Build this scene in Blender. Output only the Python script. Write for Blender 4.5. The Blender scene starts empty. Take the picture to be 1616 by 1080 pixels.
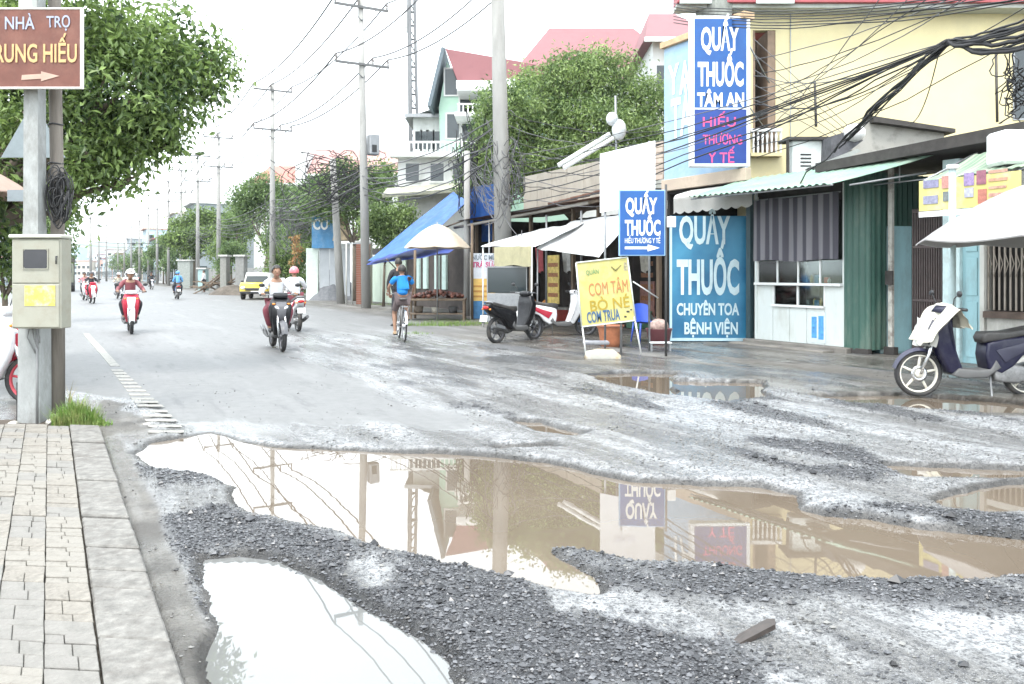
import bpy, bmesh, math, random
import numpy as np
from mathutils import Vector, Matrix, noise as mnoise
random.seed(7); rng = np.random.default_rng(11)
S = bpy.context.scene; COL = S.collection
# ---------------------------------------------------------------- camera, world, sun, exposure
F = 1300.0; HY = 432.0; CH = 1.45; CXP = 808.0      # focal length and horizon in photo pixels, eye height in metres
cd = bpy.data.cameras.new('camera'); cam = bpy.data.objects.new('camera', cd); COL.objects.link(cam)
cam.location = (0, 0, CH); cam.rotation_euler = (math.radians(90), 0, 0)
cd.sensor_width = 36; cd.lens = 36 * F / 1616; cd.shift_y = -(540 - HY) / 1616
cd.clip_start = 0.05; cd.clip_end = 8000
S.camera = cam
SUN_EL, SUN_ROT = math.radians(62), math.radians(200)
w = bpy.data.worlds.new('World'); S.world = w; w.use_nodes = True
nt = w.node_tree; nt.nodes.clear()
sky = nt.nodes.new('ShaderNodeTexSky'); sky.sky_type = 'NISHITA'; sky.sun_disc = False
sky.sun_elevation = SUN_EL; sky.sun_rotation = SUN_ROT; sky.dust_density = 4; sky.air_density = 1.0; sky.ozone_density = 1
hs = nt.nodes.new('ShaderNodeHueSaturation'); hs.inputs['Saturation'].default_value = 0.35
mx = nt.nodes.new('ShaderNodeMix'); mx.data_type = 'RGBA'; mx.inputs['Factor'].default_value = 0.72
mx.inputs['B'].default_value = (7.35, 8.0, 8.4, 1)      # the even overcast veil
bgn = nt.nodes.new('ShaderNodeBackground'); bgn.inputs['Strength'].default_value = 0.14
out = nt.nodes.new('ShaderNodeOutputWorld')
nt.links.new(sky.outputs[0], hs.inputs['Color']); nt.links.new(hs.outputs[0], mx.inputs['A'])
nt.links.new(mx.outputs['Result'], bgn.inputs['Color']); nt.links.new(bgn.outputs[0], out.inputs[0])
sd = bpy.data.lights.new('sun', 'SUN'); sd.energy = 0.8; sd.angle = math.radians(14); sd.color = (1, .97, .92)
sun = bpy.data.objects.new('sun', sd); COL.objects.link(sun)
_d = Vector((math.sin(SUN_ROT) * math.cos(SUN_EL), math.cos(SUN_ROT) * math.cos(SUN_EL), math.sin(SUN_EL)))
sun.rotation_euler = _d.to_track_quat('Z', 'Y').to_euler()
S.view_settings.view_transform = 'Standard'; S.view_settings.look = 'None'
S.view_settings.gamma = 1; S.view_settings.use_curve_mapping = False
S.view_settings.exposure = 1.95
S.cycles.max_bounces = 6; S.cycles.diffuse_bounces = 3; S.cycles.glossy_bounces = 3; S.cycles.transparent_max_bounces = 8
try: S.cycles.volume_bounces = 0
except Exception: pass
# ---------------------------------------------------------------- coordinates
TH = math.atan((CXP - 100) / F); CT, ST = math.cos(TH), math.sin(TH)   # the road runs off to the left of the view
def at(px, py, Y): return Vector(((px - CXP) / F * Y, Y, CH - (py - HY) / F * Y))
def G(px, py, z=0.0):
    Y = (CH - z) * F / (py - HY); return Vector(((px - CXP) / F * Y, Y, z))
def RL(l, s, z=0.0): return Vector((l * CT - s * ST, l * ST + s * CT, z))       # across the road, along the road
def toRL(v): return (v.x * CT + v.y * ST, -v.x * ST + v.y * CT, v.z)
def onl(px, py, l):                                                             # along and up, on the plane at distance l across
    Y = l / (CT * (px - CXP) / F + ST); X = (px - CXP) / F * Y
    return (-X * ST + Y * CT, CH - (py - HY) / F * Y)
# ---------------------------------------------------------------- mesh builder
class MB:
    def __init__(s, smooth=False): s.v = []; s.f = []; s.M = None; s.sm = smooth; s.smf = []
    def add(s, vs, fs, smooth=None):
        o = len(s.v)
        for p in vs:
            p = Vector(p); s.v.append(tuple(s.M @ p) if s.M is not None else tuple(p))
        s.f += [tuple(i + o for i in f) for f in fs]; s.smf += [s.sm if smooth is None else smooth] * len(fs)
        return s
    def box(s, x0, x1, y0, y1, z0, z1, b=0.0):
        x0, x1 = min(x0, x1), max(x0, x1); y0, y1 = min(y0, y1), max(y0, y1); z0, z1 = min(z0, z1), max(z0, z1)
        if b <= 0:
            return s.add([(x0,y0,z0),(x1,y0,z0),(x1,y1,z0),(x0,y1,z0),(x0,y0,z1),(x1,y0,z1),(x1,y1,z1),(x0,y1,z1)],
                [(0,3,2,1),(4,5,6,7),(0,1,5,4),(1,2,6,5),(2,3,7,6),(3,0,4,7)])
        b = min(b, (x1-x0)*.45, (y1-y0)*.45, (z1-z0)*.45)
        bm = bmesh.new(); bmesh.ops.create_cube(bm, size=1)
        for v in bm.verts: v.co = Vector((x0+(v.co.x+.5)*(x1-x0), y0+(v.co.y+.5)*(y1-y0), z0+(v.co.z+.5)*(z1-z0)))
        bmesh.ops.bevel(bm, geom=bm.edges[:], offset=b, segments=1, affect='EDGES')
        return s.bmadd(bm)
    def bmadd(s, bm, smooth=None):
        bm.verts.index_update(); vs = [v.co.copy() for v in bm.verts]; fs = [tuple(v.index for v in f.verts) for f in bm.faces]
        bm.free(); return s.add(vs, fs, smooth)
    def quad(s, a, b, c, d): return s.add([a, b, c, d], [(0, 1, 2, 3)])
    def slab(s, a, b, c, d, t=.01):                     # a thin solid sheet on four corners
        a, b, c, d = map(Vector, (a, b, c, d)); n = (b-a).cross(d-a).normalized() * t
        return s.add([a,b,c,d,a-n,b-n,c-n,d-n], [(0,1,2,3),(7,6,5,4),(1,0,4,5),(2,1,5,6),(3,2,6,7),(0,3,7,4)])
    def tube(s, pts, r, n=8, caps=True, smooth=True):
        pts = [Vector(p) for p in pts]; m = len(pts)
        rs = r if isinstance(r, (list, tuple)) else [r] * m
        vs = []; fs = []; up = None
        for i, p in enumerate(pts):
            d = (pts[min(i+1, m-1)] - pts[max(i-1, 0)])
            d = d.normalized() if d.length > 1e-9 else Vector((0, 0, 1))
            if up is None: up = Vector((0,0,1)) if abs(d.z) < .9 else Vector((1,0,0))
            x = d.cross(up); x = x.normalized() if x.length > 1e-6 else Vector((1,0,0)); y = x.cross(d).normalized(); up = y
            for k in range(n):
                t = 2*math.pi*k/n; vs.append(p + x*math.cos(t)*rs[i] + y*math.sin(t)*rs[i])
        for i in range(m-1):
            for k in range(n):
                a = i*n+k; b = i*n+(k+1) % n; fs.append((a, b, b+n, a+n))
        if caps: fs.append(tuple(range(n-1, -1, -1))); fs.append(tuple(range((m-1)*n, m*n)))
        s.add(vs, fs, smooth)
        if caps: s.smf[-1] = s.smf[-2] = False
        return s
    def lathe(s, prof, n=24, axis='Z', c=(0,0,0), smooth=True, a0=0, a1=2*math.pi):
        full = abs(a1-a0-2*math.pi) < 1e-6; k = n if full else n+1; vs = []; fs = []
        for i in range(k):
            t = a0+(a1-a0)*i/n; ct, st = math.cos(t), math.sin(t)
            for (r, h) in prof:
                q = {'Z': (r*ct, r*st, h), 'Y': (r*ct, h, r*st), 'X': (h, r*ct, r*st)}[axis]
                vs.append((q[0]+c[0], q[1]+c[1], q[2]+c[2]))
        m = len(prof)
        for i in range(n):
            j = (i+1) % k
            for q in range(m-1): fs.append((i*m+q, j*m+q, j*m+q+1, i*m+q+1))
        return s.add(vs, fs, smooth)
    def ball(s, c, r, n=12, smooth=True):
        r = r if isinstance(r, (list, tuple)) else (r, r, r); m = max(4, n//2)
        bm = bmesh.new(); bmesh.ops.create_uvsphere(bm, u_segments=n, v_segments=m, radius=1)
        for v in bm.verts: v.co = Vector((c[0]+v.co.x*r[0], c[1]+v.co.y*r[1], c[2]+v.co.z*r[2]))
        return s.bmadd(bm, smooth)
    def prism(s, poly, w0, w1=None, axis='Y', bevel=0, seg=2, taper=None, smooth=True):
        """poly in (x,z); extruded across y from -w to w. taper(x,z)->factor"""
        bm = bmesh.new(); n = len(poly); lo = -w0 if w1 is None else w0; hi = w0 if w1 is None else w1
        A = []; B = []
        for (x, z) in poly:
            k = taper(x, z) if taper else 1
            A.append(bm.verts.new((x, lo*k, z))); B.append(bm.verts.new((x, hi*k, z)))
        bm.faces.new(A); bm.faces.new(B[::-1])
        for i in range(n): bm.faces.new((A[(i+1) % n], A[i], B[i], B[(i+1) % n]))
        bmesh.ops.recalc_face_normals(bm, faces=bm.faces[:])
        if bevel > 0:
            es = [e for f in bm.faces if len(f.verts) == n and n > 4 or (len(f.verts) == n and f in bm.faces[:2]) for e in f.edges]
            es = list(set(es)); bmesh.ops.bevel(bm, geom=es, offset=bevel, segments=seg, affect='EDGES', profile=.6)
        if axis == 'X':
            for v in bm.verts: v.co = Vector((v.co.y, v.co.x, v.co.z))
            bmesh.ops.reverse_faces(bm, faces=bm.faces[:])
        return s.bmadd(bm, smooth and bevel > 0)
    def grid(s, fn, nu, nv, smooth=True, thick=0):
        vs = [fn(u/nu, v/nv) for v in range(nv+1) for u in range(nu+1)]
        fs = [(v*(nu+1)+u, v*(nu+1)+u+1, (v+1)*(nu+1)+u+1, (v+1)*(nu+1)+u) for v in range(nv) for u in range(nu)]
        s.add(vs, fs, smooth)
        if thick:
            s.add([Vector(p)-Vector((0,0,thick)) for p in vs], [f[::-1] for f in fs], smooth)
        return s
    def mesh(s, name, m):
        me = bpy.data.meshes.new(name); me.from_pydata(s.v, [], s.f); me.polygons.foreach_set('use_smooth', s.smf)
        me.materials.append(m); me.update()
        return me
    def build(s, name, m, parent=None, **k):
        o = bpy.data.objects.new(name, s.mesh(name, m)); COL.objects.link(o)
        if parent is not None: o.parent = parent
        for q, v in k.items(): o[q] = v
        return o
def thing(name, label, cat, loc=(0,0,0), rz=0.0, group=None):
    o = bpy.data.objects.new(name, None); COL.objects.link(o); o.empty_display_size = .1
    o.location = loc; o.rotation_euler = (0, 0, rz); o['label'] = label; o['category'] = cat
    if group: o['group'] = group
    return o
def tag(o, label, cat, group=None, loc=None):
    o['label'] = label; o['category'] = cat
    if group: o['group'] = group
    return o
def inst(src, name, parent=None, loc=(0,0,0), rot=(0,0,0), sc=(1,1,1)):
    o = bpy.data.objects.new(name, src.data if isinstance(src, bpy.types.Object) else src); COL.objects.link(o)
    o.parent = parent; o.location = loc; o.rotation_euler = rot; o.scale = sc
    return o
def dup(root, loc, rz, label=None):
    def cp(o, par):
        c = o.copy(); COL.objects.link(c)
        if par is not None: c.parent = par
        for ch in o.children: cp(ch, c)
        return c
    r = cp(root, None); r.location = loc; r.rotation_euler = (0, 0, rz)
    if label: r['label'] = label
    return r
# ---------------------------------------------------------------- materials
MATS = {}; KA = .95       # one scale on every base colour, balanced against the exposure
def mat(name, col, rough=.6, metal=0.0, var=.12, scale=6.0, bump=.0, bscale=40.0, dirt=None, dscale=1.5, damt=.5, spec=.5, trans=0.0, stretch=None, coat=0.0):
    if name in MATS: return MATS[name]
    col = tuple(c*KA for c in col); dirt = tuple(c*KA for c in dirt) if dirt else None
    m = bpy.data.materials.new(name); m.use_nodes = True; t = m.node_tree; N = t.nodes; L = t.links
    b = N['Principled BSDF']; b.inputs['Roughness'].default_value = rough; b.inputs['Metallic'].default_value = metal
    b.inputs['Specular IOR Level'].default_value = spec
    if coat: b.inputs['Coat Weight'].default_value = coat; b.inputs['Coat Roughness'].default_value = .08
    tc = N.new('ShaderNodeTexCoord'); mp = N.new('ShaderNodeMapping'); L.new(tc.outputs['Object'], mp.inputs[0])
    if stretch: mp.inputs['Scale'].default_value = stretch
    nz = N.new('ShaderNodeTexNoise'); nz.inputs['Scale'].default_value = scale; nz.inputs['Detail'].default_value = 6; nz.inputs['Roughness'].default_value = .65
    L.new(mp.outputs[0], nz.inputs['Vector'])
    r = N.new('ShaderNodeMapRange'); r.inputs['From Min'].default_value = .3; r.inputs['From Max'].default_value = .7
    r.inputs['To Min'].default_value = 1-var; r.inputs['To Max'].default_value = 1+var; L.new(nz.outputs['Fac'], r.inputs['Value'])
    mu = N.new('ShaderNodeMix'); mu.data_type = 'RGBA'; mu.blend_type = 'MULTIPLY'; mu.inputs['Factor'].default_value = 1
    mu.inputs['A'].default_value = (*col, 1); L.new(r.outputs[0], mu.inputs['B']); last = mu.outputs['Result']
    if dirt:
        n2 = N.new('ShaderNodeTexNoise'); n2.inputs['Scale'].default_value = dscale; n2.inputs['Detail'].default_value = 8; n2.inputs['Roughness'].default_value = .7
        L.new(mp.outputs[0], n2.inputs['Vector'])
        r2 = N.new('ShaderNodeMapRange'); r2.inputs['From Min'].default_value = .48; r2.inputs['From Max'].default_value = .68; r2.inputs['To Max'].default_value = damt
        L.new(n2.outputs['Fac'], r2.inputs['Value'])
        m2 = N.new('ShaderNodeMix'); m2.data_type = 'RGBA'; L.new(r2.outputs[0], m2.inputs['Factor']); L.new(last, m2.inputs['A']); m2.inputs['B'].default_value = (*dirt, 1)
        last = m2.outputs['Result']
    L.new(last, b.inputs['Base Color'])
    if bump:
        n3 = N.new('ShaderNodeTexNoise'); n3.inputs['Scale'].default_value = bscale; n3.inputs['Detail'].default_value = 5
        L.new(mp.outputs[0], n3.inputs['Vector']); bp = N.new('ShaderNodeBump'); bp.inputs['Strength'].default_value = bump; bp.inputs['Distance'].default_value = .01
        L.new(n3.outputs['Fac'], bp.inputs['Height']); L.new(bp.outputs[0], b.inputs['Normal'])
    if trans:
        tr = N.new('ShaderNodeBsdfTranslucent'); ms = N.new('ShaderNodeMixShader'); ms.inputs[0].default_value = trans
        L.new(last, tr.inputs['Color']); L.new(b.outputs[0], ms.inputs[1]); L.new(tr.outputs[0], ms.inputs[2]); L.new(ms.outputs[0], N['Material Output'].inputs[0])
    MATS[name] = m; return m
def clearglass():
    if 'clear' in MATS: return MATS['clear']
    m = bpy.data.materials.new('clear glass'); m.use_nodes = True; N = m.node_tree.nodes; L = m.node_tree.links; tr = N.new('ShaderNodeBsdfTransparent'); gl = N.new('ShaderNodeBsdfGlossy'); gl.inputs['Roughness'].default_value = .05
    fr = N.new('ShaderNodeFresnel'); fr.inputs['IOR'].default_value = 1.5; ms = N.new('ShaderNodeMixShader'); tr.inputs[0].default_value = (.85,.9,.88,1)
    L.new(fr.outputs[0], ms.inputs[0]); L.new(tr.outputs[0], ms.inputs[1]); L.new(gl.outputs[0], ms.inputs[2]); L.new(ms.outputs[0], N['Material Output'].inputs[0]); MATS['clear'] = m; return m
def glassm():
    if 'glass' in MATS: return MATS['glass']
    m = bpy.data.materials.new('window glass'); m.use_nodes = True; b = m.node_tree.nodes['Principled BSDF']
    b.inputs['Base Color'].default_value = (.03, .04, .045, 1); b.inputs['Roughness'].default_value = .08; b.inputs['Specular IOR Level'].default_value = .6
    n = m.node_tree.nodes.new('ShaderNodeTexNoise'); n.inputs['Scale'].default_value = 1.2
    bp = m.node_tree.nodes.new('ShaderNodeBump'); bp.inputs['Strength'].default_value = .05
    m.node_tree.links.new(n.outputs['Fac'], bp.inputs['Height']); m.node_tree.links.new(bp.outputs[0], b.inputs['Normal'])
    MATS['glass'] = m; return m
_DG = {}
def text(body, height, m, parent, origin, ux, uz, width=None, name='lettering', bold=.012, depth=.004, center=True):
    """flat lettering: origin is the middle of the baseline; ux/uz are the directions of writing and of up"""
    c = bpy.data.curves.new(name, 'FONT'); c.body = body; c.size = 1; c.extrude = 0; c.offset = bold; c.resolution_u = 3
    o = bpy.data.objects.new(name, c); COL.objects.link(o); bpy.context.view_layer.update()
    me = bpy.data.meshes.new_from_object(o.evaluated_get(bpy.context.evaluated_depsgraph_get()))
    COL.objects.unlink(o); bpy.data.objects.remove(o)
    n = len(me.vertices); co = np.empty(n*3, 'f'); me.vertices.foreach_get('co', co); co = co.reshape(-1, 3)
    if n == 0: return None
    x0, x1 = co[:,0].min(), co[:,0].max(); k = height/.70; w_ = (x1-x0)*k; kx = k if width is None else width/(x1-x0)
    ux = Vector(ux).normalized(); uz = Vector(uz).normalized(); nn = ux.cross(uz)
    P = (co[:,0:1]-(x0+x1)/2*(1 if center else 0))*kx*np.array(ux)[None] + co[:,1:2]*k*np.array(uz)[None] + np.array(origin)[None] + depth*np.array(nn)[None]
    me.vertices.foreach_set('co', P.astype('f').ravel()); me.materials.clear(); me.materials.append(m); me.update(); me.name = name
    o = bpy.data.objects.new(name, me); COL.objects.link(o); o.parent = parent
    return o
def vnoise(x, y, seed=0):
    xi = np.floor(x).astype(np.int64); yi = np.floor(y).astype(np.int64); xf = x-xi; yf = y-yi
    def h(a, b):
        n = (a*374761393 + b*668265263 + seed*1442695041) & 0xffffffff
        n = ((n ^ (n >> 13))*1274126177) & 0xffffffff; return ((n ^ (n >> 16)) & 0xffff)/65535.0
    u = xf*xf*(3-2*xf); v = yf*yf*(3-2*yf)
    return (h(xi, yi)*(1-u)+h(xi+1, yi)*u)*(1-v) + (h(xi, yi+1)*(1-u)+h(xi+1, yi+1)*u)*v
def fbm(x, y, o=4, seed=0):
    t = 0; a = .5; s = 0
    for i in range(o): t = t+a*vnoise(x*2**i+i*17.3, y*2**i-i*9.1, seed+i); s += a; a *= .5
    return t/s
def sdpoly(x, y, P):
    """signed distance, positive inside"""
    d = np.full(x.shape, 1e18); ins = np.zeros(x.shape, bool); n = len(P)
    for i in range(n):
        ax, ay = P[i]; bx, by = P[(i+1) % n]; ex, ey = bx-ax, by-ay; wx, wy = x-ax, y-ay
        t = np.clip((wx*ex+wy*ey)/(ex*ex+ey*ey+1e-12), 0, 1); d = np.minimum(d, (wx-ex*t)**2+(wy-ey*t)**2)
        c = ((ay > y) != (by > y)); xx = ax+(y-ay)/(by-ay+1e-18)*(bx-ax); ins ^= c & (x < xx)
    return np.where(ins, 1, -1)*np.sqrt(d)
def sstep(a, b, x): t = np.clip((x-a)/(b-a), 0, 1); return t*t*(3-2*t)
# ================================================================ GROUND
def gp(pts, z=-.012): return [(G(a, b, z).x, G(a, b, z).y) for a, b in pts]
PUD = [
 [(215,716),(235,700),(330,684),(420,706),(520,712),(650,716),(760,722),(860,731),(930,748),(1000,762),(1100,768),(1200,772),(1245,783),(1258,806),(1300,817),(1370,819),(1450,835),(1530,842),(1616,850),(1720,860),
  (1720,908),(1616,906),(1500,912),(1400,916),(1300,912),(1200,902),(1100,892),(1000,890),(930,872),(870,862),(862,872),(900,892),(935,912),(938,936),(880,930),(820,914),(740,895),(690,886),(640,873),(590,866),(540,843),(480,830),(400,813),(368,795),(372,770),(330,752),(240,742)],
 [(318,884),(380,878),(440,888),(505,918),(545,948),(600,982),(660,1013),(700,1050),(725,1095),(745,1230),(330,1230),(345,1080),(330,1040),(350,1000),(325,940)],
 [(1478,790),(1545,772),(1616,766),(1720,764),(1720,808),(1560,810),(1495,804)],
 [(920,592),(1000,590),(1062,592),(1062,628),(1010,618),(950,606)],
 [(805,664),(850,668),(925,686),(900,692),(850,684)],
 [(1390,735),(1480,738),(1720,748),(1720,757),(1560,758),(1440,754)],
 [(1065,603),(1200,606),(1210,628),(1150,640),(1070,628)],
 [(1290,628),(1420,624),(1616,640),(1720,644),(1720,660),(1500,654),(1340,642)],
 [(770,708),(870,704),(880,709),(790,713)],
]
PUDG = [gp(p) for p in PUD]
GRAV = [
 [(205,735),(330,750),(375,780),(370,812),(480,830),(600,868),(740,898),(880,935),(960,962),(1100,1010),(1230,1070),(1260,1230),(745,1230),(725,1080),(660,1010),(560,955),(500,915),(440,885),(380,875),(320,880),(300,900),(325,1000),(335,1060),(320,1090),(290,1000),(250,870),(215,790)],
 [(870,862),(930,868),(1050,890),(1200,905),(1400,918),(1616,912),(1720,912),(1720,985),(1560,965),(1420,960),(1300,950),(1200,960),(1080,950),(960,925)],
 [(1200,1000),(1350,1010),(1480,1040),(1720,1060),(1720,1120),(1400,1100),(1280,1060)],
 [(1260,822),(1400,828),(1500,846),(1720,866),(1720,815),(1500,812),(1430,800),(1340,800)],
 [(1180,690),(1330,700),(1420,740),(1380,770),(1260,750),(1150,715)],
 [(900,985),(1050,1010),(1150,1090),(1100,1150),(950,1060)],
]
GRAVG = [gp(p, 0) for p in GRAV]
KERB = [G(157,683), G(180,745), G(202,804), G(233,909), G(257,979), G(280,1075), G(300,1200)]
def kerb_x(y):      # the kerb edge in plan
    return KERB[0].x+(KERB[0].y-np.asarray(y))*(KERB[5].x-KERB[0].x)/(KERB[0].y-KERB[5].y)
# paler, smoother tarmac still intact on the far left side of the road
TARP = gp([(-900,475),(380,480),(470,560),(600,620),(740,668),(700,680),(560,672),(420,680),(300,668),(230,640),(160,628),(60,625),(-900,640)], 0)
DIRT = gp([(20,632),(120,628),(200,640),(262,668),(300,684),(240,700),(170,705),(150,690),(20,690)], 0)
APR = gp([(640,520),(820,560),(960,585),(1080,590),(1240,618),(1400,650),(1800,672),(2600,690),(2600,540),(1200,520),(800,490)], 0)
def field(x, y):
    """height, gravel, wet, apron, tarmac masks of the ground in plan coordinates (metres)"""
    l = x*CT+y*ST; s = -x*ST+y*CT
    n1 = fbm(x*2.2, y*2.2, 4, 1); n2 = fbm(x*9, y*9, 4, 2); n3 = fbm(l*3.0, s*.55, 5, 3)
    # a wavering coordinate keeps edges ragged
    wob = (n1-.5)*.34+(n2-.5)*.16
    near = sstep(26, 14, y)
    rut = (fbm(l*2.6+.3*n1, s*.22, 4, 5)-.5)
    h = rut*.045*near
    dP = np.full(x.shape, -9.)
    for k, P in enumerate(PUDG):
        amp = .55 if k in (0, 1, 2) else .8
        dP = np.maximum(dP, sdpoly(x, y, P)+wob*amp*(.35+.05*y))
    gr = np.zeros(x.shape)
    for k, P in enumerate(GRAVG):
        d = sdpoly(x, y, P)+wob*.7
        gr = np.maximum(gr, sstep(-.10, .10, d)*(1 if k in (0, 3) else .9)*(sstep(.36, .50, fbm(l*3.1, s*1.6, 4, 61)) if k == 0 else sstep(.40, .54, fbm(l*2.4, s*1.1, 4, 40+k))))
    gr = np.maximum(gr, sstep(.60, .68, fbm(l*1.6, s*.5, 5, 9))*near*.75*sstep(3.0, 4.0, l))
    tar = sstep(-.25, .25, sdpoly(x, y, TARP)+(n3-.5)*1.5)
    tar = np.maximum(tar, sstep(17, 23, y)*sstep(10.5, 8.5, l))
    apr = sstep(-.15, .2, sdpoly(x, y, APR)+(n1-.5)*.9)
    apr = np.maximum(apr, sstep(17, 23, y)*sstep(8.7, 9.6, l))
    kxd = x-kerb_x(y); gut = sstep(-.05, .0, kxd)*sstep(.24+.1*(n1-.5), .16+.1*(n1-.5), kxd)*(y < 7.7)
    drt = sstep(-.08, .12, sdpoly(x, y, DIRT)+(n1-.5)*.7); apr = np.maximum(apr, np.maximum(gut, drt)); tar = tar*(1-drt); gr = gr*(1-gut)
    h = h*(1-.8*tar)*(1-.7*apr)
    h = h + (n2-.5)*.018*near*(1-.85*tar)*(1-.7*apr) + gr*(.012+(fbm(x*22, y*22, 3, 7)-.5)*.022)*near
    h = h + .020*near*(1-tar*.6)
    # hollow out the puddles
    d0 = np.maximum(sdpoly(x, y, PUDG[0]), sdpoly(x, y, PUDG[2])); d1 = np.maximum(sdpoly(x, y-.2, PUDG[0]), sdpoly(x, y-.2, PUDG[2])); far = sstep(.03, .14, d1-d0)*sstep(4.5, 7.0, l+3.5)
    h = h+far*.020*sstep(.0, .03, -dP)*sstep(1.2, .2, -dP)
    dug = sstep(.10, -.10, -dP)
    bank = sstep(-.16, .02, dP)*sstep(.06, .0, dP)
    h = h*(1-dug) + (-.055)*dug
    h = np.where(dP > 0, np.minimum(h, -.010-np.minimum(dP, .15)*.3), np.maximum(h, -.010+np.minimum(-dP, .16)*.16+far*.020*sstep(.0, .02, -dP)*sstep(.6, .1, -dP)))
    wet = sstep(-.9, .0, dP)
    wet = np.maximum(wet, sstep(.42, .55, fbm(l*1.3, s*.25, 5, 12))*(1-tar)*near)
    wet = np.maximum(wet, (1-tar)*(1-apr)*.7)
    # kerb side stays below the pavement
    kx = kerb_x(y); side = sstep(.05, -.02, x-kx)*(y < 7.6)
    h = h*(1-side)+(.004)*side
    # shallow roadside gutter left of the lane line
    return h, gr, np.clip(wet, 0, 1), apr*(1-gr), tar*(1-gr), dP
ys = [1.6]
while ys[-1] < 16: ys.append(ys[-1]+max(.02, .0045*ys[-1]))
while ys[-1] < 700: ys.append(ys[-1]*1.03)
ys = np.array(ys); nu = 680; uu = np.linspace(-1, 1, nu)
W_ = .74*ys+2.6
X = uu[None]*W_[:, None]; Yy = np.repeat(ys[:, None], nu, 1)
H, GR, WET, APRM, TAR, DP = field(X.ravel(), Yy.ravel())
V = np.stack([X.ravel(), Yy.ravel(), H], 1)
nr = len(ys); idx = np.arange(nr*nu).reshape(nr, nu)
Q = np.stack([idx[:-1, :-1], idx[:-1, 1:], idx[1:, 1:], idx[1:, :-1]], -1).reshape(-1, 4)
def bigmesh(name, V, Q, m, smooth=True, k=4):
    me = bpy.data.meshes.new(name); me.vertices.add(len(V)); me.vertices.foreach_set('co', V.astype('f').ravel())
    me.loops.add(Q.size); me.loops.foreach_set('vertex_index', Q.astype('i').ravel())
    me.polygons.add(len(Q)); me.polygons.foreach_set('loop_start', np.arange(0, Q.size, k, dtype='i'))
    me.update(calc_edges=True); me.polygons.foreach_set('use_smooth', np.full(len(Q), smooth)); me.materials.append(m); me.validate()
    o = bpy.data.objects.new(name, me); COL.objects.link(o); return o
def road_material():
    m = bpy.data.materials.new('road surface'); m.use_nodes = True; t = m.node_tree; N = t.nodes; L = t.links; b = N['Principled BSDF']
    at_ = N.new('ShaderNodeAttribute'); at_.attribute_name = 'zone'; sp = N.new('ShaderNodeSeparateColor'); L.new(at_.outputs['Color'], sp.inputs[0])
    tc = N.new('ShaderNodeTexCoord')
    mp = N.new('ShaderNodeMapping'); mp.vector_type = 'POINT'; mp.inputs['Rotation'].default_value = (0, 0, -TH); L.new(tc.outputs['Object'], mp.inputs[0])
    ms = N.new('ShaderNodeMapping'); ms.inputs['Scale'].default_value = (1, .14, 1); L.new(mp.outputs[0], ms.inputs[0])
    def noise(v, sc, det=8, ro=.65):
        n = N.new('ShaderNodeTexNoise'); n.inputs['Scale'].default_value = sc; n.inputs['Detail'].default_value = det; n.inputs['Roughness'].default_value = ro
        L.new(v.outputs[0] if v is not tc else tc.outputs['Object'], n.inputs['Vector']); return n.outputs['Fac']
    def rng_(v, a, c, lo=0., hi=1.):
        r = N.new('ShaderNodeMapRange'); r.inputs['From Min'].default_value = a; r.inputs['From Max'].default_value = c
        r.inputs['To Min'].default_value = lo; r.inputs['To Max'].default_value = hi; L.new(v, r.inputs['Value']); return r.outputs[0]
    def mixc(f, A, B):
        x = N.new('ShaderNodeMix'); x.data_type = 'RGBA'
        if isinstance(f, float): x.inputs['Factor'].default_value = f
        else: L.new(f, x.inputs['Factor'])
        for k, v in (('A', A), ('B', B)):
            if isinstance(v, tuple): x.inputs[k].default_value = (*v, 1)
            else: L.new(v, x.inputs[k])
        return x.outputs['Result']
    def math_(op, a, c):
        x = N.new('ShaderNodeMath'); x.operation = op
        for k, v in ((0, a), (1, c)):
            if isinstance(v, float): x.inputs[k].default_value = v
            else: L.new(v, x.inputs[k])
        return x.outputs[0]
    streak = noise(ms, 1.6); streak2 = noise(ms, 5.0); fine = noise(tc, 60, 4); mid = noise(tc, 7); big = noise(tc, .8); grit = noise(tc, 160, 3)
    # churned mud and chippings
    spk = noise(tc, 24, 5); 
    mud = mixc(rng_(streak2, .40, .60), (.19, .188, .186), (.12, .117, .112))
    mud = mixc(rng_(streak, .44, .58), mud, (.34, .345, .35))  # pale streaks: dried mud, with the wet sky sheen put into the colour
    mud = mixc(rng_(mid, .50, .64, 0, .55), mud, (.09, .089, .087))
    mud = mixc(rng_(spk, .50, .60, 0, .65), mud, (.055, .055, .058))
    mud = mixc(rng_(fine, .52, .60, 0, .8), mud, (.035, .035, .038))
    mud = mixc(rng_(grit, .58, .66, 0, .8), mud, (.38, .385, .39))
    tar = mixc(rng_(mid, .35, .65), (.120, .120, .120), (.150, .150, .148))
    tar = mixc(rng_(streak, .52, .66, 0, .6), tar, (.19, .19, .188))
    tar = mixc(rng_(streak2, .56, .66, 0, .6), tar, (.078, .078, .080))
    tar = mixc(rng_(fine, .55, .7, 0, .45), tar, (.065, .065, .066))
    grv = mixc(rng_(fine, .4, .6), (.012, .012, .014), (.070, .071, .076))
    apr = mixc(rng_(mid, .35, .65), (.130, .120, .106), (.080, .074, .065))
    apr = mixc(rng_(streak, .48, .60), apr, (.185, .178, .166))
    apr = mixc(rng_(big, .52, .60, 0, .75), apr, (.046, .041, .036))
    apr = mixc(rng_(spk, .54, .62, 0, .5), apr, (.06, .054, .047))
    c = mixc(sp.outputs['Blue'], mud, apr); at2 = N.new('ShaderNodeAttribute'); at2.attribute_name = 'tarmac'
    c = mixc(at2.outputs['Fac'], c, tar); c = mixc(sp.outputs['Red'], c, grv)
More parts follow.
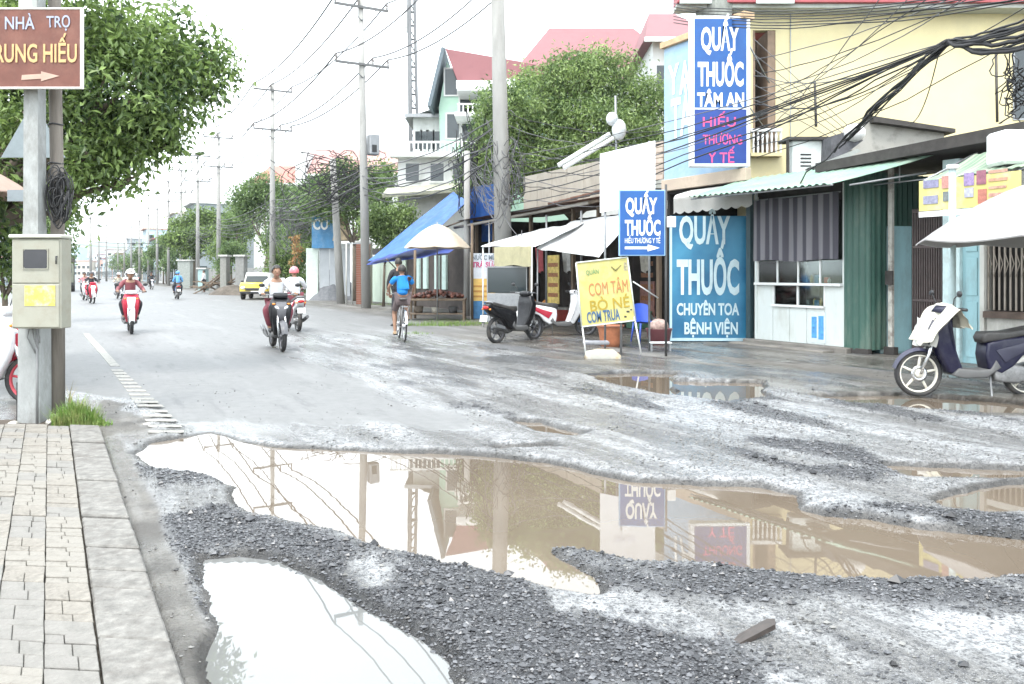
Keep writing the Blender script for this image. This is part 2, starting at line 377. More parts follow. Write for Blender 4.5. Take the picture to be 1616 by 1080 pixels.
    at3 = N.new('ShaderNodeAttribute'); at3.attribute_name = 'soaked'; dk = N.new('ShaderNodeMix'); dk.data_type = 'RGBA'; dk.blend_type = 'MULTIPLY'; L.new(at3.outputs['Fac'], dk.inputs['Factor']); L.new(c, dk.inputs['A']); dk.inputs['B'].default_value = (.24, .22, .20, 1); c = dk.outputs['Result']
    L.new(c, b.inputs['Base Color'])
    wv = math_('ADD', sp.outputs['Green'], math_('MULTIPLY', math_('SUBTRACT', streak2, .5), 1.6))
    ro = rng_(wv, .25, .8, .60, .10); L.new(ro, b.inputs['Roughness'])
    hh = math_('ADD', math_('MULTIPLY', fine, 1.0), math_('MULTIPLY', grit, .5))
    hh = math_('ADD', hh, math_('MULTIPLY', mid, 2.0))
    bp = N.new('ShaderNodeBump'); bp.inputs['Distance'].default_value = .012; bp.inputs['Strength'].default_value = .8; L.new(hh, bp.inputs['Height'])
    amt = rng_(at2.outputs['Fac'], 0, 1, .75, .12); L.new(amt, bp.inputs['Strength']); L.new(bp.outputs[0], b.inputs['Normal'])
    return m
road = bigmesh('road', V, Q, road_material()); road['kind'] = 'structure'
ca = road.data.color_attributes.new('zone', 'FLOAT_COLOR', 'POINT')
ca.data.foreach_set('color', np.stack([GR, WET, APRM, np.ones_like(GR)], 1).astype('f').ravel())
fa = road.data.attributes.new('tarmac', 'FLOAT', 'POINT'); fa.data.foreach_set('value', TAR.astype('f'))
fb = road.data.attributes.new('soaked', 'FLOAT', 'POINT'); fb.data.foreach_set('value', (sstep(-.07, -.025, DP)*(DP < .08)).astype('f'))
# far ground under everything, out to the horizon
MB().quad((-4000,-300,-.3),(4000,-300,-.3),(4000,6000,-.3),(-4000,6000,-.3)).build('ground', mat('earth', (.14,.14,.10), .9, var=.3, scale=.05), kind='structure')
# puddles: muddy water
def water_mat(lo=(.122,.097,.073,1), hi=(.146,.118,.090,1), nm='muddy water'):
    m = bpy.data.materials.new(nm); m.use_nodes = True; t = m.node_tree; N = t.nodes; L = t.links; b = N['Principled BSDF']
    b.inputs['Roughness'].default_value = .012; b.inputs['IOR'].default_value = 1.62; b.inputs['Specular IOR Level'].default_value = .5
    tc = N.new('ShaderNodeTexCoord'); n = N.new('ShaderNodeTexNoise'); n.inputs['Scale'].default_value = .9; n.inputs['Detail'].default_value = 5; L.new(tc.outputs['Object'], n.inputs['Vector'])
    cr = N.new('ShaderNodeValToRGB'); cr.color_ramp.elements[0].position = .35; cr.color_ramp.elements[0].color = lo; cr.color_ramp.elements[1].position = .65; cr.color_ramp.elements[1].color = hi
    L.new(n.outputs['Fac'], cr.inputs[0]); L.new(cr.outputs[0], b.inputs['Base Color'])
    n2 = N.new('ShaderNodeTexNoise'); n2.inputs['Scale'].default_value = 3; n2.inputs['Detail'].default_value = 2; L.new(tc.outputs['Object'], n2.inputs['Vector'])
    bp = N.new('ShaderNodeBump'); bp.inputs['Strength'].default_value = .012; bp.inputs['Distance'].default_value = .02; L.new(n2.outputs['Fac'], bp.inputs['Height']); L.new(bp.outputs[0], b.inputs['Normal'])
    return m
WM = water_mat(); WM2 = water_mat((.135,.136,.132,1), (.155,.156,.150,1), 'clear grey rainwater')
for P in PUDG:
    cx = sum(p[0] for p in P)/len(P); cy = sum(p[1] for p in P)/len(P)
    x0, x1 = min(p[0] for p in P)-.35, max(p[0] for p in P)+.35; y0, y1 = min(p[1] for p in P)-.3, max(p[1] for p in P)+.5
    z = -.0115-.0004*PUDG.index(P)
    # a sheet a little larger than the hollow; the banks bury its rim
    gxs = np.linspace(x0, x1, 70); gys = np.linspace(y0, y1, 50); gx, gy = np.meshgrid(gxs, gys); d = sdpoly(gx.ravel(), gy.ravel(), P).reshape(gx.shape)
    mb = MB()
    for j in range(49):
        for i in range(69):
            if max(d[j,i], d[j,i+1], d[j+1,i], d[j+1,i+1]) > -.28: mb.quad((gxs[i],gys[j],z),(gxs[i+1],gys[j],z),(gxs[i+1],gys[j+1],z),(gxs[i],gys[j+1],z))
    mb.build('puddle', WM2 if P is PUDG[1] else WM, kind='structure')
# loose chippings: thousands of little stones lying in the gravel bands (one mass of stones)
def stones(name, n, xr, yr, dens, sz, m, seed):
    r = np.random.default_rng(seed)
    x = r.uniform(*xr, n); y = r.uniform(yr[0]**.5, yr[1]**.5, n)**2
    ok = np.abs(x) < .70*y+.3; x, y = x[ok], y[ok]
    h, gr, wet, ap, ta, dp = field(x, y); p = dens(x, y, gr, wet, ap, ta, dp)
    k = r.random(len(x)) < p; x, y, h = x[k], y[k], h[k]; n = len(x)
    rad = r.lognormal(math.log(sz), .42, n); rad = np.minimum(rad, sz*3.2)
    base = np.array([(1,0,0),(-.2,.95,.1),(-.9,-.1,0),(.1,-1,.05),(.15,.1,.75),(-.1,.0,-.7)])
    fs = np.array([(0,1,4),(1,2,4),(2,3,4),(3,0,4),(1,0,5),(2,1,5),(3,2,5),(0,3,5)])
    a = r.uniform(0, 6.283, n); ca_, sa = np.cos(a), np.sin(a)
    jit = 1+r.uniform(-.35, .35, (n, 6, 3)); v = base[None]*jit; fl = r.uniform(.5, .95, n)
    xx = (v[:,:,0]*ca_[:,None]-v[:,:,1]*sa[:,None])*rad[:,None]+x[:,None]; yy2 = (v[:,:,0]*sa[:,None]+v[:,:,1]*ca_[:,None])*rad[:,None]*.8+y[:,None]
    zz = v[:,:,2]*rad[:,None]*fl[:,None]+h[:,None]+rad[:,None]*.25
    VV = np.stack([xx,yy2,zz],-1).reshape(-1,3); FF = (fs[None]+6*np.arange(n)[:,None,None]).reshape(-1,3)
    o = bigmesh(name, VV, FF, m, False, 3); o['kind'] = 'stuff'
    c = o.data.attributes.new('tone', 'FLOAT', 'POINT'); c.data.foreach_set('value', np.repeat(r.random(n), 6).astype('f'))
    return o
def stone_mat(name, lo, hi, rough):
    m = bpy.data.materials.new(name); m.use_nodes = True; N = m.node_tree.nodes; b = N['Principled BSDF']
    a = N.new('ShaderNodeAttribute'); a.attribute_name = 'tone'; cr = N.new('ShaderNodeValToRGB')
    cr.color_ramp.elements[0].color = (*lo, 1); cr.color_ramp.elements[1].color = (*hi, 1); m.node_tree.links.new(a.outputs['Fac'], cr.inputs[0])
    m.node_tree.links.new(cr.outputs[0], b.inputs['Base Color']); b.inputs['Roughness'].default_value = rough
    return m
SM = stone_mat('wet chippings', (.006,.006,.008), (.125,.127,.136), .33)
stones('gravel', 520000, (-6, 9), (2.2, 11), lambda x,y,gr,w,ap,ta,dp: gr*np.where(dp < .04, 1, .05)*sstep(12, 5, y)*.95, .0062, SM, 5)
stones('scattered_chippings', 150000, (-6, 10), (2.4, 12), lambda x,y,gr,w,ap,ta,dp: (1-gr)*(1-ap*.8)*(1-ta*.95)*np.where(dp < -.02, .55, .01)*sstep(.35,.7,fbm(x*1.8,y*1.8,3,31)), .0060, stone_mat('dusty chippings', (.020,.020,.020), (.22,.216,.205), .6), 6)

stones('coarse_gravel', 30000, (-5, 8), (2.2, 9), lambda x,y,gr,w,ap,ta,dp: gr*np.where(dp < .02, .55, .06)*sstep(.45, .62, fbm(x*3.1, y*3.1, 3, 77)), .0135, stone_mat('wet dark stones', (.005,.005,.006), (.075,.075,.08), .3), 8)
# ================================================================ helpers in the road frame
def rth(name, label, cat, l0, s0, group=None, z=0.0, **k):
    t = thing(name, label, cat, RL(l0, s0, z), TH, group); t.matrix_basis = Matrix.Translation(RL(l0, s0, z)) @ Matrix.Rotation(TH, 4, 'Z')
    OFF[t.name] = Matrix.Translation((-l0, -s0, -z)); return t
OFF = {}
def rb(t, smooth=False):
    m = MB(smooth); m.M = OFF[t.name]; return m
def fth(name, label, cat, px, py, group=None, yaw=0.0):     # a thing standing on the ground point seen at a photo position
    return thing(name, label, cat, G(px, py), yaw, group)
# common materials
CONC = mat('concrete', (.33,.325,.31), .85, var=.18, scale=5, bump=.3, dirt=(.12,.115,.10), dscale=3)
CONCL = mat('pale concrete', (.50,.50,.47), .8, var=.12, scale=7, bump=.25, dirt=(.25,.24,.22), dscale=4, stretch=(1,1,.25))
STEEL = mat('grey steel', (.30,.31,.32), .45, .6, var=.15, scale=12)
DARK = mat('black plastic', (.022,.022,.024), .45, var=.2, scale=20)
RUBBER = mat('tyre rubber', (.025,.025,.026), .8, var=.25, scale=30, dirt=(.16,.14,.12), dscale=6, damt=.5)
WHITE = mat('white paint', (.74,.75,.74), .45, var=.06, scale=5, dirt=(.5,.48,.44), dscale=5, damt=.5)
CHROME = mat('bright metal', (.55,.56,.57), .25, .9, var=.1)
ALLOY = mat('silver wheel alloy', (.50,.50,.49), .35, .7, var=.12)
WIREM = mat('black cable', (.018,.018,.02), .6, var=.2)
WIREG = mat('grey wire', (.10,.10,.105), .6, var=.2)
SOIL = mat('dark soil', (.07,.055,.042), .95, var=.4, scale=12, bump=.8)
# ---------------------------------------------------------------- pavement
pav = MB()
rows = np.arange(1.2, 7.52, .2)
def pavpt(w_, y, z): return (float(kerb_x(y+.1*w_))-w_, y+.1*w_, z)
ylist = list(np.linspace(1.0, 7.47, 34))
for a, c in zip(ylist[:-1], ylist[1:]):
    pav.quad(pavpt(0,a,.045), pavpt(0,c,.045), pavpt(4,c,.045), pavpt(4,a,.045)); pav.quad(pavpt(0,a,-.12), pavpt(0,c,-.12), pavpt(0,c,.045), pavpt(0,a,.045))
pav.quad(pavpt(0,7.47,-.12), pavpt(4,7.47,-.12), pavpt(4,7.47,.045), pavpt(0,7.47,.045))
pavement = pav.build('pavement', mat('joint dirt', (.10,.085,.065), .95, var=.35, scale=25, bump=.6), kind='structure')
TILE = [mat('paving tile pale', (.215,.20,.175), .8, var=.28, scale=9, bump=.6, bscale=60, dirt=(.12,.11,.095), dscale=9, damt=.9),
        mat('paving tile buff', (.20,.183,.158), .8, var=.3, scale=11, bump=.6, bscale=60, dirt=(.11,.10,.085), dscale=8, damt=.9),
        mat('paving tile grey', (.175,.167,.152), .85, var=.3, scale=10, bump=.6, bscale=60, dirt=(.15,.14,.13), dscale=6, damt=.8)]
def tilemesh(k):
    r = random.Random(k); mb = MB(); W2 = .2035; D2 = .197
    cuts = sorted([r.uniform(.28,.72)]) if k % 3 else [.33+r.uniform(-.03,.03), .66+r.uniform(-.03,.03)]
    ed = [0]+cuts+[1]
    for i in range(len(ed)-1):
        y0 = ed[i]*D2+.0014; y1 = ed[i+1]*D2-.0014
        xs = [0, W2] if r.random() < .35 else [0, W2*r.uniform(.35,.65), W2]
        for q in range(len(xs)-1): mb.box(xs[q]+.0014-W2/2, xs[q+1]-.0014-W2/2, y0-D2/2, y1-D2/2, -.03+r.uniform(-.003,0), r.uniform(-.004,.003), .003)
    sh = .561     # the courses run skew to the kerb line
    mb.v = [(x-sh*(y)+0, y-.1*x, z) for (x, y, z) in mb.v]
    return mb.mesh('paving_tile', TILE[k % 3])
TM = [tilemesh(k) for k in range(12)]
nt_ = 0
for j, y in enumerate(np.arange(1.9, 7.38, .2)):
    for i in range(9):
        w_ = .280+.098+i*.1945
        p = pavpt(w_, y+.02, .078+random.uniform(-.005,.004))
        o = inst(random.choice(TM), 'paving_tile', pavement, p, (random.gauss(0,.012), random.gauss(0,.012), random.gauss(0,.012)))
        nt_ += 1
y = 1.4
KM = mat('kerb stone', (.165,.158,.145), .85, var=.42, scale=14, bump=.9, dirt=(.11,.10,.09), dscale=9, damt=.9)
while y < 7.35:
    L_ = random.choice([.22,.3,.38,.5]); y2 = min(y+L_, 7.5)
    mb = MB(); dz = random.uniform(-.014,.006); e = .006
    a, b_, c, d = pavpt(.004,y+e,.082+dz), pavpt(.004,y2-e,.082+dz), pavpt(.272,y2-e,.086+dz), pavpt(.272,y+e,.084+dz)
    bm = bmesh.new(); T = [bm.verts.new(q) for q in (a,d,c,b_)]; B = [bm.verts.new((q[0],q[1],-.13)) for q in (a,d,c,b_)]
    bm.faces.new(T); bm.faces.new(B[::-1])
    for i in range(4): bm.faces.new((T[(i+1)%4],T[i],B[i],B[(i+1)%4]))
    bmesh.ops.recalc_face_normals(bm, faces=bm.faces[:]); bmesh.ops.bevel(bm, geom=bm.edges[:], offset=.008, segments=1, affect='EDGES')
    mb.bmadd(bm); mb.build('kerb_stone', KM, pavement); y = y2
# soil strip behind the pavement, with rubble
def lump(name, c, rx, ry, rz_, m, seed=0, nn=28, amp=.25, **k):
    mb = MB(True)
    def f(u, v):
        a = u*2*math.pi; r = (1-v); x = math.cos(a)*rx*r; y = math.sin(a)*ry*r
        n = mnoise.noise(Vector((x*1.7/rx*1.2+seed, y*1.7/ry*1.2, seed)))
        q = 1+amp*mnoise.noise(Vector((math.cos(a)*1.5+seed, math.sin(a)*1.5, 3.1)))
        return (c[0]+x*q, c[1]+y*q, c[2]-.02+rz_*(1-r**1.6)*(1+amp*n)+.10*rz_*mnoise.noise(Vector((x*9, y*9, seed)))*(r < .98))
    mb.grid(f, nn, nn//2); return mb.build(name, m, **k)
lump('soil', G(30,672), 1.15, .35, .07, SOIL, 3, kind='stuff')
RUB = mat('rubble stone', (.40,.38,.34), .85, var=.3, scale=20, bump=.6)
def rock(c, r, m, name='stone', seed=0, flat=.55):
    bm = bmesh.new(); bmesh.ops.create_icosphere(bm, subdivisions=2, radius=1); rr = random.Random(seed); ry = rr.uniform(.6,1)
    for v in bm.verts:
        n = 1+.45*mnoise.noise(v.co*1.3+Vector((seed*3.1,0,0))); v.co = Vector((v.co.x*r*n, v.co.y*r*ry*n, v.co.z*r*flat*n))
    mb = MB(); mb.bmadd(bm); o = mb.build(name, m); o.location = (c[0], c[1], c[2]+r*flat*.55); o.rotation_euler = (0,0,rr.uniform(0,3)); return o
for i, (px, py, r, lab) in enumerate([(88,663,.085,'pale long stone lying right of the pole foot'),(80,670,.06,'small pale stone in front of the pole foot'),(20,672,.05,'grey lump of rubble left of the pole foot'),(34,668,.03,'smallest lump of rubble in the dark soil'),(232,674,.05,'flat broken piece of tarmac beside the lane line'),(83,648,.07,'pale block half hidden behind the grass clump')]):
    tag(rock(G(px,py,.03 if px<120 else 0), r, RUB, seed=i), lab, 'stone', 'stones at the pavement end' if i < 4 or i == 5 else None)
# grass tuft
def grass(name, cx, cy, rx, ry, n, h, m, seed, z=0):
    r = np.random.default_rng(seed); V = []; Fc = []
    for i in range(n):
        a = r.uniform(0,6.283); q = r.random()**.6; x = cx+math.cos(a)*rx*q; y = cy+math.sin(a)*ry*q; hh = h*r.uniform(.35,1)*(1.15-.6*q); b = r.uniform(0,6.283); le = r.uniform(.1,.55)*hh
        dx, dy = math.cos(b), math.sin(b); wd = .004+.004*r.random(); o = len(V)
        for t in (0,.5,1):
            ww = wd*(1-t*.9); px = x+dx*le*t*t; py = y+dy*le*t*t; pz = z+hh*(t-.15*t*t)
            V += [(px-dy*ww,py+dx*ww,pz),(px+dy*ww,py-dx*ww,pz)]
        Fc += [(o,o+1,o+3,o+2),(o+2,o+3,o+5,o+4)]
    me = bpy.data.meshes.new(name); me.from_pydata(V, [], Fc); me.materials.append(m); o = bpy.data.objects.new(name, me); COL.objects.link(o); o['kind'] = 'stuff'; return o
GRM = mat('grass blade', (.15,.26,.05), .55, var=.4, scale=9, trans=.3, dirt=(.42,.38,.18), dscale=5, damt=.7)
g = G(115,676); grass('grass', g.x, g.y+.05, .22, .16, 1300, .36, GRM, 1)
grass('grass', G(140,676).x, G(140,676).y+.05, .2, .12, 400, .16, GRM, 2)
grass('grass', G(100,664).x, G(100,664).y, .20, .1, 260, .15, GRM, 4)
grass('grass', G(110,640).x, G(110,640).y, .03, .03, 14, .42, mat('dry stalk', (.30,.26,.13), .7), 3)
# ---------------------------------------------------------------- poles, box and sign on the left
P0 = G(55, 672)
t = thing('utility_pole', 'pale concrete pole carrying the grey meter box and brown sign at the left', 'utility pole', P0)
mb = MB(); 
for (z0, z1, a, b_) in ((-.05,1.0,.105,.10),(1.0,1.95,.10,.07),(1.95,9.0,.07,.055)):
    mb.add([(-a,-a,z0),(a,-a,z0),(a,a,z0),(-a,a,z0),(-b_,-b_,z1),(b_,-b_,z1),(b_,b_,z1),(-b_,b_,z1)], [(0,1,5,4),(1,2,6,5),(2,3,7,6),(3,0,4,7),(4,5,6,7)])
mb.build('shaft', mat('weathered pole concrete', (.30,.31,.305), .8, var=.25, scale=4, bump=.4, dirt=(.15,.145,.135), dscale=3.5, damt=.85, stretch=(1,1,.5)), t)
mb = MB()
for k in range(3): mb.tube([(.02+.02*k,-.115,.96),(.0+.06*k,-.125,.85),(.07+.02*k,-.11,.7+.05*k)], .006, 5)
mb.tube([(.085,-.11,-.02),(.082,-.105,.95)], .012, 6); mb.build('conduit', mat('grey conduit', (.2,.2,.2), .6), t)
mb = MB(); mb.box(-.14,-.105,-.06,-.03,.02,.42); mb.build('bracket', DARK, t)
t = thing('timber_post', 'thinner weathered brown round post standing right behind the pale pole', 'post', P0+Vector((.115,.17,0)))
MB().tube([(0,0,-.05),(.01,0,2),(-.02,0,3.6),(-.04,.02,8)], [.075,.062,.058,.05], 10).build('shaft', mat('old grey timber', (.17,.15,.13), .9, var=.35, scale=10, bump=.6, stretch=(1,1,.1)), t)
for z in (2.52, 2.9): MB().tube([(math.cos(a)*.066-.01, math.sin(a)*.066, z+.004*math.sin(a*3)) for a in np.linspace(0,6.28,14)], .008, 5).build('strap', DARK, t)
# coils of cable on the post
t = thing('cable_coil', 'tangled black coils of cable strapped to the brown post above the meter box', 'cable coil', P0+Vector((.19,.05,0)))
mb = MB(True)
for k in range(26):
    cx, cz, r1, r2 = random.uniform(-.03,.07), random.uniform(2.05,2.3), random.uniform(.04,.09), random.uniform(.12,.24); ph = random.uniform(-.3,.3); y0 = random.uniform(-.05,.05)
    mb.tube([(cx+r1*math.cos(a)+ph*.1*math.sin(a), y0+.02*math.sin(a*2), cz+r2*math.sin(a)) for a in np.linspace(0,6.28,20)], .006, 5)
mb.build('coil', WIREM, t)
t = thing('meter_box', 'grey green metal meter box with dark window and yellow sticker on the left pole', 'meter box', P0+Vector((0,-.14,0)))
BX = mat('grey green box paint', (.29,.285,.235), .5, var=.08, scale=5, dirt=(.22,.19,.14), dscale=6, damt=.45)
bx0 = at(18,371,7.55)-t.location; bx1 = at(96,519,7.55)-t.location
mb = MB(); mb.box(bx0.x, bx1.x, -.16, .02, bx1.z, bx0.z-.035, .008); mb.build('housing', BX, t)
MB().box(bx0.x-.018, bx1.x+.012, -.19, .03, bx0.z-.03, bx0.z+.005, .01).build('lid', mat('pale box lid', (.47,.47,.40), .5, var=.1), t)
mid = at(0,448,7.55).z
MB().box(bx0.x+.012, bx1.x-.012, -.172, -.158, mid+.006, bx0.z-.05, .005).build('upper_door', BX, t)
MB().box(bx0.x+.012, bx1.x-.012, -.172, -.158, bx1.z+.012, mid-.004, .005).build('lower_door', BX, t)
a, b_ = at(38,394,7.55)-t.location, at(76,424,7.55)-t.location
MB().prism([(a.x+.02,b_.z),(b_.x-.02,b_.z),(b_.x,b_.z+.02),(b_.x,a.z-.02),(b_.x-.02,a.z),(a.x+.02,a.z),(a.x,a.z-.02),(a.x,b_.z+.02)], -.178, -.172).build('window', mat('dark meter glass', (.03,.03,.035), .15), t)
mb = MB(); fr = .008
mb.box(a.x-fr, b_.x+fr, -.182, -.174, a.z, a.z+fr); mb.box(a.x-fr, b_.x+fr, -.182, -.174, b_.z-fr, b_.z); mb.box(a.x-fr, a.x, -.182, -.174, b_.z, a.z); mb.box(b_.x, b_.x+fr, -.182, -.174, b_.z, a.z); mb.build('window_frame', BX, t)
a, b_ = at(40,449,7.55)-t.location, at(88,483,7.55)-t.location
st = MB(); st.box(a.x,b_.x,-.176,-.1725,b_.z,a.z-.012); st.build('sticker', mat('faded yellow paper', (.55,.46,.10), .7, var=.25, scale=18, dirt=(.55,.52,.38), dscale=14, damt=.9), t)
MB().tube([(bx1.x-.03,-.175,mid+.25),(bx1.x-.03,-.19,mid+.25),(bx1.x-.03,-.19,mid+.18)], .007, 6).build('handle', DARK, t)
# brown lodging sign
t = thing('lodging_sign', 'rusty brown lodging signboard with white border and arrow at upper left', 'sign', P0+Vector((0,-.16,0)))
a = at(-92,6,7.5)-t.location; b_ = at(112,131,7.5)-t.location
BRN = mat('rusty brown sign paint', (.135,.045,.03), .6, var=.22, scale=6, dirt=(.20,.085,.06), dscale=5, damt=.6)
MB().box(a.x,b_.x,-.03,0,b_.z,a.z).build('board', BRN, t)
mb = MB(); e = .016
mb.box(a.x-e,b_.x+e,-.036,.004,b_.z-e,b_.z,.002); mb.box(a.x-e,b_.x+e,-.036,.004,a.z,a.z+e,.002); mb.box(a.x-e,a.x,-.036,.004,b_.z,a.z); mb.box(b_.x,b_.x+e,-.036,.004,b_.z,a.z); mb.build('border', mat('chipped white border', (.70,.69,.66), .6, var=.15, scale=20), t)
def wr(s, px, py, hpx, wpx, Y, m, t, bold=.014, name='lettering', yoff=0.0):
    p = at(px, py, Y)-t.location; return text(s, hpx/F*Y, m, t, (p.x, yoff, p.z), (1,0,0), (0,0,1), wpx/F*Y, name, bold)
WB = mat('pale blue lettering', (.30,.33,.44), .6); OR = mat('orange cream lettering', (.50,.33,.15), .6, var=.15, scale=30)
wr('NHÀ', 15, 38, 20, 48, 7.5, WB, t, yoff=-.034); wr('TRỌ', 77, 35, 18, 38, 7.5, WB, t, yoff=-.034); wr('TRUNG HIẾU', 33, 91, 29, 148, 7.5, OR, t, .02, yoff=-.034)
ar = [(-82+100,112),(49,110),(49,106),(79,113.5),(49,122),(49,118),(17,120)]
vs = [at(x,y_,7.5)-t.location for x,y_ in ar]; MB().add([(v.x,-.035,v.z) for v in vs],[tuple(range(7))[::-1]]).build('arrow', mat('faded cream arrow', (.42,.28,.22), .6), t)
mb = MB(); mb.box(-.06,.06,0,.10,a.z-.1,a.z+.25); mb.build('clamp', CONCL, t)
# triangular warning sign seen from behind
t = thing('warning_sign', 'pale grey back of a triangular road sign behind the left pole', 'road sign', at(53,600,9.2)*1.0)
t.location = Vector((at(53,0,9.2).x, 9.2, 0))
tri = [at(2,249,9.2),at(103,249,9.2),at(53,160,9.2)]; tri = [(p.x-t.location.x,p.z) for p in tri]
MB().prism(tri, -.006, .006).build('plate', mat('sign back aluminium', (.20,.235,.25), .5, .3, var=.15), t)
MB().tube([(0,.03,0),(0,.03,tri[2][1]-.05)], .035, 8).build('post', mat('galvanised post', (.6,.61,.6), .5, .2), t)
a = at(15,300,9.2); b_ = at(42,318,9.2); MB().box(a.x-t.location.x-.02,b_.x-t.location.x+.05,-.01,.0,b_.z,a.z).build('lower_plate', mat('lower plate grey', (.2,.23,.25), .5), t)
# beach umbrella at the far left edge
def umbrella(name, label, cx, cy, zr, za, R_, n, m, group=None, zfoot=0, lean=0):
    t = thing(name, label, 'umbrella', (cx, cy, zfoot)); mb = MB(True)
    nu, nv = n*6, 8
    def f(u, v):
        a = u*2*math.pi; k = abs(math.sin(a*n/2))          # between ribs the cloth sags in
        r = R_*v*(1-.035*k*v); z = za-(za-zr)*(v**1.6)-.03*k*v*R_
        return (math.cos(a)*r+lean*z, math.sin(a)*r, z-zfoot)
    mb.grid(f, nu, nv, thick=.012); mb.build('canopy', m, t)
    MB().tube([(0,0,0),(lean*(za-zfoot),0,za-zfoot+.06)], .018, 8).build('pole', STEEL, t)
    mb = MB()
    for k in range(n):
        a = 2*math.pi*k/n; mb.tube([(math.cos(a)*R_*v+lean*za, math.sin(a)*R_*v, za-zfoot-(za-zr)*v**1.6-.02) for v in (.02,.3,.6,.98)], .005, 4)
    mb.build('ribs', STEEL, t); return t
umbrella('market_umbrella', 'faded pink beige sun umbrella at the far left edge behind the pole', at(-95,0,9.6).x, 9.6, 2.41, 2.85, 1.03, 8, mat('faded pink canvas', (.50,.38,.32), .8, var=.08, trans=.35))
# ---------------------------------------------------------------- trees
def leafmat(name, lo, hi, trans=.35):
    m = bpy.data.materials.new(name); m.use_nodes = True; N = m.node_tree.nodes; L = m.node_tree.links; b = N['Principled BSDF']; b.inputs['Roughness'].default_value = .42
    a = N.new('ShaderNodeAttribute'); a.attribute_name = 'tone'; cr = N.new('ShaderNodeValToRGB'); cr.color_ramp.elements[0].color = (*lo,1); cr.color_ramp.elements[1].color = (*hi,1)
    L.new(a.outputs['Fac'], cr.inputs[0]); L.new(cr.outputs[0], b.inputs['Base Color'])
    tr = N.new('ShaderNodeBsdfTranslucent'); L.new(cr.outputs[0], tr.inputs['Color']); ms = N.new('ShaderNodeMixShader'); ms.inputs[0].default_value = trans
    L.new(b.outputs[0], ms.inputs[1]); L.new(tr.outputs[0], ms.inputs[2]); L.new(ms.outputs[0], N['Material Output'].inputs[0]); return m
LEAF1 = leafmat('broad glossy leaf', (.030,.065,.020), (.27,.38,.11)); LEAF2 = leafmat('mid green leaf', (.05,.10,.035), (.24,.34,.12)); LEAF3 = leafmat('light feathery leaf', (.06,.11,.035), (.30,.40,.14))
BARK = mat('bark', (.13,.105,.08), .95, var=.35, scale=8, bump=.8, stretch=(1,1,.3))
def crown(parent, lobes, n, leaf, m, seed, per=13, clump=.28, hang=.25, asp=.42, name='crown', gap=-9):
    r = np.random.default_rng(seed); vol = np.array([l[1]**2.2 for l in lobes]); vol = vol/vol.sum(); nc = n//per
    k = r.choice(len(lobes), nc, p=vol); C = np.array([list(l[0]) for l in lobes])[k]; R = np.array([l[1] for l in lobes])[k]
    d = r.normal(size=(nc,3)); d /= np.linalg.norm(d, axis=1)[:,None]; q = (.25+.75*r.random(nc)**.45); sq = np.array([l[2] if len(l) > 2 else .85 for l in lobes])[k]
    nz = np.array([mnoise.noise(Vector(C[i]+d[i]*R[i])*1.1) for i in range(nc)])
    tw = C+d*(R*q*(1+.35*nz))[:,None]*np.stack([np.ones(nc), np.ones(nc), sq],1)
    keep = np.array([mnoise.noise(Vector(p)*(1.35 if R[0] < 1.6 else .7)+Vector((seed,0,0))) > gap for p in tw]); tw = tw[keep]; nc = len(tw)
    tone = np.clip(r.beta(2,2.4,nc)+np.array([.45*mnoise.noise(Vector(p)*1.1+Vector((9,seed,0))) for p in tw]), 0, 1)
    T = np.repeat(tw, per, 0); N_ = len(T); sp = clump*r.uniform(.5,1.4,nc).repeat(per)
    P = T+r.normal(size=(N_,3))*sp[:,None]*.55; ton = np.clip(np.repeat(tone,per)+r.normal(size=N_)*.16, 0, 1)
    ax = r.normal(size=(N_,3)); ax[:,2] -= hang*2; ax /= np.linalg.norm(ax,axis=1)[:,None]
    up = r.normal(size=(N_,3))*.7; up[:,2] += 1.0; sd = np.cross(ax, up); sd /= np.linalg.norm(sd,axis=1)[:,None]+1e-9; nn = np.cross(sd, ax)
    le = leaf*r.uniform(.6,1.25,N_); w_ = le*asp
    A = P; B = P+ax*(le*.5)[:,None]+sd*(w_*.5)[:,None]+nn*(le*.06)[:,None]; Cc = P+ax*le[:,None]-nn*(le*.12)[:,None]; D = P+ax*(le*.5)[:,None]-sd*(w_*.5)[:,None]+nn*(le*.06)[:,None]
    V = np.stack([A,B,Cc,D],1).reshape(-1,3); Q = np.arange(4*N_).reshape(-1,4)
    o = bigmesh(name, V, Q, m, False); a = o.data.attributes.new('tone','FLOAT','POINT'); a.data.foreach_set('value', np.repeat(ton,4).astype('f')); o.parent = parent
    return o
def tree(name, label, base, lobes, n, leaf, m, seed, r0=.16, group=None, lean=(0,0), **k):
    t = thing(name, label, 'tree', base, 0, group); b0 = Vector(base); L2 = [(Vector(l[0])-b0, l[1])+tuple(l[2:]) for l in lobes]
    top = sum((l[0]*l[1] for l in L2), Vector())/sum(l[1] for l in L2); fork = Vector((top.x*.35+lean[0], top.y*.35+lean[1], max(.8, top.z*.5)))
    mb = MB(True); mb.tube([(0,0,-.1),(fork.x*.4,fork.y*.4,fork.z*.5),fork], [r0*1.2,r0,r0*.85], 9)
    for l in L2:
        c = l[0]; mid_ = fork.lerp(c,.5)+Vector((random.uniform(-.2,.2),random.uniform(-.2,.2),.1*l[1])); mb.tube([fork,mid_,c],[r0*.55,r0*.35,r0*.12],6)
        for q in range(4):
            d = Vector((random.gauss(0,1),random.gauss(0,1),random.gauss(0,.7))).normalized()*l[1]*.75; mb.tube([c.lerp(mid_,.3),c+d*.6,c+d],[r0*.16,r0*.09,.008],5)
    mb.build('trunk', BARK, t); crown(t, L2, n, leaf, m, seed, **k); return t
def lob(px, py, rpx, Y, sq=.9): return (at(px,py,Y), rpx/F*Y, sq)
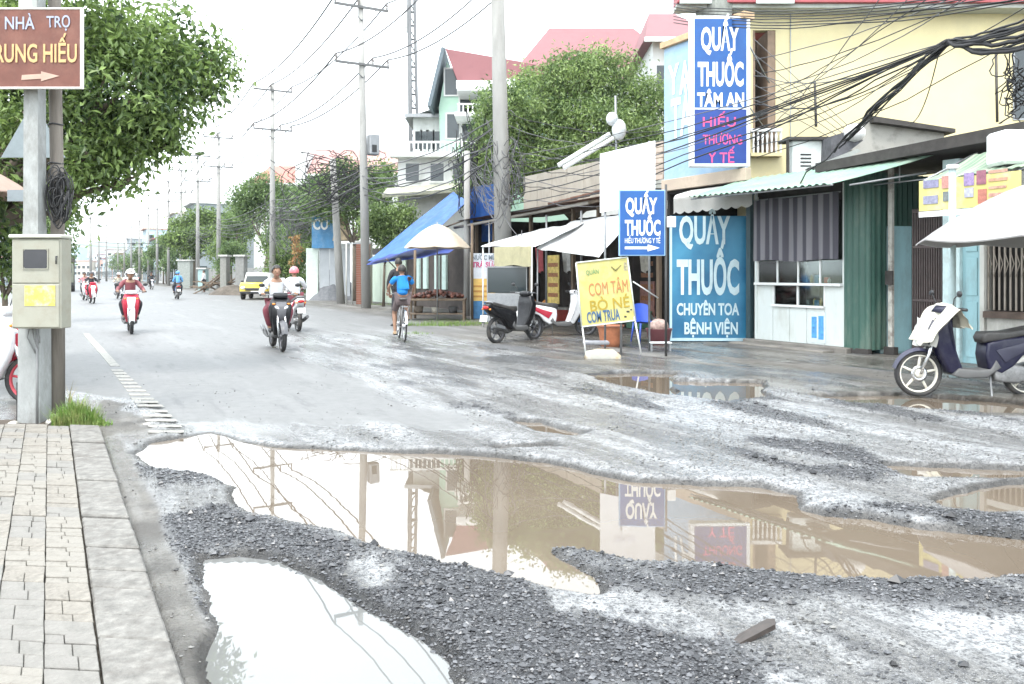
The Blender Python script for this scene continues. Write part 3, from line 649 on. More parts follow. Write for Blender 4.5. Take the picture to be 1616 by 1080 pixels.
tree('broadleaf_tree', 'big dark leafy tree overhanging the road behind the brown sign', at(-190,432,11.5)*1.0-Vector((0,0,CH)), [lob(30,50,95,11.5),lob(120,45,95,11),lob(205,60,90,11.3),lob(275,105,80,11.8),lob(320,110,50,12.1),lob(190,150,85,11),lob(120,190,75,11.5),lob(250,190,48,11.6),
   lob(150,250,50,11),lob(100,285,34,11.2),lob(25,170,70,12.2),lob(-60,120,120,12),lob(10,250,50,13),lob(270,225,22,11.5),lob(205,285,16,11.2),lob(175,262,36,11.2),lob(215,225,40,11.4),lob(130,225,45,11.1),lob(90,240,40,11.6),lob(235,170,42,11.5),lob(175,215,38,11.2),lob(0,205,50,10.7),lob(5,290,38,10.7),lob(-10,350,36,10.8),lob(-20,300,55,12.4),lob(20,210,50,12.6),lob(120,290,36,11.1),lob(110,330,16,11.3)], 46000, .125, LEAF1, 21, r0=.2, clump=.23, gap=-.13)
tree('roadside_shrub', 'low green bushy shrub beside the driveway left of the poles', Vector((at(10,0,13).x,13,0)), [lob(0,300,30,12.8),lob(5,380,34,13),lob(35,350,22,13.3),lob(-25,360,40,13),lob(20,420,30,13)], 3600, .12, LEAF1, 22, r0=.05, clump=.16)
tree('leafy_tree', 'leafy tree rising behind the meter box down the left verge', Vector((at(75,0,24).x,24,0)), [lob(85,345,34,24),lob(60,300,40,24),lob(95,390,20,24),lob(100,315,20,24),lob(60,390,30,24)], 5200, .15, LEAF2, 23, r0=.12)
# painted lane line of short bars, worn
LM = mat('worn road paint', (.30,.29,.26), .7, var=.25, scale=25, dirt=(.15,.148,.145), dscale=18, damt=1)
t = MB(); L0, L1 = G(139,532), G(262,680)
def gh(x, y): return float(field(np.array([float(x)]), np.array([float(y)]))[0][0])
t = MB(); dd = (L1-L0); n_ = 26
ln = thing('lane_line', 'worn cream lane line of closely set short bars', 'road marking', L0)
ys_ = np.linspace(532, 676, 80); path = []
for y_ in ys_: path.append(np.interp(y_, [532,562,588,618,650,676],[139,166,189,217,243,262]))
j = 0
for i in range(16):
    y0 = 612+ i*4.5*(1+.03*i) - 30; y1 = y0+3.2
    xc = np.interp(y0,[532,562,588,618,650,676],[139,166,189,217,243,262]); c0 = G(xc,y0,.028)-L0; c1 = G(np.interp(y1,[532,562,588,618,650,676],[139,166,189,217,243,262]),y1,.028)-L0
    w_ = .085+.005*i; zz = max(gh(c0.x+L0.x+d_, c0.y+L0.y) for d_ in (-w_,0,w_))+.005
    MB().slab((c1.x-w_,c1.y,zz),(c1.x+w_,c1.y,zz),(c0.x+w_,c0.y,zz),(c0.x-w_,c0.y,zz),.004).build('painted_bar', LM, ln)
mb = MB(); pr = None
for y_ in np.linspace(528, 580, 12):
    xc = np.interp(y_,[528,532,562,588],[136,139,166,189]); c = G(xc,y_,0)-L0; zz = max(gh(c.x+L0.x+d_, c.y+L0.y) for d_ in (-.07,0,.07))+.006; cur = ((c.x-.075,c.y,zz),(c.x+.075,c.y,zz))
    if pr: mb.slab(cur[0],cur[1],pr[1],pr[0],.006)
    pr = cur
mb.build('painted_strip', LM, ln)
# ================================================================ scooters, riders
def paint(name, col, **k): return mat(name, col, .38, var=.04, coat=.12, spec=.35, dirt=tuple(c*.6+.05 for c in col), dscale=8, damt=.4, **k)
P_BLACK = paint('black scooter paint', (.008,.008,.010)); P_RED = paint('red scooter paint', (.42,.02,.045)); P_WHITE = paint('white scooter paint', (.72,.72,.73))
P_NAVY = paint('navy scooter paint', (.008,.008,.03)); P_SILV = paint('silver scooter paint', (.38,.38,.42)); P_BLUE = paint('blue scooter paint', (.03,.10,.35)); P_GREY = paint('grey scooter paint', (.12,.12,.13))
SEAT = mat('seat vinyl', (.045,.043,.042), .5, var=.15, scale=14, bump=.2, dirt=(.14,.13,.12), dscale=4, damt=.5)
LENS = mat('headlight lens', (.72,.75,.78), .08, var=.05); RLENS = mat('red tail lens', (.5,.02,.02), .15); ALENS = mat('orange lens', (.75,.25,.03), .2); PLATE = mat('white number plate', (.78,.78,.76), .5)
CREAM = mat('cream rim', (.66,.63,.55), .4)
def wheel(par, x, R_, w_, rim, rot=True, spokes=5, wired=False):
    mb = MB(True); n = 30; prof = [(R_-.055,-w_*.55),(R_-.03,-w_),(R_-.008,-w_*.72),(R_,0),(R_-.008,w_*.72),(R_-.03,w_),(R_-.055,w_*.55)]
    mb.lathe(prof+[prof[0]], n, 'Y', (x,0,R_)); ty = mb.build('tyre', RUBBER, par)
    mb = MB(True); r2 = R_-.052; mb.lathe([(r2,-w_*.6),(r2-.016,-w_*.5),(r2-.02,0),(r2-.016,w_*.5),(r2,w_*.6),(r2-.001,0),(r2,-w_*.6)], n, 'Y', (x,0,R_)); mb.build('rim', rim, ty)
    mb = MB(True); mb.lathe([(0,-.05),(.045,-.05),(.05,-.03),(.05,.03),(.045,.05),(0,.05)], 14, 'Y', (x,0,R_)); mb.build('hub', rim, ty)
    if wired:
        mb = MB()
        for k in range(18):
            a = k*2*math.pi/18; b = a+.4*(1 if k % 2 else -1); mb.tube([(x+.03*math.cos(b),(.03 if k%2 else -.03),R_+.03*math.sin(b)),(x+r2*math.cos(a),0,R_+r2*math.sin(a))],.0022,4)
        mb.build('spoke', CHROME, ty, kind='stuff')
    else:
        for k in range(spokes):
            a = k*2*math.pi/spokes+.3; mb = MB(True); mb.tube([(x+.03*math.cos(a),0,R_+.03*math.sin(a)),(x+(r2-.01)*math.cos(a+.12),0,R_+(r2-.01)*math.sin(a+.12))],[.02,.013],6); mb.build('spoke', rim, ty)
        MB(True).lathe([(.05,.032),(.095,.032),(.095,.036),(.05,.036),(.05,.032)],20,'Y',(x,0,R_)).build('brake_disc', CHROME, ty)
    return ty
def scooter(name, label, loc, yaw, body=P_BLACK, accent=None, rim=ALLOY, group=None, face='low', sc=1.0, topbox=False, stand=True, lean=0.0, plate=True, mirrors=True):
    accent = accent or body; t = thing(name, label, 'scooter', loc, yaw, group); t.scale = (sc,)*3; t.rotation_euler = (lean,0,yaw)
    wheel(t, .63, .275, .042, rim); wheel(t, -.62, .275, .05, rim)
    tp = lambda x, z: 1
    # front mudguard
    mb = MB(True)
    def fd(u, v):
        a = math.radians(15+140*u); r = .305-.012*abs(v-.5)*2; y = (v-.5)*.13*(1-.35*abs(u-.4)); return (.63+r*math.cos(a), y, .275+r*math.sin(a)-.02*abs(v-.5)*2)
    mb.grid(fd, 14, 6, thick=.006); mb.build('front_mudguard', accent, t)
    for s in (-1, 1): MB(True).tube([(.63,s*.065,.275),(.53,s*.07,.52),(.45,s*.06,.74)],[.018,.022,.024],8).build('fork', CHROME, t)
    # leg shield and nose
    k = lambda x, z: .55+.45*min(1, max(0, (z-.25)/.45)) if z < .7 else 1-.9*max(0, z-.80)
    MB(True).prism([(.50,.80),(.46,.90),(.38,.985),(.30,.96),(.31,.80),(.255,.55),(.17,.36),(.10,.27),(.20,.245),(.33,.30),(.42,.46),(.49,.62)], .19, bevel=.035, seg=3, taper=k).build('leg_shield', body, t)
    MB(True).prism([(.515,.80),(.47,.905),(.44,.88),(.45,.70),(.40,.50),(.44,.50),(.52,.66)], .10, bevel=.02, seg=2, taper=lambda x, z: .5+.5*min(1, max(0,(z-.5)/.3))).build('nose_panel', accent, t)
    if face == 'low':
        for s in (-1, 1):
            bm = bmesh.new(); bmesh.ops.create_uvsphere(bm, u_segments=12, v_segments=8, radius=1)
            for v in bm.verts: v.co = Vector((.485+v.co.x*.035-.12*abs(v.co.y*.05+.055)*0, s*(.068)+v.co.y*.058, .795+v.co.z*.036+.5*(s*v.co.y*.05)))
            MB(True).bmadd(bm).build('headlight', LENS, t)
    # handlebar cowl
    MB(True).prism([(.43,1.00),(.37,1.075),(.28,1.06),(.27,.985),(.34,.955)], .13, bevel=.03, seg=3, taper=lambda x, z: 1).build('handlebar_cowl', body if face == 'low' else accent, t)
    if face != 'low': MB(True).ball((.41,0,1.02), (.045,.085,.045), 14).build('headlight', LENS, t)
    for s in (-1, 1):
        MB(True).tube([(.33,s*.11,1.03),(.31,s*.20,1.04),(.25,s*.34,1.035)],.012,6).build('handlebar', STEEL, t)
        MB(True).tube([(.285,s*.245,1.04),(.245,s*.355,1.035)],.018,8).build('grip', DARK, t)
        MB().tube([(.33,s*.22,1.045),(.33,s*.33,1.02)],.006,5).build('brake_lever', STEEL, t)
        if mirrors:
            m_ = MB(True).tube([(.32,s*.19,1.05),(.33,s*.24,1.16),(.32,s*.30,1.20)],.006,5).build('mirror_stalk', DARK, t)
            MB(True).ball((.315,s*.325,1.215),(.018,.058,.038),12).build('mirror', DARK, t)
        MB(True).ball((.47,s*.135,.87),(.025,.035,.018),8).build('indicator', ALENS, t)
    # floorboard, body, seat
    MB(True).prism([(.30,.27),(.22,.35),(.0,.33),(-.14,.34),(-.2,.45),(-.26,.36),(-.1,.24),(.15,.23)], .15, bevel=.02).build('floorboard', mat('floorboard plastic', (.10,.10,.10), .6), t)
    MB(True).prism([(-.12,.34),(-.09,.5),(-.11,.64),(-.30,.70),(-.62,.74),(-.90,.83),(-.97,.80),(-.93,.70),(-.74,.58),(-.52,.50),(-.40,.36),(-.27,.28)], .135, bevel=.035, seg=3, taper=lambda x, z: 1.0 if x > -.6 else 1-(-.6-x)*1.1).build('body_panel', body, t)
    for s in (-1, 1):
        MB(True).prism([(-.20,.56),(-.45,.63),(-.86,.78),(-.80,.70),(-.5,.54),(-.3,.42)], s*.128 if s > 0 else -.150, .150 if s > 0 else -.128, bevel=.006).build('side_stripe', accent, t)
    MB(True).prism([(-.07,.64),(-.05,.70),(-.10,.765),(-.35,.775),(-.48,.80),(-.80,.87),(-.86,.85),(-.80,.79),(-.5,.72),(-.3,.68)], .13, bevel=.03, seg=3, taper=lambda x, z: (.8 if x > -.1 else 1.05) if x > -.6 else .85).build('seat', SEAT, t)
    MB(True).tube([(-.72,.10,.80),(-.90,.09,.87),(-.98,.0,.88),(-.90,-.09,.87),(-.72,-.10,.80)],.012,7).build('grab_rail', STEEL if accent is not P_WHITE else WHITE, t)
    MB(True).ball((-.955,0,.755),(.03,.085,.04),12).build('tail_light', RLENS, t)
    for s in (-1,1): MB(True).ball((-.93,s*.10,.72),(.02,.03,.02),8).build('indicator', ALENS, t)
    mb = MB(); mb.slab((-.98,-.035,.62),(-1.02,-.035,.44),(-1.02,.035,.44),(-.98,.035,.62),.008); mb.slab((-.80,-.05,.60),(-.99,-.05,.60),(-.99,.05,.60),(-.80,.05,.60),.01); mb.build('rear_mudguard', DARK, t)
    if plate: MB().slab((-1.003,.095,.60),(-1.03,.095,.47),(-1.03,-.095,.47),(-1.003,-.095,.60),.004).build('number_plate', PLATE, t)
    # engine, swing arm, exhaust, shock, stand
    MB(True).prism([(-.20,.20),(-.18,.36),(-.40,.40),(-.60,.36),(-.72,.30),(-.70,.23),(-.45,.17)], -.02, .13, bevel=.03).build('engine', mat('dull engine alloy', (.22,.22,.22), .5, .5, var=.3, scale=20), t)
    MB(True).tube([(-.25,-.10,.24),(-.42,-.13,.22),(-.55,-.15,.28),(-.93,-.16,.38)],[.018,.02,.045,.042],10).build('exhaust', mat('dark exhaust', (.10,.10,.10), .4, .6), t)
    MB().prism([(-.55,.30),(-.58,.36),(-.84,.43),(-.83,.36)], -.205, -.195).build('heat_shield', STEEL, t)
    MB(True).tube([(-.62,.12,.32),(-.70,.12,.62)],[.026,.02],8).build('shock_absorber', mat('shock spring', (.45,.45,.45), .4, .5), t)
    if stand: MB(True).tube([(-.15,.10,.26),(-.12,.20,.02),(-.10,.22,.0)],.011,6).build('side_stand', STEEL, t)
    if topbox: MB().box(-.95,-.62,-.17,.17,.86,1.12,.03).build('delivery_box', mat('red delivery box', (.5,.04,.04), .5), t)
    return t
SKIN = mat('skin', (.30,.17,.11), .55, var=.08); HAIR = mat('black hair', (.015,.012,.01), .5, var=.3, scale=60, bump=.5)
CHAIN_ = {}
def skinmesh(name, joints, edges, m, parent, sub=2, root=None):
    names = list(joints); me = bpy.data.meshes.new(name); me.from_pydata([joints[n][0] for n in names], [(names.index(a), names.index(b)) for a, b in edges], [])
    o = bpy.data.objects.new(name, me); COL.objects.link(o)
    md = o.modifiers.new('s', 'SKIN'); md.use_smooth_shade = True
    for i, n in enumerate(names):
        r = joints[n][1]; me.skin_vertices[0].data[i].radius = (r, r) if not isinstance(r, tuple) else r; me.skin_vertices[0].data[i].use_root = (n == root)
    sb = o.modifiers.new('u', 'SUBSURF'); sb.levels = sb.render_levels = sub
    bpy.context.view_layer.update(); ev = o.evaluated_get(bpy.context.evaluated_depsgraph_get()); m2 = bpy.data.meshes.new_from_object(ev)
    COL.objects.unlink(o); bpy.data.objects.remove(o); bpy.data.meshes.remove(me)
    m2.name = name; m2.materials.clear(); m2.materials.append(m); m2.polygons.foreach_set('use_smooth', [True]*len(m2.polygons))
    o = bpy.data.objects.new(name, m2); COL.objects.link(o); o.parent = parent; return o
def person(name, label, loc, yaw, J, shirt, pants, head='hair', headcol=None, group=None, sleeves='short', legs='long', sc=1.0, fem=False, shoes=None, grip=True, glow=None):
    """J: joint positions in the figure's own frame, facing +X."""
    t = thing(name, label, 'person', loc, yaw, group); t.scale = (sc,)*3
    g = {k: Vector(v) for k, v in J.items()}; hd = g['head']; nk = g['neck']
    j = {'pel': (g['pel'], (.115,.14)), 'wai': (g['pel'].lerp(g['che'],.45), (.095,.125)), 'che': (g['che'], (.11,.15)), 'neb': (g['che'].lerp(nk,.72), (.065,.075)), 'nek': (nk, .048), 'hd0': (hd-Vector((0,0,.03)), .06)}
    e = [('pel','wai'),('wai','che'),('che','neb'),('neb','nek'),('nek','hd0')]
    for s, q in (('l',1),('r',-1)):
        j['sh'+s] = (g['sh'+s], .052); j['el'+s] = (g['el'+s], .038); j['wr'+s] = (g['wr'+s], .026); d = (g['wr'+s]-g['el'+s]).normalized(); j['pa'+s] = (g['wr'+s]+d*.06, (.028,.022))
        j['hi'+s] = (g['hi'+s], .080); j['kn'+s] = (g['kn'+s], .055); j['cf'+s] = (g['kn'+s].lerp(g['an'+s],.35), .05); j['an'+s] = (g['an'+s], .034); j['to'+s] = (g['to'+s], .03)
        e += [('neb','sh'+s),('sh'+s,'el'+s),('el'+s,'wr'+s),('wr'+s,'pa'+s),('pel','hi'+s),('hi'+s,'kn'+s),('kn'+s,'cf'+s),('cf'+s,'an'+s),('an'+s,'to'+s)]
    skinmesh('body', j, e, SKIN, t, 2, 'pel')
    # head with brow, nose, chin and ears
    bm = bmesh.new(); bmesh.ops.create_uvsphere(bm, u_segments=20, v_segments=14, radius=1)
    for v in bm.verts:
        x, y, z = v.co; nose = max(0, 1-abs(y)*6)*max(0, 1-abs(z+.05)*3.2)*(x > 0)*.24; jaw = 1-.22*max(0,-z); eye = -.06*max(0,1-abs(abs(y)-.36)*5)*max(0,1-abs(z-.12)*6)*(x > 0)
        v.co = hd+Vector((x*.092*jaw+nose*.09+eye*.1+.012*(z < -.6), y*.074*jaw, z*.112))
    h = MB(True).bmadd(bm).build('head', SKIN, t)
    for s in (-1,1):
        MB(True).ball(hd+Vector((.0,s*.074,-.005)),(.016,.008,.028),8).build('ear', SKIN, h)
        MB(True).ball(hd+Vector((.076,s*.028,.015)),(.010,.014,.008),8).build('eye', DARK, h)
    MB(True).ball(hd+Vector((.083,0,-.055)),(.010,.026,.007),8).build('mouth', mat('lips', (.35,.12,.10), .5), h)
    def cap(R_, zc, col, nm, front=.35):
        bm = bmesh.new(); bmesh.ops.create_uvsphere(bm, u_segments=18, v_segments=12, radius=1)
        dl = [v for v in bm.verts if v.co.z < (-.35 if v.co.x < 0 else -.35+ (v.co.x)*front*2)]
        bmesh.ops.delete(bm, geom=dl, context='VERTS')
        for v in bm.verts: v.co = hd+Vector((v.co.x*R_[0]-.006, v.co.y*R_[1], v.co.z*R_[2]+zc))
        return MB(True).bmadd(bm).build(nm, col, t)
    if head == 'helmet':
        c = cap((.135,.122,.135), .02, headcol, 'helmet', .36); MB(True).grid(lambda u, v: tuple(hd+Vector((.10+.06*v, (u-.5)*.18*(1-.3*v), .055-.02*v))), 6, 3, thick=.005).build('peak', headcol, c)
        MB().tube([hd+Vector((-.02,.085,-.02)),hd+Vector((.03,.04,-.115)),hd+Vector((.03,-.04,-.115)),hd+Vector((-.02,-.085,-.02))],.006,4).build('strap', DARK, c)
    else: cap((.110,.094,.128), .016, HAIR if head == 'hair' else headcol, 'hair', .42)
    if head == 'cap': c = cap((.107,.092,.12), .022, headcol, 'cap', .62); MB(True).grid(lambda u, v: tuple(hd+Vector((.08+.08*v,(u-.5)*.14*(1-.3*v*v),.05-.015*v))),6,3,thick=.005).build('peak', headcol, c)
    if fem: MB(True).tube([hd+Vector((-.08,0,.02)),hd+Vector((-.11,0,-.08)),hd+Vector((-.12,0,-.22))],[.045,.04,.015],8).build('hair', HAIR, t)
    # shirt
    sj = {'p': (g['pel']+Vector((0,0,.02)), (.142,.162)), 'w': (g['pel'].lerp(g['che'],.45), (.128,.152)), 'c': (g['che'], (.135,.175)), 'n': (g['che'].lerp(nk,.86), (.066,.085))}; se = [('p','w'),('w','c'),('c','n')]
    for s in 'lr':
        sj['s'+s] = (g['sh'+s], .068); se.append(('n','s'+s)); f = .62 if sleeves == 'short' else 1
        if f == 1: sj['e'+s] = (g['el'+s], .052); sj['f'+s] = (g['el'+s].lerp(g['wr'+s],.92), .038); se += [('s'+s,'e'+s),('e'+s,'f'+s)]
        else: sj['e'+s] = (g['sh'+s].lerp(g['el'+s],f), .06); se.append(('s'+s,'e'+s))
    skinmesh('shirt', sj, se, shirt, t, 2, 'c')
    pj = {'p': (g['pel'], (.128,.155))}; pe = []
    for s in 'lr':
        pj['h'+s] = (g['hi'+s], .095); pe.append(('p','h'+s))
        if legs == 'long': pj['k'+s] = (g['kn'+s], .072); pj['a'+s] = (g['an'+s]+Vector((0,0,.03)), .052); pe += [('h'+s,'k'+s),('k'+s,'a'+s)]
        else: pj['k'+s] = (g['hi'+s].lerp(g['kn'+s],.88), .078); pe.append(('h'+s,'k'+s))
    skinmesh('trousers' if legs == 'long' else 'shorts', pj, pe, pants, t, 2, 'p')
    for s in 'lr':
        a, b = g['an'+s], g['to'+s]; MB(True).tube([a+Vector((-.04,0,-.02)), a.lerp(b,.3)+Vector((0,0,-.015)), b+Vector((.03,0,-.01)), b+Vector((.055,0,-.015))],[.036,.042,.038,.015],10).build('shoe', shoes or DARK, t)
        # hand: palm is the body's end; four fingers and a thumb close on the grip or hang loose
        d = (g['wr'+s]-g['el'+s]).normalized(); pal = g['wr'+s]+d*.085; sd = Vector((0,1 if s == 'l' else -1,0)); hand = MB(True)
        for k in range(4):
            o0 = pal+sd*(-.028+.018*k)+Vector((0,0,.01)); ln = (.062,.07,.066,.05)[k]
            c1 = Vector((.55,0,-.3)) if grip else d
            hand.tube([o0, o0+(d*.5+c1*.3)*ln, o0+(d*.4+Vector((.2,0,-.9)))*ln*.8, o0+(Vector((-.1,0,-1)))*ln*.75],[.0095,.009,.008,.006],6)
        hand.tube([pal-sd*.03-d*.03, pal-sd*.045+d*.0+Vector((0,0,-.02)), pal-sd*.035+d*.02+Vector((0,0,-.045))],[.011,.010,.007],6)
        hand.build('fingers', SKIN, t, kind='stuff') if False else hand.build('fingers', SKIN, t)
    return t
def ride(hipx=-.28, lean=.08, w=.0, dz=0):
    return dict(pel=(hipx,0,.84+dz), che=(hipx+lean,0,1.15+dz), neck=(hipx+lean+.05,0,1.34+dz), head=(hipx+lean+.09,0,1.46+dz),
        shl=(hipx+lean+.01,.17,1.26+dz), shr=(hipx+lean+.01,-.17,1.26+dz), ell=(hipx+lean+.16,.30,1.08+dz*.5), elr=(hipx+lean+.16,-.30,1.08+dz*.5), wrl=(.19,.30,1.06), wrr=(.19,-.30,1.06),
        hil=(hipx+.04,.09,.82+dz), hir=(hipx+.04,-.09,.82+dz), knl=(.10,.20+w,.74), knr=(.10,-.20-w,.74), anl=(.05,.15,.40), anr=(.05,-.15,.40), tol=(.16,.15,.37), tor=(.16,-.15,.37))
def pillion(hipx=-.62):
    d = ride(hipx, .05, .05, .06); d.update(wrl=(hipx+.28,.13,1.0), wrr=(hipx+.28,-.13,1.0), ell=(hipx+.1,.27,1.05), elr=(hipx+.1,-.27,1.05), knl=(hipx+.36,.24,.76), knr=(hipx+.36,-.24,.76), anl=(hipx+.24,.2,.42), anr=(hipx+.24,-.2,.42), tol=(hipx+.34,.2,.39), tor=(hipx+.34,-.2,.39)); return d
def cloth(n, c, **k): return mat(n, c, .85, var=.16, scale=7, bump=.5, bscale=18, **k)
C_WHITE = cloth('white shirt cloth', (.70,.71,.73)); C_PINK = mat('pink red helmet', (.62,.16,.18), .3, coat=.4); C_MAR = cloth('maroon trouser cloth', (.17,.04,.055)); C_BRN = cloth('grey brown trouser cloth', (.14,.09,.085))
C_BLU = cloth('bright blue shirt cloth', (.01,.19,.52)); C_TAU = cloth('taupe shorts cloth', (.13,.10,.10)); C_DRED = cloth('dark red blouse', (.20,.06,.07)); C_DARK = cloth('dark clothing', (.025,.025,.03)); C_BEI = cloth('beige jacket', (.52,.47,.38)); C_PNK = cloth('pink jacket', (.55,.25,.27))
def spot(px, py): return G(px, py, .02)
FWD = TH+math.pi/2       # heading away along the road
ONC = TH-math.pi/2       # coming towards us
# man on the black scooter, coming towards the camera
p = spot(438, 551); y_ = math.radians(-66)
scooter('motor_scooter', 'black scooter with white V shaped headlights ridden towards us by the bareheaded man', p, y_, P_BLACK, P_GREY, mat('dark alloy', (.10,.10,.11), .4, .5), group='scooters being ridden along the road', stand=False, plate=False)
person('person', 'man with black hair in a white shirt riding the black scooter towards us', p, y_, ride(-.26,.05,.03), C_WHITE, C_MAR, 'hair', sleeves='long', group='riders on the road')
p = spot(463, 521); y_ = FWD-.05
scooter('motor_scooter', 'white and red scooter ridden away, just right of the black scooter', p, y_, P_WHITE, P_RED, group='scooters being ridden along the road', stand=False)
person('person', 'rider in a white shirt and pink helmet seen from behind', p, y_, ride(-.24,.06,.04), C_WHITE, C_MAR, 'helmet', C_PINK, sleeves='long', group='riders on the road')
p = spot(206, 525); y_ = ONC-.03
scooter('motor_scooter', 'bright red scooter with pale cowl coming down the middle of the left lane', p, y_, P_RED, P_WHITE, group='scooters being ridden along the road', sc=.96, stand=False, plate=False, face='high')
person('person', 'woman in a dark red blouse and white helmet on the bright red scooter', p, y_, ride(-.26,.06,.02), C_DRED, C_DARK, 'helmet', C_WHITE, sleeves='long', sc=.96, group='riders on the road')
for (px, py, col, acc, c1, c2, hm, hc, lab, lab2, sc_) in [
  (145,479,P_RED,P_WHITE,C_DARK,C_DARK,'helmet',mat('dark helmet',(.05,.05,.06),.3),'dark red scooter with white front, nearer of the pair at far left','dark clothed rider with a dark helmet, nearer of the pair at far left',.95),
  (134,474,P_WHITE,P_RED,C_PNK,C_DARK,'cap',C_DARK,'white scooter half hidden behind the dark red one at far left','rider in pink with a dark cap, half hidden at far left',.95),
  (188,472,P_GREY,P_SILV,C_BEI,C_DARK,'helmet',C_WHITE,'grey scooter just left of and beyond the red scooter','rider in a beige jacket beyond the red scooter',.93)]:
    p = spot(px, py); scooter('motor_scooter', lab, p, ONC+.1, col, acc, group='scooters being ridden along the road', sc=sc_, stand=False, plate=False); person('person', lab2, p, ONC+.1, ride(), c1, c2, hm, hc, sleeves='long', sc=sc_, group='riders on the road')
p = spot(239, 457); scooter('motor_scooter', 'dark scooter farthest up the road, in its middle', p, ONC+.05, P_BLACK, P_SILV, group='scooters being ridden along the road', stand=False, plate=False); person('person', 'rider in dark clothes on the scooter farthest up the road', p, ONC, ride(), C_DARK, C_DARK, 'helmet', C_DARK, sleeves='long', group='riders on the road')
p = spot(279, 472); y_ = FWD; scooter('motor_scooter', 'grey scooter carrying two people away up the road', p, y_, P_GREY, P_BLUE, group='scooters being ridden along the road', sc=.95, stand=False)
person('person', 'driver in dark clothes in front of the passenger in pale blue', p, y_, ride(), C_DARK, C_DARK, 'helmet', C_DARK, sleeves='long', sc=.95, group='riders on the road'); person('person', 'passenger in a pale blue jacket sitting behind the dark driver', p, y_, pillion(), cloth('pale blue jacket', (.12,.32,.60)), C_DARK, 'helmet', mat('blue helmet',(.08,.25,.55),.3), sleeves='long', sc=.95, group='riders on the road')
# ---- bicycle and the man in blue
def bicycle(label, loc, yaw):
    t = thing('bicycle', label, 'bicycle', loc, yaw); FR = paint('old bicycle paint', (.16,.15,.14))
    for x in (.52,-.50): wheel(t, x, .33, .019, CHROME, wired=True)
    def tb(n, pts, r, m=FR): MB(True).tube(pts, r, 7).build(n, m, t)
    tb('down_tube', [(.36,0,.70),(.0,0,.28)], .017); tb('top_tube', [(.35,0,.78),(-.16,0,.74)], .014); tb('seat_tube', [(.0,0,.28),(-.18,0,.86)], .015); tb('head_tube', [(.39,0,.62),(.34,0,.92)], .018)
    for s in (-1,1): tb('fork', [(.52,s*.05,.33),(.42,s*.05,.6),(.39,0,.64)], .011); tb('chain_stay', [(.0,s*.03,.28),(-.50,s*.055,.33)], .009); tb('seat_stay', [(-.15,s*.02,.74),(-.50,s*.055,.33)], .008)
    tb('handlebar', [(.20,.27,1.0),(.33,.22,1.0),(.35,0,.96),(.33,-.22,1.0),(.20,-.27,1.0)], .011, CHROME)
    MB(True).prism([(-.06,.89),(-.10,.91),(-.30,.92),(-.32,.87),(-.2,.87)], .085, bevel=.02, taper=lambda x, z: .35 if x > -.12 else 1).build('saddle', SEAT, t)
    mb = MB(True)
    for (x, a0) in ((-.50,40),(.52,20)): mb.grid(lambda u, v: (x+.352*math.cos(math.radians(a0+130*u)),(v-.5)*.05,.33+.352*math.sin(math.radians(a0+130*u))),12,2,thick=.002)
    mb.build('mudguard', CHROME, t)
    mb = MB()
    for y in (-.05,0,.05): mb.tube([(-.28,y,.74),(-.72,y,.74)],.006,4)
    mb.tube([(-.72,-.06,.74),(-.72,.06,.74)],.007,4); mb.tube([(-.28,-.06,.74),(-.28,.06,.74)],.007,4)
    for s in (-1,1): mb.tube([(-.66,s*.06,.74),(-.51,s*.06,.34)],.006,4)
    mb.build('rear_rack', STEEL, t)
    MB(True).lathe([(0,-.05),(.085,-.05),(.085,-.045),(0,-.045)],20,'Y',(0,0,.28)).build('chainring', CHROME, t)
    for s, a in ((1,-1.2),(-1,1.9)):
        e = Vector((.17*math.cos(a),s*.09,.28+.17*math.sin(a))); tb('crank', [(0,s*.06,.28),tuple(e)], .01, CHROME); MB().box(e.x-.05,e.x+.05,min(s*.09,s*.17),max(s*.09,s*.17),e.z-.012,e.z+.012).build('pedal', DARK, t)
    return t
p = spot(634, 537); y_ = FWD-.25
bicycle('old bicycle ridden away along the right verge by the man in blue', p, y_)
J = dict(pel=(-.17,0,.97), che=(-.10,0,1.28), neck=(-.06,0,1.46), head=(-.03,0,1.57), shl=(-.09,.18,1.38), shr=(-.09,-.18,1.38), ell=(.04,.29,1.20), elr=(.04,-.29,1.20), wrl=(.14,.26,1.07), wrr=(.14,-.26,1.07),
   hil=(-.13,.09,.95), hir=(-.13,-.09,.95), knl=(.14,.15,.62), knr=(.26,-.12,.82), anl=(.02,.15,.20), anr=(.0,-.13,.52), tol=(.13,.15,.15), tor=(.12,-.13,.48))
person('person', 'man in a bright blue shirt and brown shorts cycling away with bare calves', p, y_, J, C_BLU, C_TAU, 'hair', sleeves='short', legs='short', shoes=mat('tan sandal', (.45,.32,.2), .7), sc=.95)
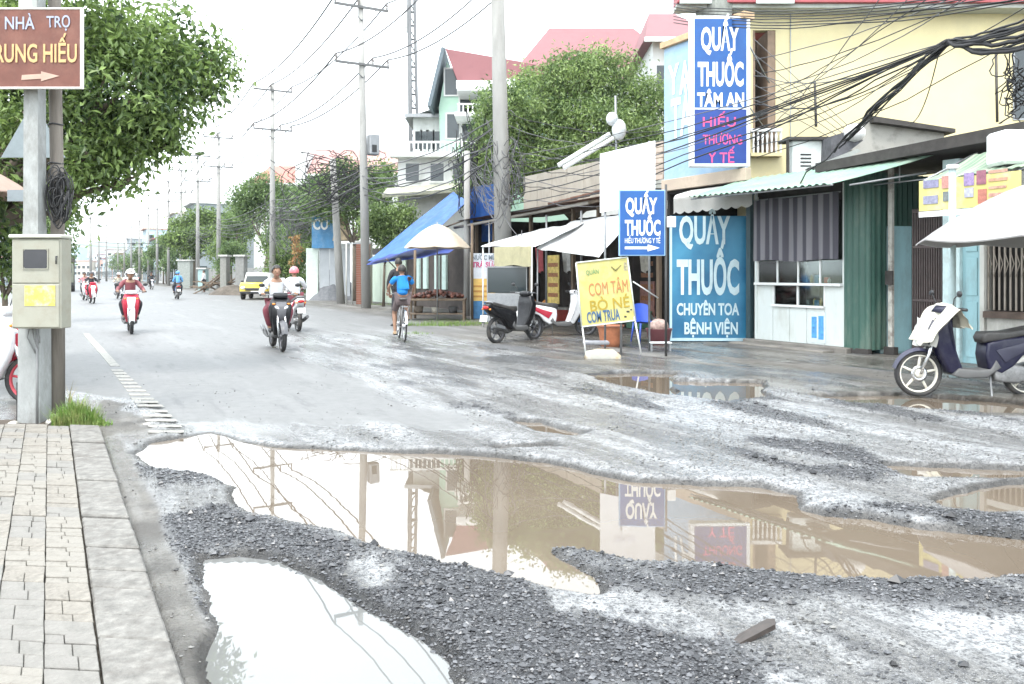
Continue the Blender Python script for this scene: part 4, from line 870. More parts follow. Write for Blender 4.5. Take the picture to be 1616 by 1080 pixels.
# ================================================================ RIGHT SIDE SHOPS
def pz(px, py, l): s, z = onl(px, py, l); return (l, s, z)
def corr(mb, l0, s0, l1, s1, z0, z1, pitch=.12, amp=.018, sub=4):
    """upright corrugated sheet between two plan points"""
    d = math.hypot(l1-l0, s1-s0); n = max(2, int(d/pitch*sub)); ux, uy = (l1-l0)/d, (s1-s0)/d; vs = []; fs = []
    for i in range(n+1):
        t = i/n*d; a = amp*max(-1, min(1, 1.6*math.sin(2*math.pi*t/pitch))); x = l0+ux*t-uy*a; y = s0+uy*t+ux*a
        vs += [(x, y, z0), (x, y, z1)]
    for i in range(n): fs.append((2*i, 2*i+2, 2*i+3, 2*i+1))
    return mb.add(vs, fs, True)
def roofsheet(mb, a, b, c, d, pitch=.15, amp=.018, sub=4, th=.006, sag=0.0):
    """corrugated sheet on corners a-b (eave) c-d (back, c behind b); ridges run eave to back"""
    a, b, c, d = map(Vector, (a, b, c, d)); L_ = (b-a).length; n = max(4, int(L_/pitch*sub)); nrm = (b-a).cross(d-a).normalized()
    if nrm.z < 0: nrm = -nrm
    for off in (0, -th):
        mb.grid(lambda u, v: tuple(a.lerp(b, u).lerp(d.lerp(c, u), v)+nrm*(amp*math.sin(2*math.pi*u*L_/pitch)+off)-Vector((0,0,sag*math.sin(math.pi*v)))), n, 4)
    return mb
CORG = mat('green corrugated paint', (.04,.105,.082), .5, var=.2, scale=3, dirt=(.13,.16,.13), dscale=3, damt=.7, stretch=(1,1,.3))
BEIGE = mat('beige hoarding', (.36,.33,.28), .8, var=.12, scale=2, dirt=(.25,.22,.18), dscale=2.5, damt=.7, stretch=(1,1,.4))
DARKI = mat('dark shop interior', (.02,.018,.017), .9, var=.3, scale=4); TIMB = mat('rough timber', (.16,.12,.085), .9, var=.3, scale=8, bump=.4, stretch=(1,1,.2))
LBLUE = mat('light blue door paint', (.30,.50,.54), .55, var=.12, scale=2.5, dirt=(.20,.28,.29), dscale=3, damt=.7, stretch=(1,1,.3))
PLBLUE = mat('pale blue pillar', (.50,.63,.64), .6, var=.1, scale=3, dirt=(.3,.35,.34), dscale=4, damt=.6); WALLW = mat('whitewashed wall', (.58,.57,.53), .85, var=.12, scale=3, bump=.2, dirt=(.28,.26,.22), dscale=1.8, damt=.8, stretch=(1,1,.4))
RUSTR = mat('rusty roof sheet', (.15,.075,.05), .8, var=.4, scale=6, dirt=(.25,.2,.17), dscale=3); ROOFD = mat('dark roof edge', (.045,.04,.037), .8, var=.3)
APW = mat('apron concrete', (.20,.185,.165), .75, var=.25, scale=2, bump=.35, dirt=(.10,.09,.08), dscale=1.2, damt=.9)
# shop floor slabs
FLO = MB(); FLO.M = None
f = rth('shop_step', 'long low concrete step under the shopfronts on the right', 'step', 12.4, 9)
rb(f).box(12.25, 16, 10.05, 12.6, -.1, .12, .02).build('front_step', APW, f); rb(f).box(11.95, 12.25, 10.3, 12.7, -.1, .06, .015).build('lower_step', APW, f); rb(f).box(13.3, 16, 3, 10.05, -.1, .05).build('floor_slab', APW, f); rb(f).box(12.6,17,12.6,27,-.1,.04).build('inner_floor', mat('dirty shop floor',(.08,.073,.063),.8,var=.3), f)
# ---- white kiosk
k = rth('pharmacy_kiosk', 'white panelled medicine kiosk with striped curtain, glass front and shelf', 'kiosk', 12.4, 11.2)
PW = mat('white panel', (.62,.66,.64), .45, var=.06, scale=3, dirt=(.42,.43,.38), dscale=3, damt=.6, stretch=(1,1,.4))
sL, sR = 12.34, 10.22; n = 5
for i in range(n):
    a = sR+(sL-sR)*i/n; b_ = sR+(sL-sR)*(i+1)/n
    top = 1.22 if i in (0,) else (.83 if i in (1,2,3) else 1.22)
    rb(k).box(12.40, 12.44, a+.004, b_-.004, .12, top, .004).build('wall_panel', PW, k)
rb(k).box(12.30,12.46,sR,sL,1.22,1.27,.006).build('counter_shelf', WHITE, k); rb(k).box(12.34,12.46,sR+.42,sL-.42,.80,.845,.005).build('display_shelf', WHITE, k)
GL = glassm()
for (a, b_) in ((sR+.44, sR+1.05), (sR+1.09, sL-.44)):
    rb(k).box(12.425,12.430,a,b_,.85,1.21).build('display_pane', clearglass(), k)
for a in (sR+.43, sR+1.07, sL-.43): rb(k).box(12.40,12.45,a-.02,a+.02,.84,1.22).build('display_frame', WHITE, k)
rb(k).box(12.44,12.9,sR+.1,sL-.1,.80,.84).build('inner_board', WALLW, k)
for i in range(4):
    a = sR+(sL-sR)*i/4; rb(k).box(12.42,12.426,a+.03,a+(sL-sR)/4-.01,1.27,1.70).build('window_pane', clearglass(), k)
for i in range(5): a = sR+.012+(sL-sR-.024)*i/4; rb(k).box(12.40,12.44,a-.014,a+.014,1.27,3.0 if i in (0,4) else 1.75).build('window_mullion', WHITE, k)
for a in (sR-.02, sL+.02): rb(k).box(12.38,12.46,a-.03,a+.03,.12,3.1,.005).build('corner_post', PW, k)
rb(k).box(12.42,12.46,sR,sL,2.80,3.1).build('lintel', ROOFD, k)
rb(k).box(14.2,14.25,sR,sL,.1,3.0).build('back_wall', mat('dim green wall', (.12,.15,.13), .8), k)
for a in (sR, sL): rb(k).box(12.46,14.2,a-.02,a+.02,.1,3.0).build('side_wall', PW, k)
rb(k).box(12.4,14.3,sR-.05,sL+.05,3.1,3.14).build('roof_deck', ROOFD, k)
def stripemat(name, a, b, pitch, axis=1, extra=None):
    m = bpy.data.materials.new(name); m.use_nodes = True; N = m.node_tree.nodes; L = m.node_tree.links; p = N['Principled BSDF']; p.inputs['Roughness'].default_value = .8
    tc = N.new('ShaderNodeTexCoord'); sx = N.new('ShaderNodeSeparateXYZ'); L.new(tc.outputs['Object'], sx.inputs[0]); mm = N.new('ShaderNodeMath'); mm.operation = 'MULTIPLY'; mm.inputs[1].default_value = 1/pitch; L.new(sx.outputs[axis], mm.inputs[0])
    fr = N.new('ShaderNodeMath'); fr.operation = 'FRACT'; L.new(mm.outputs[0], fr.inputs[0]); cr = N.new('ShaderNodeValToRGB'); cr.color_ramp.interpolation = 'LINEAR'
    cr.color_ramp.elements[0].position = .0; cr.color_ramp.elements[0].color = (*a,1); cr.color_ramp.elements[1].position = .55; cr.color_ramp.elements[1].color = (*b,1)
    e = cr.color_ramp.elements.new(.46); e.color = (*a,1); e = cr.color_ramp.elements.new(.94); e.color = (*b,1); e = cr.color_ramp.elements.new(1.0); e.color = (*a,1)
    L.new(fr.outputs[0], cr.inputs[0]); L.new(cr.outputs[0], p.inputs['Base Color'])
    tr = N.new('ShaderNodeBsdfTranslucent'); L.new(cr.outputs[0], tr.inputs['Color']); ms = N.new('ShaderNodeMixShader'); ms.inputs[0].default_value = .25; L.new(p.outputs[0], ms.inputs[1]); L.new(tr.outputs[0], ms.inputs[2]); L.new(ms.outputs[0], N['Material Output'].inputs[0]); return m
cur = rth('striped_curtain', 'purple and white striped curtain hanging over the kiosk window', 'curtain', 12.3, 11.2)
m_ = rb(cur, True); m_.grid(lambda u, v: (12.30+.025*math.sin(u*44+v*.8)*(1-v*.3)+.02*math.sin(u*17), sL+.0-(sL-sR-.02)*u, 1.70+.02*math.sin(u*9)+1.22*v), 110, 10); m_.build('cloth', stripemat('purple white stripes', (.085,.080,.10), (.24,.23,.25), .24), cur); rb(cur).tube([(12.32,sR,2.93),(12.32,sL,2.93)],.014,6).build('rail', STEEL, cur)
po = rth('poster', 'small blue and white poster on the lower panels of the kiosk', 'poster', 12.39, 10.85)
rb(po).box(12.392,12.397,10.62,10.98,.16,.72).build('sheet', mat('pale poster paper', (.62,.72,.80), .6), po)
for (a, b_, c, d) in ((10.66,10.78,.22,.66),(10.82,10.94,.24,.64)): rb(po).box(12.389,12.3915,a,b_,c,d,.0).build('printed_shape', mat('poster blue', (.08,.30,.62), .5, var=.5, scale=12), po)
random.seed(3)
for i in range(22):
    s_ = sR+.5+random.random()*1.1; h_ = random.uniform(.07,.2); c_ = random.choice([(.7,.7,.68),(.1,.3,.5),(.6,.15,.1),(.15,.4,.2),(.6,.5,.2),(.5,.6,.62)]); up = i > 10
    z0 = 1.27 if up else .845; l_ = random.uniform(12.5,12.7)
    cn = {(.7,.7,.68):'white',(.1,.3,.5):'blue',(.6,.15,.1):'red',(.15,.4,.2):'green',(.6,.5,.2):'yellow',(.5,.6,.62):'pale grey'}[c_]; s_ = sR+.48+((i % 11)*.115); ordn = ['farthest right','second from the right','third from the right','fourth from the right','fifth from the right','in the very middle','fifth from the left','fourth from the left','third from the left','second from the left','farthest left'][i % 11]
    b_ = rth('medicine_bottle' if i % 2 else 'medicine_box', cn+(' bottle' if i % 2 else ' carton')+(' above the kiosk shelf, ' if up else ' in the glass display, ')+ordn, 'bottle' if i % 2 else 'box', l_, s_, 'medicines above the shelf' if up else 'medicines in the display')
    mm_ = mat('goods %d' % (i % 6), c_, .4)
    if i % 2: rb(b_, True).lathe([(0,z0),(.03,z0),(.032,z0+h_*.65),(.012,z0+h_*.85),(.012,z0+h_),(0,z0+h_)],10,'Z',(l_,s_,0)).build('bottle', mm_, b_)
    else: rb(b_).box(l_-.03,l_+.03,s_-.05,s_+.05,z0,z0+h_).build('carton', mm_, b_)
# ---- green lean-to roof over the kiosk
t = rth('green_awning', 'pale green corrugated sheet awning sloping over the kiosk', 'awning', 11.0, 11)
GSH = mat('pale green roof sheet', (.23,.37,.29), .55, var=.12, scale=3, dirt=(.30,.22,.16), dscale=2.2, damt=.55)
roofsheet(rb(t), (10.95,12.75,2.98), (10.95,9.35,2.92), (12.5,8.45,3.42), (12.5,12.85,3.42), sag=.02).build('sheet', GSH, t)
for s_ in (9.5,10.6,11.7,12.6): rb(t).tube([(11.0,s_,2.93),(12.45,s_,3.36)],.02,6).build('rafter', STEEL, t)
rb(t).tube([(11.02,9.3,2.90),(11.02,12.75,2.94)],.018,6).build('eave_bar', STEEL, t); rb(t).tube([(12.4,8.6,3.1),(11.3,9.2,2.90)],.018,6).build('brace', STEEL, t); rb(t).tube([(12.42,8.6,3.0),(12.42,9.6,3.0)],.015,6).build('brace', STEEL, t); rb(t).tube([(12.42,9.1,2.98),(12.42,9.1,3.32)],.012,6).build('brace', STEEL, t)
# ---- green corrugated corner, posts, locker
t = rth('corrugated_wall', 'dark green corrugated sheet wall at the kiosk corner', 'wall', 12.4, 9.95)
corr(rb(t), 12.36, 10.18, 12.45, 9.70, .1, 3.25, .115, .02).build('sheet', CORG, t); corr(rb(t), 12.45, 9.70, 14.5, 9.75, .1, 3.25, .15, .02).build('side_sheet', CORG, t); rb(t).box(12.38,12.5,9.7,10.18,-.02,.12,.01).build('base', ROOFD, t)
t = rth('door_post', 'chipped white post beside the green corrugated wall', 'post', 12.9, 9.6)
rb(t).box(12.75,12.83,9.50,9.58,.05,3.3,.008).build('shaft', mat('chipped white timber', (.5,.49,.45), .7, dirt=(.15,.12,.1), dscale=5, damt=.95), t); rb(t).box(12.71,12.75,9.46,9.60,1.25,1.5).build('lock_box', ROOFD, t); rb(t).box(12.72,12.85,9.44,9.64,0,.16).build('foot', ROOFD, t)
p = G(1414, 560)
t = thing('metal_locker', 'tall light blue metal door panel standing in the dark recess', 'locker', p, .04); w_ = .58/2
MB().box(-w_,w_,0,.35,0.02,2.30,.01).build('body', LBLUE, t); MB().box(-w_+.14,w_-.01,-.014,0,.06,2.27,.004).build('door', LBLUE, t); MB().box(-w_+.004,-w_+.12,-.012,0,.04,2.27,.003).build('edge_strip', PLBLUE, t); MB().box(-w_+.17,-w_+.19,-.03,-.014,1.1,1.25).build('handle', STEEL, t)
# ---- row of shops further right, under one dark slab roof
t = rth('shop_building', 'single storey shop with dark roof edge, light blue pillars and barred window', 'shop', 13, 6)
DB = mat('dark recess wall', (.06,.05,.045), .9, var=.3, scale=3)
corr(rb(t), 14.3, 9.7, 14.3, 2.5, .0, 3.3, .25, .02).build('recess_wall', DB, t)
rb(t).box(12.55,12.8,2.2,2.5,0,3.4).build('end_wall', WALLW, t)
rb(t).add([(12.1,10.6,3.47),(12.1,2.0,3.85),(16.0,2.0,3.95),(14.6,10.6,3.55),(12.1,10.6,3.30),(12.1,2.0,3.62),(16.0,2.0,3.6),(14.6,10.6,3.35)],[(3,2,1,0),(4,5,6,7),(0,1,5,4),(1,2,6,5),(2,3,7,6),(3,0,4,7)]).build('roof_slab', ROOFD, t)
def opl(px, l): return onl(px, 432, l)[0]
a, b_ = opl(1487,12.6), opl(1514,12.6); rb(t).box(12.6,12.8,b_,a,0,3.3,.008).build('pillar', PLBLUE, t)
a, b_ = opl(1516,12.65), opl(1548,12.65); dr = rb(t).box(12.68,12.74,b_,a,.02,2.5,.004).build('door', LBLUE, t)
for z0, z1 in ((.12,1.0),(1.1,1.7),(1.8,2.4)): rb(t).box(12.665,12.68,b_+.07,a-.07,z0,z1,.004).build('door_panel', LBLUE, dr)
rb(t).box(12.6,12.8,b_-.08,b_-.01,0,3.3).build('door_jamb', WALLW, t)
a = b_-.09; z0, z1 = onl(1580,490,12.65)[1], onl(1580,372,12.65)[1]
rb(t).box(12.65,12.85,2.5,a,0,z0-.12).build('lower_wall', WALLW, t); rb(t).box(12.65,12.85,2.5,a,z1+.15,3.3).build('upper_wall', WALLW, t)
rb(t).box(12.55,12.86,2.5,a,z0-.12,z0-.02).build('sill', mat('brown sill', (.10,.07,.055), .8, var=.3), t)
wf = rb(t).box(12.64,12.70,2.5,a,z1,z1+.1).build('window_frame', WHITE, t)
s_ = a-.02; i = 0
while s_ > 5.6:
    if i % 9 == 8: rb(t).box(12.63,12.71,s_-.04,s_+.04,z0,z1).build('mullion', WHITE, t)
    else:
        rb(t).box(12.66,12.68,s_-.012,s_+.012,z0,z1).build('bar', mat('greyish brown bars', (.30,.26,.22), .7), t)
        rb(t).tube([(12.655,s_,z0+(z1-z0)*.45),(12.655,s_-.06,z0+(z1-z0)*.62),(12.655,s_,z0+(z1-z0)*.8)],.008,4).build('scroll', mat('greyish brown bars', (.30,.26,.22), .7), t)
    s_ -= .085; i += 1
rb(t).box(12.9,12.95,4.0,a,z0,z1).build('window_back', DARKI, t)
# folding gate
t = rth('folding_gate', 'dark brown barred metal gate between the locker and the pale blue pillar', 'gate', 12.7, 8.6)
a, b_ = opl(1441,12.7), opl(1486,12.7); GM = mat('dark brown gate metal', (.055,.04,.038), .55, var=.3)
for i in range(13): s_ = b_+(a-b_)*i/12; rb(t).box(12.69,12.715,s_-.011,s_+.011,.06,2.55).build('bar', GM, t)
for z_ in (.1,1.0,1.9,2.5): rb(t).box(12.685,12.72,b_,a,z_-.02,z_+.02).build('rail', GM, t)
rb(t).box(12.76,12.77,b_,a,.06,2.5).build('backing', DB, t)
# ---- menu awning
t = rth('menu_awning', 'faded green striped awning with a yellow menu banner along its front', 'awning', 11.2, 7.5)
a, b_ = opl(1451,11.0), opl(1612,11.0)
AW = stripemat('green awning stripes', (.24,.33,.24), (.38,.43,.33), .10); rb(t, True).grid(lambda u, v: (11.0+v*1.1, a+(b_-a)*u+(.02-.35*u)*v*0+(-.12)*v*(1-u), 2.79+.06*u+.46*v-.04*math.sin(math.pi*v)+.008*math.sin(u*60)), 60, 8, thick=.01).build('cloth', AW, t)
z1a, z0a = onl(1451,286,11)[1], onl(1451,328,11)[1]
rb(t).box(10.99,10.998,b_,a,2.36,2.80,.0).build('menu_banner', mat('yellow menu banner', (.55,.48,.16), .6, var=.08, scale=3, dirt=(.74,.72,.5), dscale=2), t)
rb(t).box(10.985,10.992,b_,a,2.27,2.35).build('white_hem', WHITE, t)
def pat(px0,py0,px1,py1,col,name='printed_patch'):
    s0_,z0_ = onl(px0,py1,10.98); s1_,z1_ = onl(px1,py0,10.98); rb(t).box(10.978,10.984,s1_,s0_,z0_,z1_).build(name, mat('print '+str(col), tuple(c_*.6 for c_ in col), .6, var=.35, scale=25), t)
for q in ((1457,283,1481,298,(.34,.33,.50)),(1457,308,1480,323,(.40,.40,.55)),(1486,277,1502,298,(.72,.35,.30)),(1521,272,1537,294,(.45,.33,.60)),(1522,296,1536,312,(.6,.6,.8)),(1541,268,1556,292,(.42,.16,.22)),(1543,298,1557,322,(.60,.22,.16)),(1560,266,1590,274,(.72,.40,.30)),(1560,279,1590,287,(.74,.42,.28)),(1560,292,1588,299,(.72,.42,.30)),(1560,303,1588,311,(.70,.38,.30)),(1488,302,1500,318,(.25,.28,.28))): pat(*q[:4], q[4])
for s_ in (a-.05, b_+.05): rb(t).tube([(11.02,s_,2.8),(12.3,s_,3.3)],.015,6).build('frame_bar', STEEL, t)
t2 = rth('white_post', 'thin pale post with a white cap in front of the menu banner', 'post', 10.75, 7.3)
s0_, zt = onl(1503, 264, 10.75); rb(t2).tube([(10.75,s0_,-.02),(10.75,s0_,zt-.03)],.045,10).build('shaft', PLBLUE, t2); rb(t2).tube([(10.75,s0_,zt-.03),(10.75,s0_,zt+.03)],.075,10).build('cap', WHITE, t2)
tb = thing('duct_box', 'white boxy air conditioner casing under the roof edge at the right frame', 'air conditioner', at(1612,262,11.1))
MB().box(-.29,.35,-.1,.35,0.02,.48,.04).build('casing', mat('white casing', (.72,.76,.74), .5), tb); MB().box(-.2,.3,.0,.3,-.03,.02).build('bracket', DARK, tb); MB(True).tube([(.0,-.11,.45),(.05,-.14,.1),(.12,-.1,-.12),(.3,.0,-.2)],.012,5).build('cable', WIREM, tb)
umbrella('market_umbrella', 'large off white sun umbrella over the parked scooter at the right edge', at(1668,0,9.9).x, 9.9, 1.86, 2.60, 1.58, 8, mat('off white canvas', (.40,.39,.385), .8, var=.06, trans=.3))
# ---- storefront with the light blue sign panel
t = rth('pharmacy_shop', 'shopfront with a light blue lettered panel above a beige beam', 'shop', 12.4, 13.8)
s0_, s1_ = 12.55, onl(1048,432,12.3)[0]; LBP = mat('light blue sign panel', (.27,.41,.56), .5, var=.12, scale=1.2, dirt=(.40,.50,.60), dscale=1.1, damt=.8)
zt = onl(1048,78,12.3)[1]
rb(t).box(12.30,12.36,s0_,s1_,3.62,zt,.004).build('sign_panel', LBP, t); rb(t).box(12.24,12.40,s0_-.05,s1_+.03,3.36,3.62,.008).build('beam', mat('beige beam', (.48,.39,.31), .8, var=.12, dirt=(.3,.25,.2)), t); rb(t).box(12.2,12.5,s0_-.05,s1_+.04,zt,zt+.14,.008).build('cornice', mat('orange brown cornice', (.50,.34,.20), .8, var=.2), t)
rb(t).box(12.36,15,s1_-.1,s1_,3.4,zt).build('side_wall', WALLW, t); rb(t).box(12.36,15,s0_,s1_,3.3,3.4).build('ceiling', DARKI, t)
WL = mat('white sign lettering', (.76,.77,.76), .5)
for body, px, py, hpx, wpx in (('Y', 1063, 148, 46, 15), ('A', 1081, 146, 50, 15), ('TÀ', 1075, 215, 62, 28)):
    s_, z_ = onl(px, py, 12.29); Yd = RL(12.29, s_).y; text(body, hpx/F*Yd, WL, t, tuple(Matrix.Translation((-12.4,-13.8,0)) @ Vector((12.292, s_, z_))), (0,-1,0), (0,0,1), wpx/F*Yd*1.75, 'lettering', .02)
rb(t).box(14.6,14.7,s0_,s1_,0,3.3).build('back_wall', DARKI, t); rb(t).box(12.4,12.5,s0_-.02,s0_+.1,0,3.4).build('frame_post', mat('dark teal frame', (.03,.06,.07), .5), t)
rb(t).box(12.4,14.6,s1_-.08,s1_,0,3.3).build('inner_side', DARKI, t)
# white strip of awning over the door
s0a, s1a = onl(1187,432,11.75)[0], onl(1063,432,11.75)[0]
t = rth('white_awning', 'small white scalloped awning above the blue pharmacy door banner', 'awning', 12, 14)
rb(t, True).grid(lambda u, v: (12.25-.5*min(1,v*1.6), s0a+(s1a-s0a)*u, 3.30-.22*v-(.28*max(0,v-.55)/.45 if v > .55 else 0)-(.05*abs(math.sin(u*26)) if v > .97 else 0)), 90, 14, thick=.006).build('cloth', mat('off white awning cloth', (.62,.61,.58), .8, var=.08, dirt=(.42,.4,.36), dscale=3, damt=.6), t)
# big projecting sign
YS = 16.9
t = thing('pharmacy_sign', 'tall blue projecting sign with large white letters and smaller red letters below', 'sign', (at(1137,0,YS).x, YS, 0))
def rel(px, py): q = at(px, py, YS); return (q.x-t.location.x, q.z)
BLUE = mat('blue sign face', (.002,.07,.27), .35, var=.12, scale=3, dirt=(.004,.10,.32), dscale=2); BLUE2 = mat('deeper blue sign face', (.003,.035,.22), .35, var=.1)
a, b_ = rel(1090,25), rel(1184,263); mb = MB(); MB().box(a[0],b_[0],0,.22,b_[1],a[1],.01).build('box', mat('white sign box', (.70,.72,.76), .4), t)
x0,z1 = rel(1096,30); x1,z0 = rel(1178,146); MB().box(x0,x1,-.006,0,rel(0,170)[1],z1).build('face', BLUE, t); MB().box(x0,x1,-.006,0,rel(0,258)[1],rel(0,173)[1]).build('face', BLUE2, t)
def sg(body, px, py, h, w_, m=WL, bold=.034):
    x_, z_ = rel(px, py); text(body, h/F*YS, m, t, (x_, -.008, z_), (1,0,0), (0,0,1), w_/F*YS, 'lettering', bold)
sg('QUẤY',1136,79,35,60); sg('THUỐC',1137,135,36,72); sg('TÂM AN',1137,168,21,74)
RL_ = mat('red sign lettering', (.62,.07,.22), .5); sg('HIẾU',1135,200,15,52,RL_,.01); sg('THƯƠNG',1140,228,15,62,RL_,.01); sg('Y TẾ',1138,257,16,42,RL_,.01)
MB().tube([(x1+.02,.1,rel(0,60)[1]),(x1+.75,.9,rel(0,115)[1])],.018,6).build('stay', STEEL, t); MB().tube([(x1+.02,.1,rel(0,160)[1]),(x1+.6,.8,rel(0,190)[1])],.014,6).build('stay', STEEL, t)
# blue door banner
YS = 17.25
t = thing('door_banner', 'tall turquoise blue banner board with white pharmacy lettering standing at the door', 'banner', (at(1118,0,YS).x, YS, 0), -.02)
a, b_ = rel(1057,341), rel(1179,541)
def gradblue():
    m = bpy.data.materials.new('turquoise banner'); m.use_nodes = True; N = m.node_tree.nodes; L = m.node_tree.links; p_ = N['Principled BSDF']; p_.inputs['Roughness'].default_value = .4
    tc = N.new('ShaderNodeTexCoord'); s2 = N.new('ShaderNodeTexNoise'); s2.inputs['Scale'].default_value = 1.1; s2.inputs['Detail'].default_value = 4; L.new(tc.outputs['Object'], s2.inputs['Vector']); cr = N.new('ShaderNodeValToRGB')
    cr.color_ramp.elements[0].position = .38; cr.color_ramp.elements[0].color = (.008,.11,.23,1); cr.color_ramp.elements[1].position = .62; cr.color_ramp.elements[1].color = (.04,.22,.37,1); L.new(s2.outputs['Fac'], cr.inputs[0]); L.new(cr.outputs[0], p_.inputs['Base Color']); return m
MB().box(a[0],b_[0],0,.05,.03,a[1],.004).build('board', gradblue(), t); fr = MAT_ = mat('pale banner edge', (.45,.62,.68), .5)
for (x0_,x1_,z0_,z1_) in ((a[0],a[0]+.05,.04,a[1]),(b_[0]-.02,b_[0]+.01,.04,a[1]),(a[0]+.05,b_[0]-.02,.04,.10)): MB().box(x0_,x1_,-.006,0,z0_,z1_).build('edge_strip', fr, t)
WL2 = mat('pale banner lettering', (.52,.66,.70), .5, var=.1); sg('QUẦY',1112,384,42,80,WL2,.03); sg('THUỐC',1117,463,52,98,WL2,.035); sg('CHUYÊN TOA',1117,497,18,98,WL2,.03); sg('BỆNH VIỆN',1122,527,18,84,WL2,.03)
# small blue pharmacy sign with an arrow, white board above it, their post
YS = 14.2
t = thing('arrow_sign', 'small blue pharmacy sign with white letters and an arrow pointing right', 'sign', (at(1013,0,YS).x, YS, 0))
a, b_ = rel(977,300), rel(1050,404); MB().box(a[0],b_[0],0,.09,b_[1],a[1],.006).build('box', mat('sign edge blue', (.25,.42,.62), .4), t); e = .018; MB().box(a[0]+e,b_[0]-e,-.005,0,b_[1]+e,a[1]-e).build('face', BLUE, t)
sg('QUẤY',1012,337,24,50); sg('THUỐC',1014,371,23,56); sg('HIẾU THƯƠNG Y TẾ',1014,384,8,56,WL,.005)
vs = [rel(x_,y_) for x_, y_ in ((986,389.5),(1022,389.5),(1022,386),(1041,391.5),(1022,397),(1022,393.5),(986,393.5))]; MB().add([(v[0],-.008,v[1]) for v in vs],[tuple(range(7))[::-1]]).build('arrow', WL, t)
x_ = b_[0]; MB().box(x_+.03,x_+.18,-.02,.06,rel(0,359)[1],rel(0,342)[1],.008).build('junction_box', WHITE, t); MB().tube([(x_+.02,.05,-.0),(x_+.02,.05,a[1]+.1)],.022,8).build('post', mat('dark post', (.06,.06,.06), .6), t); MB().tube([(a[0],.12,a[1]),(b_[0],.12,a[1])],.015,6).build('top_bar', STEEL, t); MB().tube([(a[0]+.05,.12,-.0),(a[0]+.05,.12,a[1]+.1)],.02,8).build('post', STEEL, t)
YS = 15.2
t = thing('white_board', 'blank faded white signboard leaning above the small blue sign', 'sign', (at(990,0,YS).x, YS, 0))
q = [rel(947,243), rel(1034,222), rel(1036,302), rel(1034,318), rel(947,336)]
MB().prism([q[4],q[3],q[1],q[0]], 0, .03).build('board', mat('faded white board', (.76,.77,.79), .5, var=.03), t)
sg('TÂM AN',985,268,10,34,mat('ghost lettering',(.60,.62,.72),.6),.0); MB().tube([(q[4][0]+.1,.06,-.0),(q[0][0]+.1,.06,q[0][1])],.022,6).build('post', STEEL, t); MB().tube([(q[3][0]-.1,.06,-.0),(q[1][0]-.1,.06,q[1][1])],.022,6).build('post', STEEL, t)
# yellow sandwich board
YS = 14.25
t = thing('food_sign', 'yellow painted food signboard tilted on white legs beside the kerb', 'sign', (at(957,0,YS).x, YS, 0), 0); BR = -.105
YEL = mat('painted yellow board', (.46,.41,.13), .55, var=.12, scale=4, dirt=(.44,.43,.25), dscale=3, damt=.8)
q = [rel(918,516), rel(1003,506), rel(990,406), rel(909,415)]; MB().prism(q, 0, .02).build('board', YEL, t); PO = WHITE
for i in range(4):
    u, v = Vector((q[i][0],-.008,q[i][1])), Vector((q[(i+1)%4][0],-.008,q[(i+1)%4][1])); MB().tube([u,v],.014,6).build('frame_bar', mat('pale frame', (.6,.64,.58), .6), t)
a, b_ = rel(919,516), rel(925,566); MB().tube([(a[0],0,a[1]),(b_[0],0,.0)],.015,6).build('leg', PO, t); a, b_ = rel(1001,500), rel(1012,555); MB().tube([(a[0],0,a[1]),(b_[0],0,.06)],.015,6).build('leg', PO, t); MB().tube([(rel(1000,445)[0],.05,rel(0,445)[1]),(rel(1048,475)[0],.6,rel(0,472)[1])],.012,6).build('stay', PO, t)
def tsg(body, px, py, h, w_, m, bold=.012):
    x_, z_ = rel(px, py); text(body, h/F*YS, m, t, (x_, -.006, z_), (1,0,.12), (-.10,0,1), w_/F*YS, 'lettering', bold)
tsg('COM TÂM',961,464,20,62,mat('faded orange letters',(.42,.17,.06),.6),.0); tsg('BÒ NÉ',963,488,17,62,mat('ochre letters',(.34,.24,.02),.6),.01); tsg('QUÁN',935,433,7,20,mat('faded green letters',(.12,.25,.1),.6)); tsg('COM TRUA',953,507,17,52,mat('dark blue letters',(.04,.10,.20),.6),.022)
for (px,py,w_,h_) in ((991,492,5,3),(987,500,4,3),(996,489,3,2)): x_,z_ = rel(px,py); MB().box(x_-w_/200,x_+w_/200,-.006,-.003,z_-h_/200,z_+h_/200).build('printed_mark', DARK, t)
x_, z_ = rel(973,421); MB(True).tube([(x_-.09,-.006,z_+.0),(x_-.02,-.006,z_-.06),(x_+.08,-.006,z_+.03)],[.012,.02,.006],6).build('painted_bird', mat('dark olive print', (.2,.18,.06), .6), t)
x_, z_ = rel(987,420); MB().box(x_-.03,x_+.05,-.006,-.003,z_-.08,z_+.06).build('printed_picture', mat('faded brown print', (.30,.27,.16), .6, var=.6, scale=30), t)
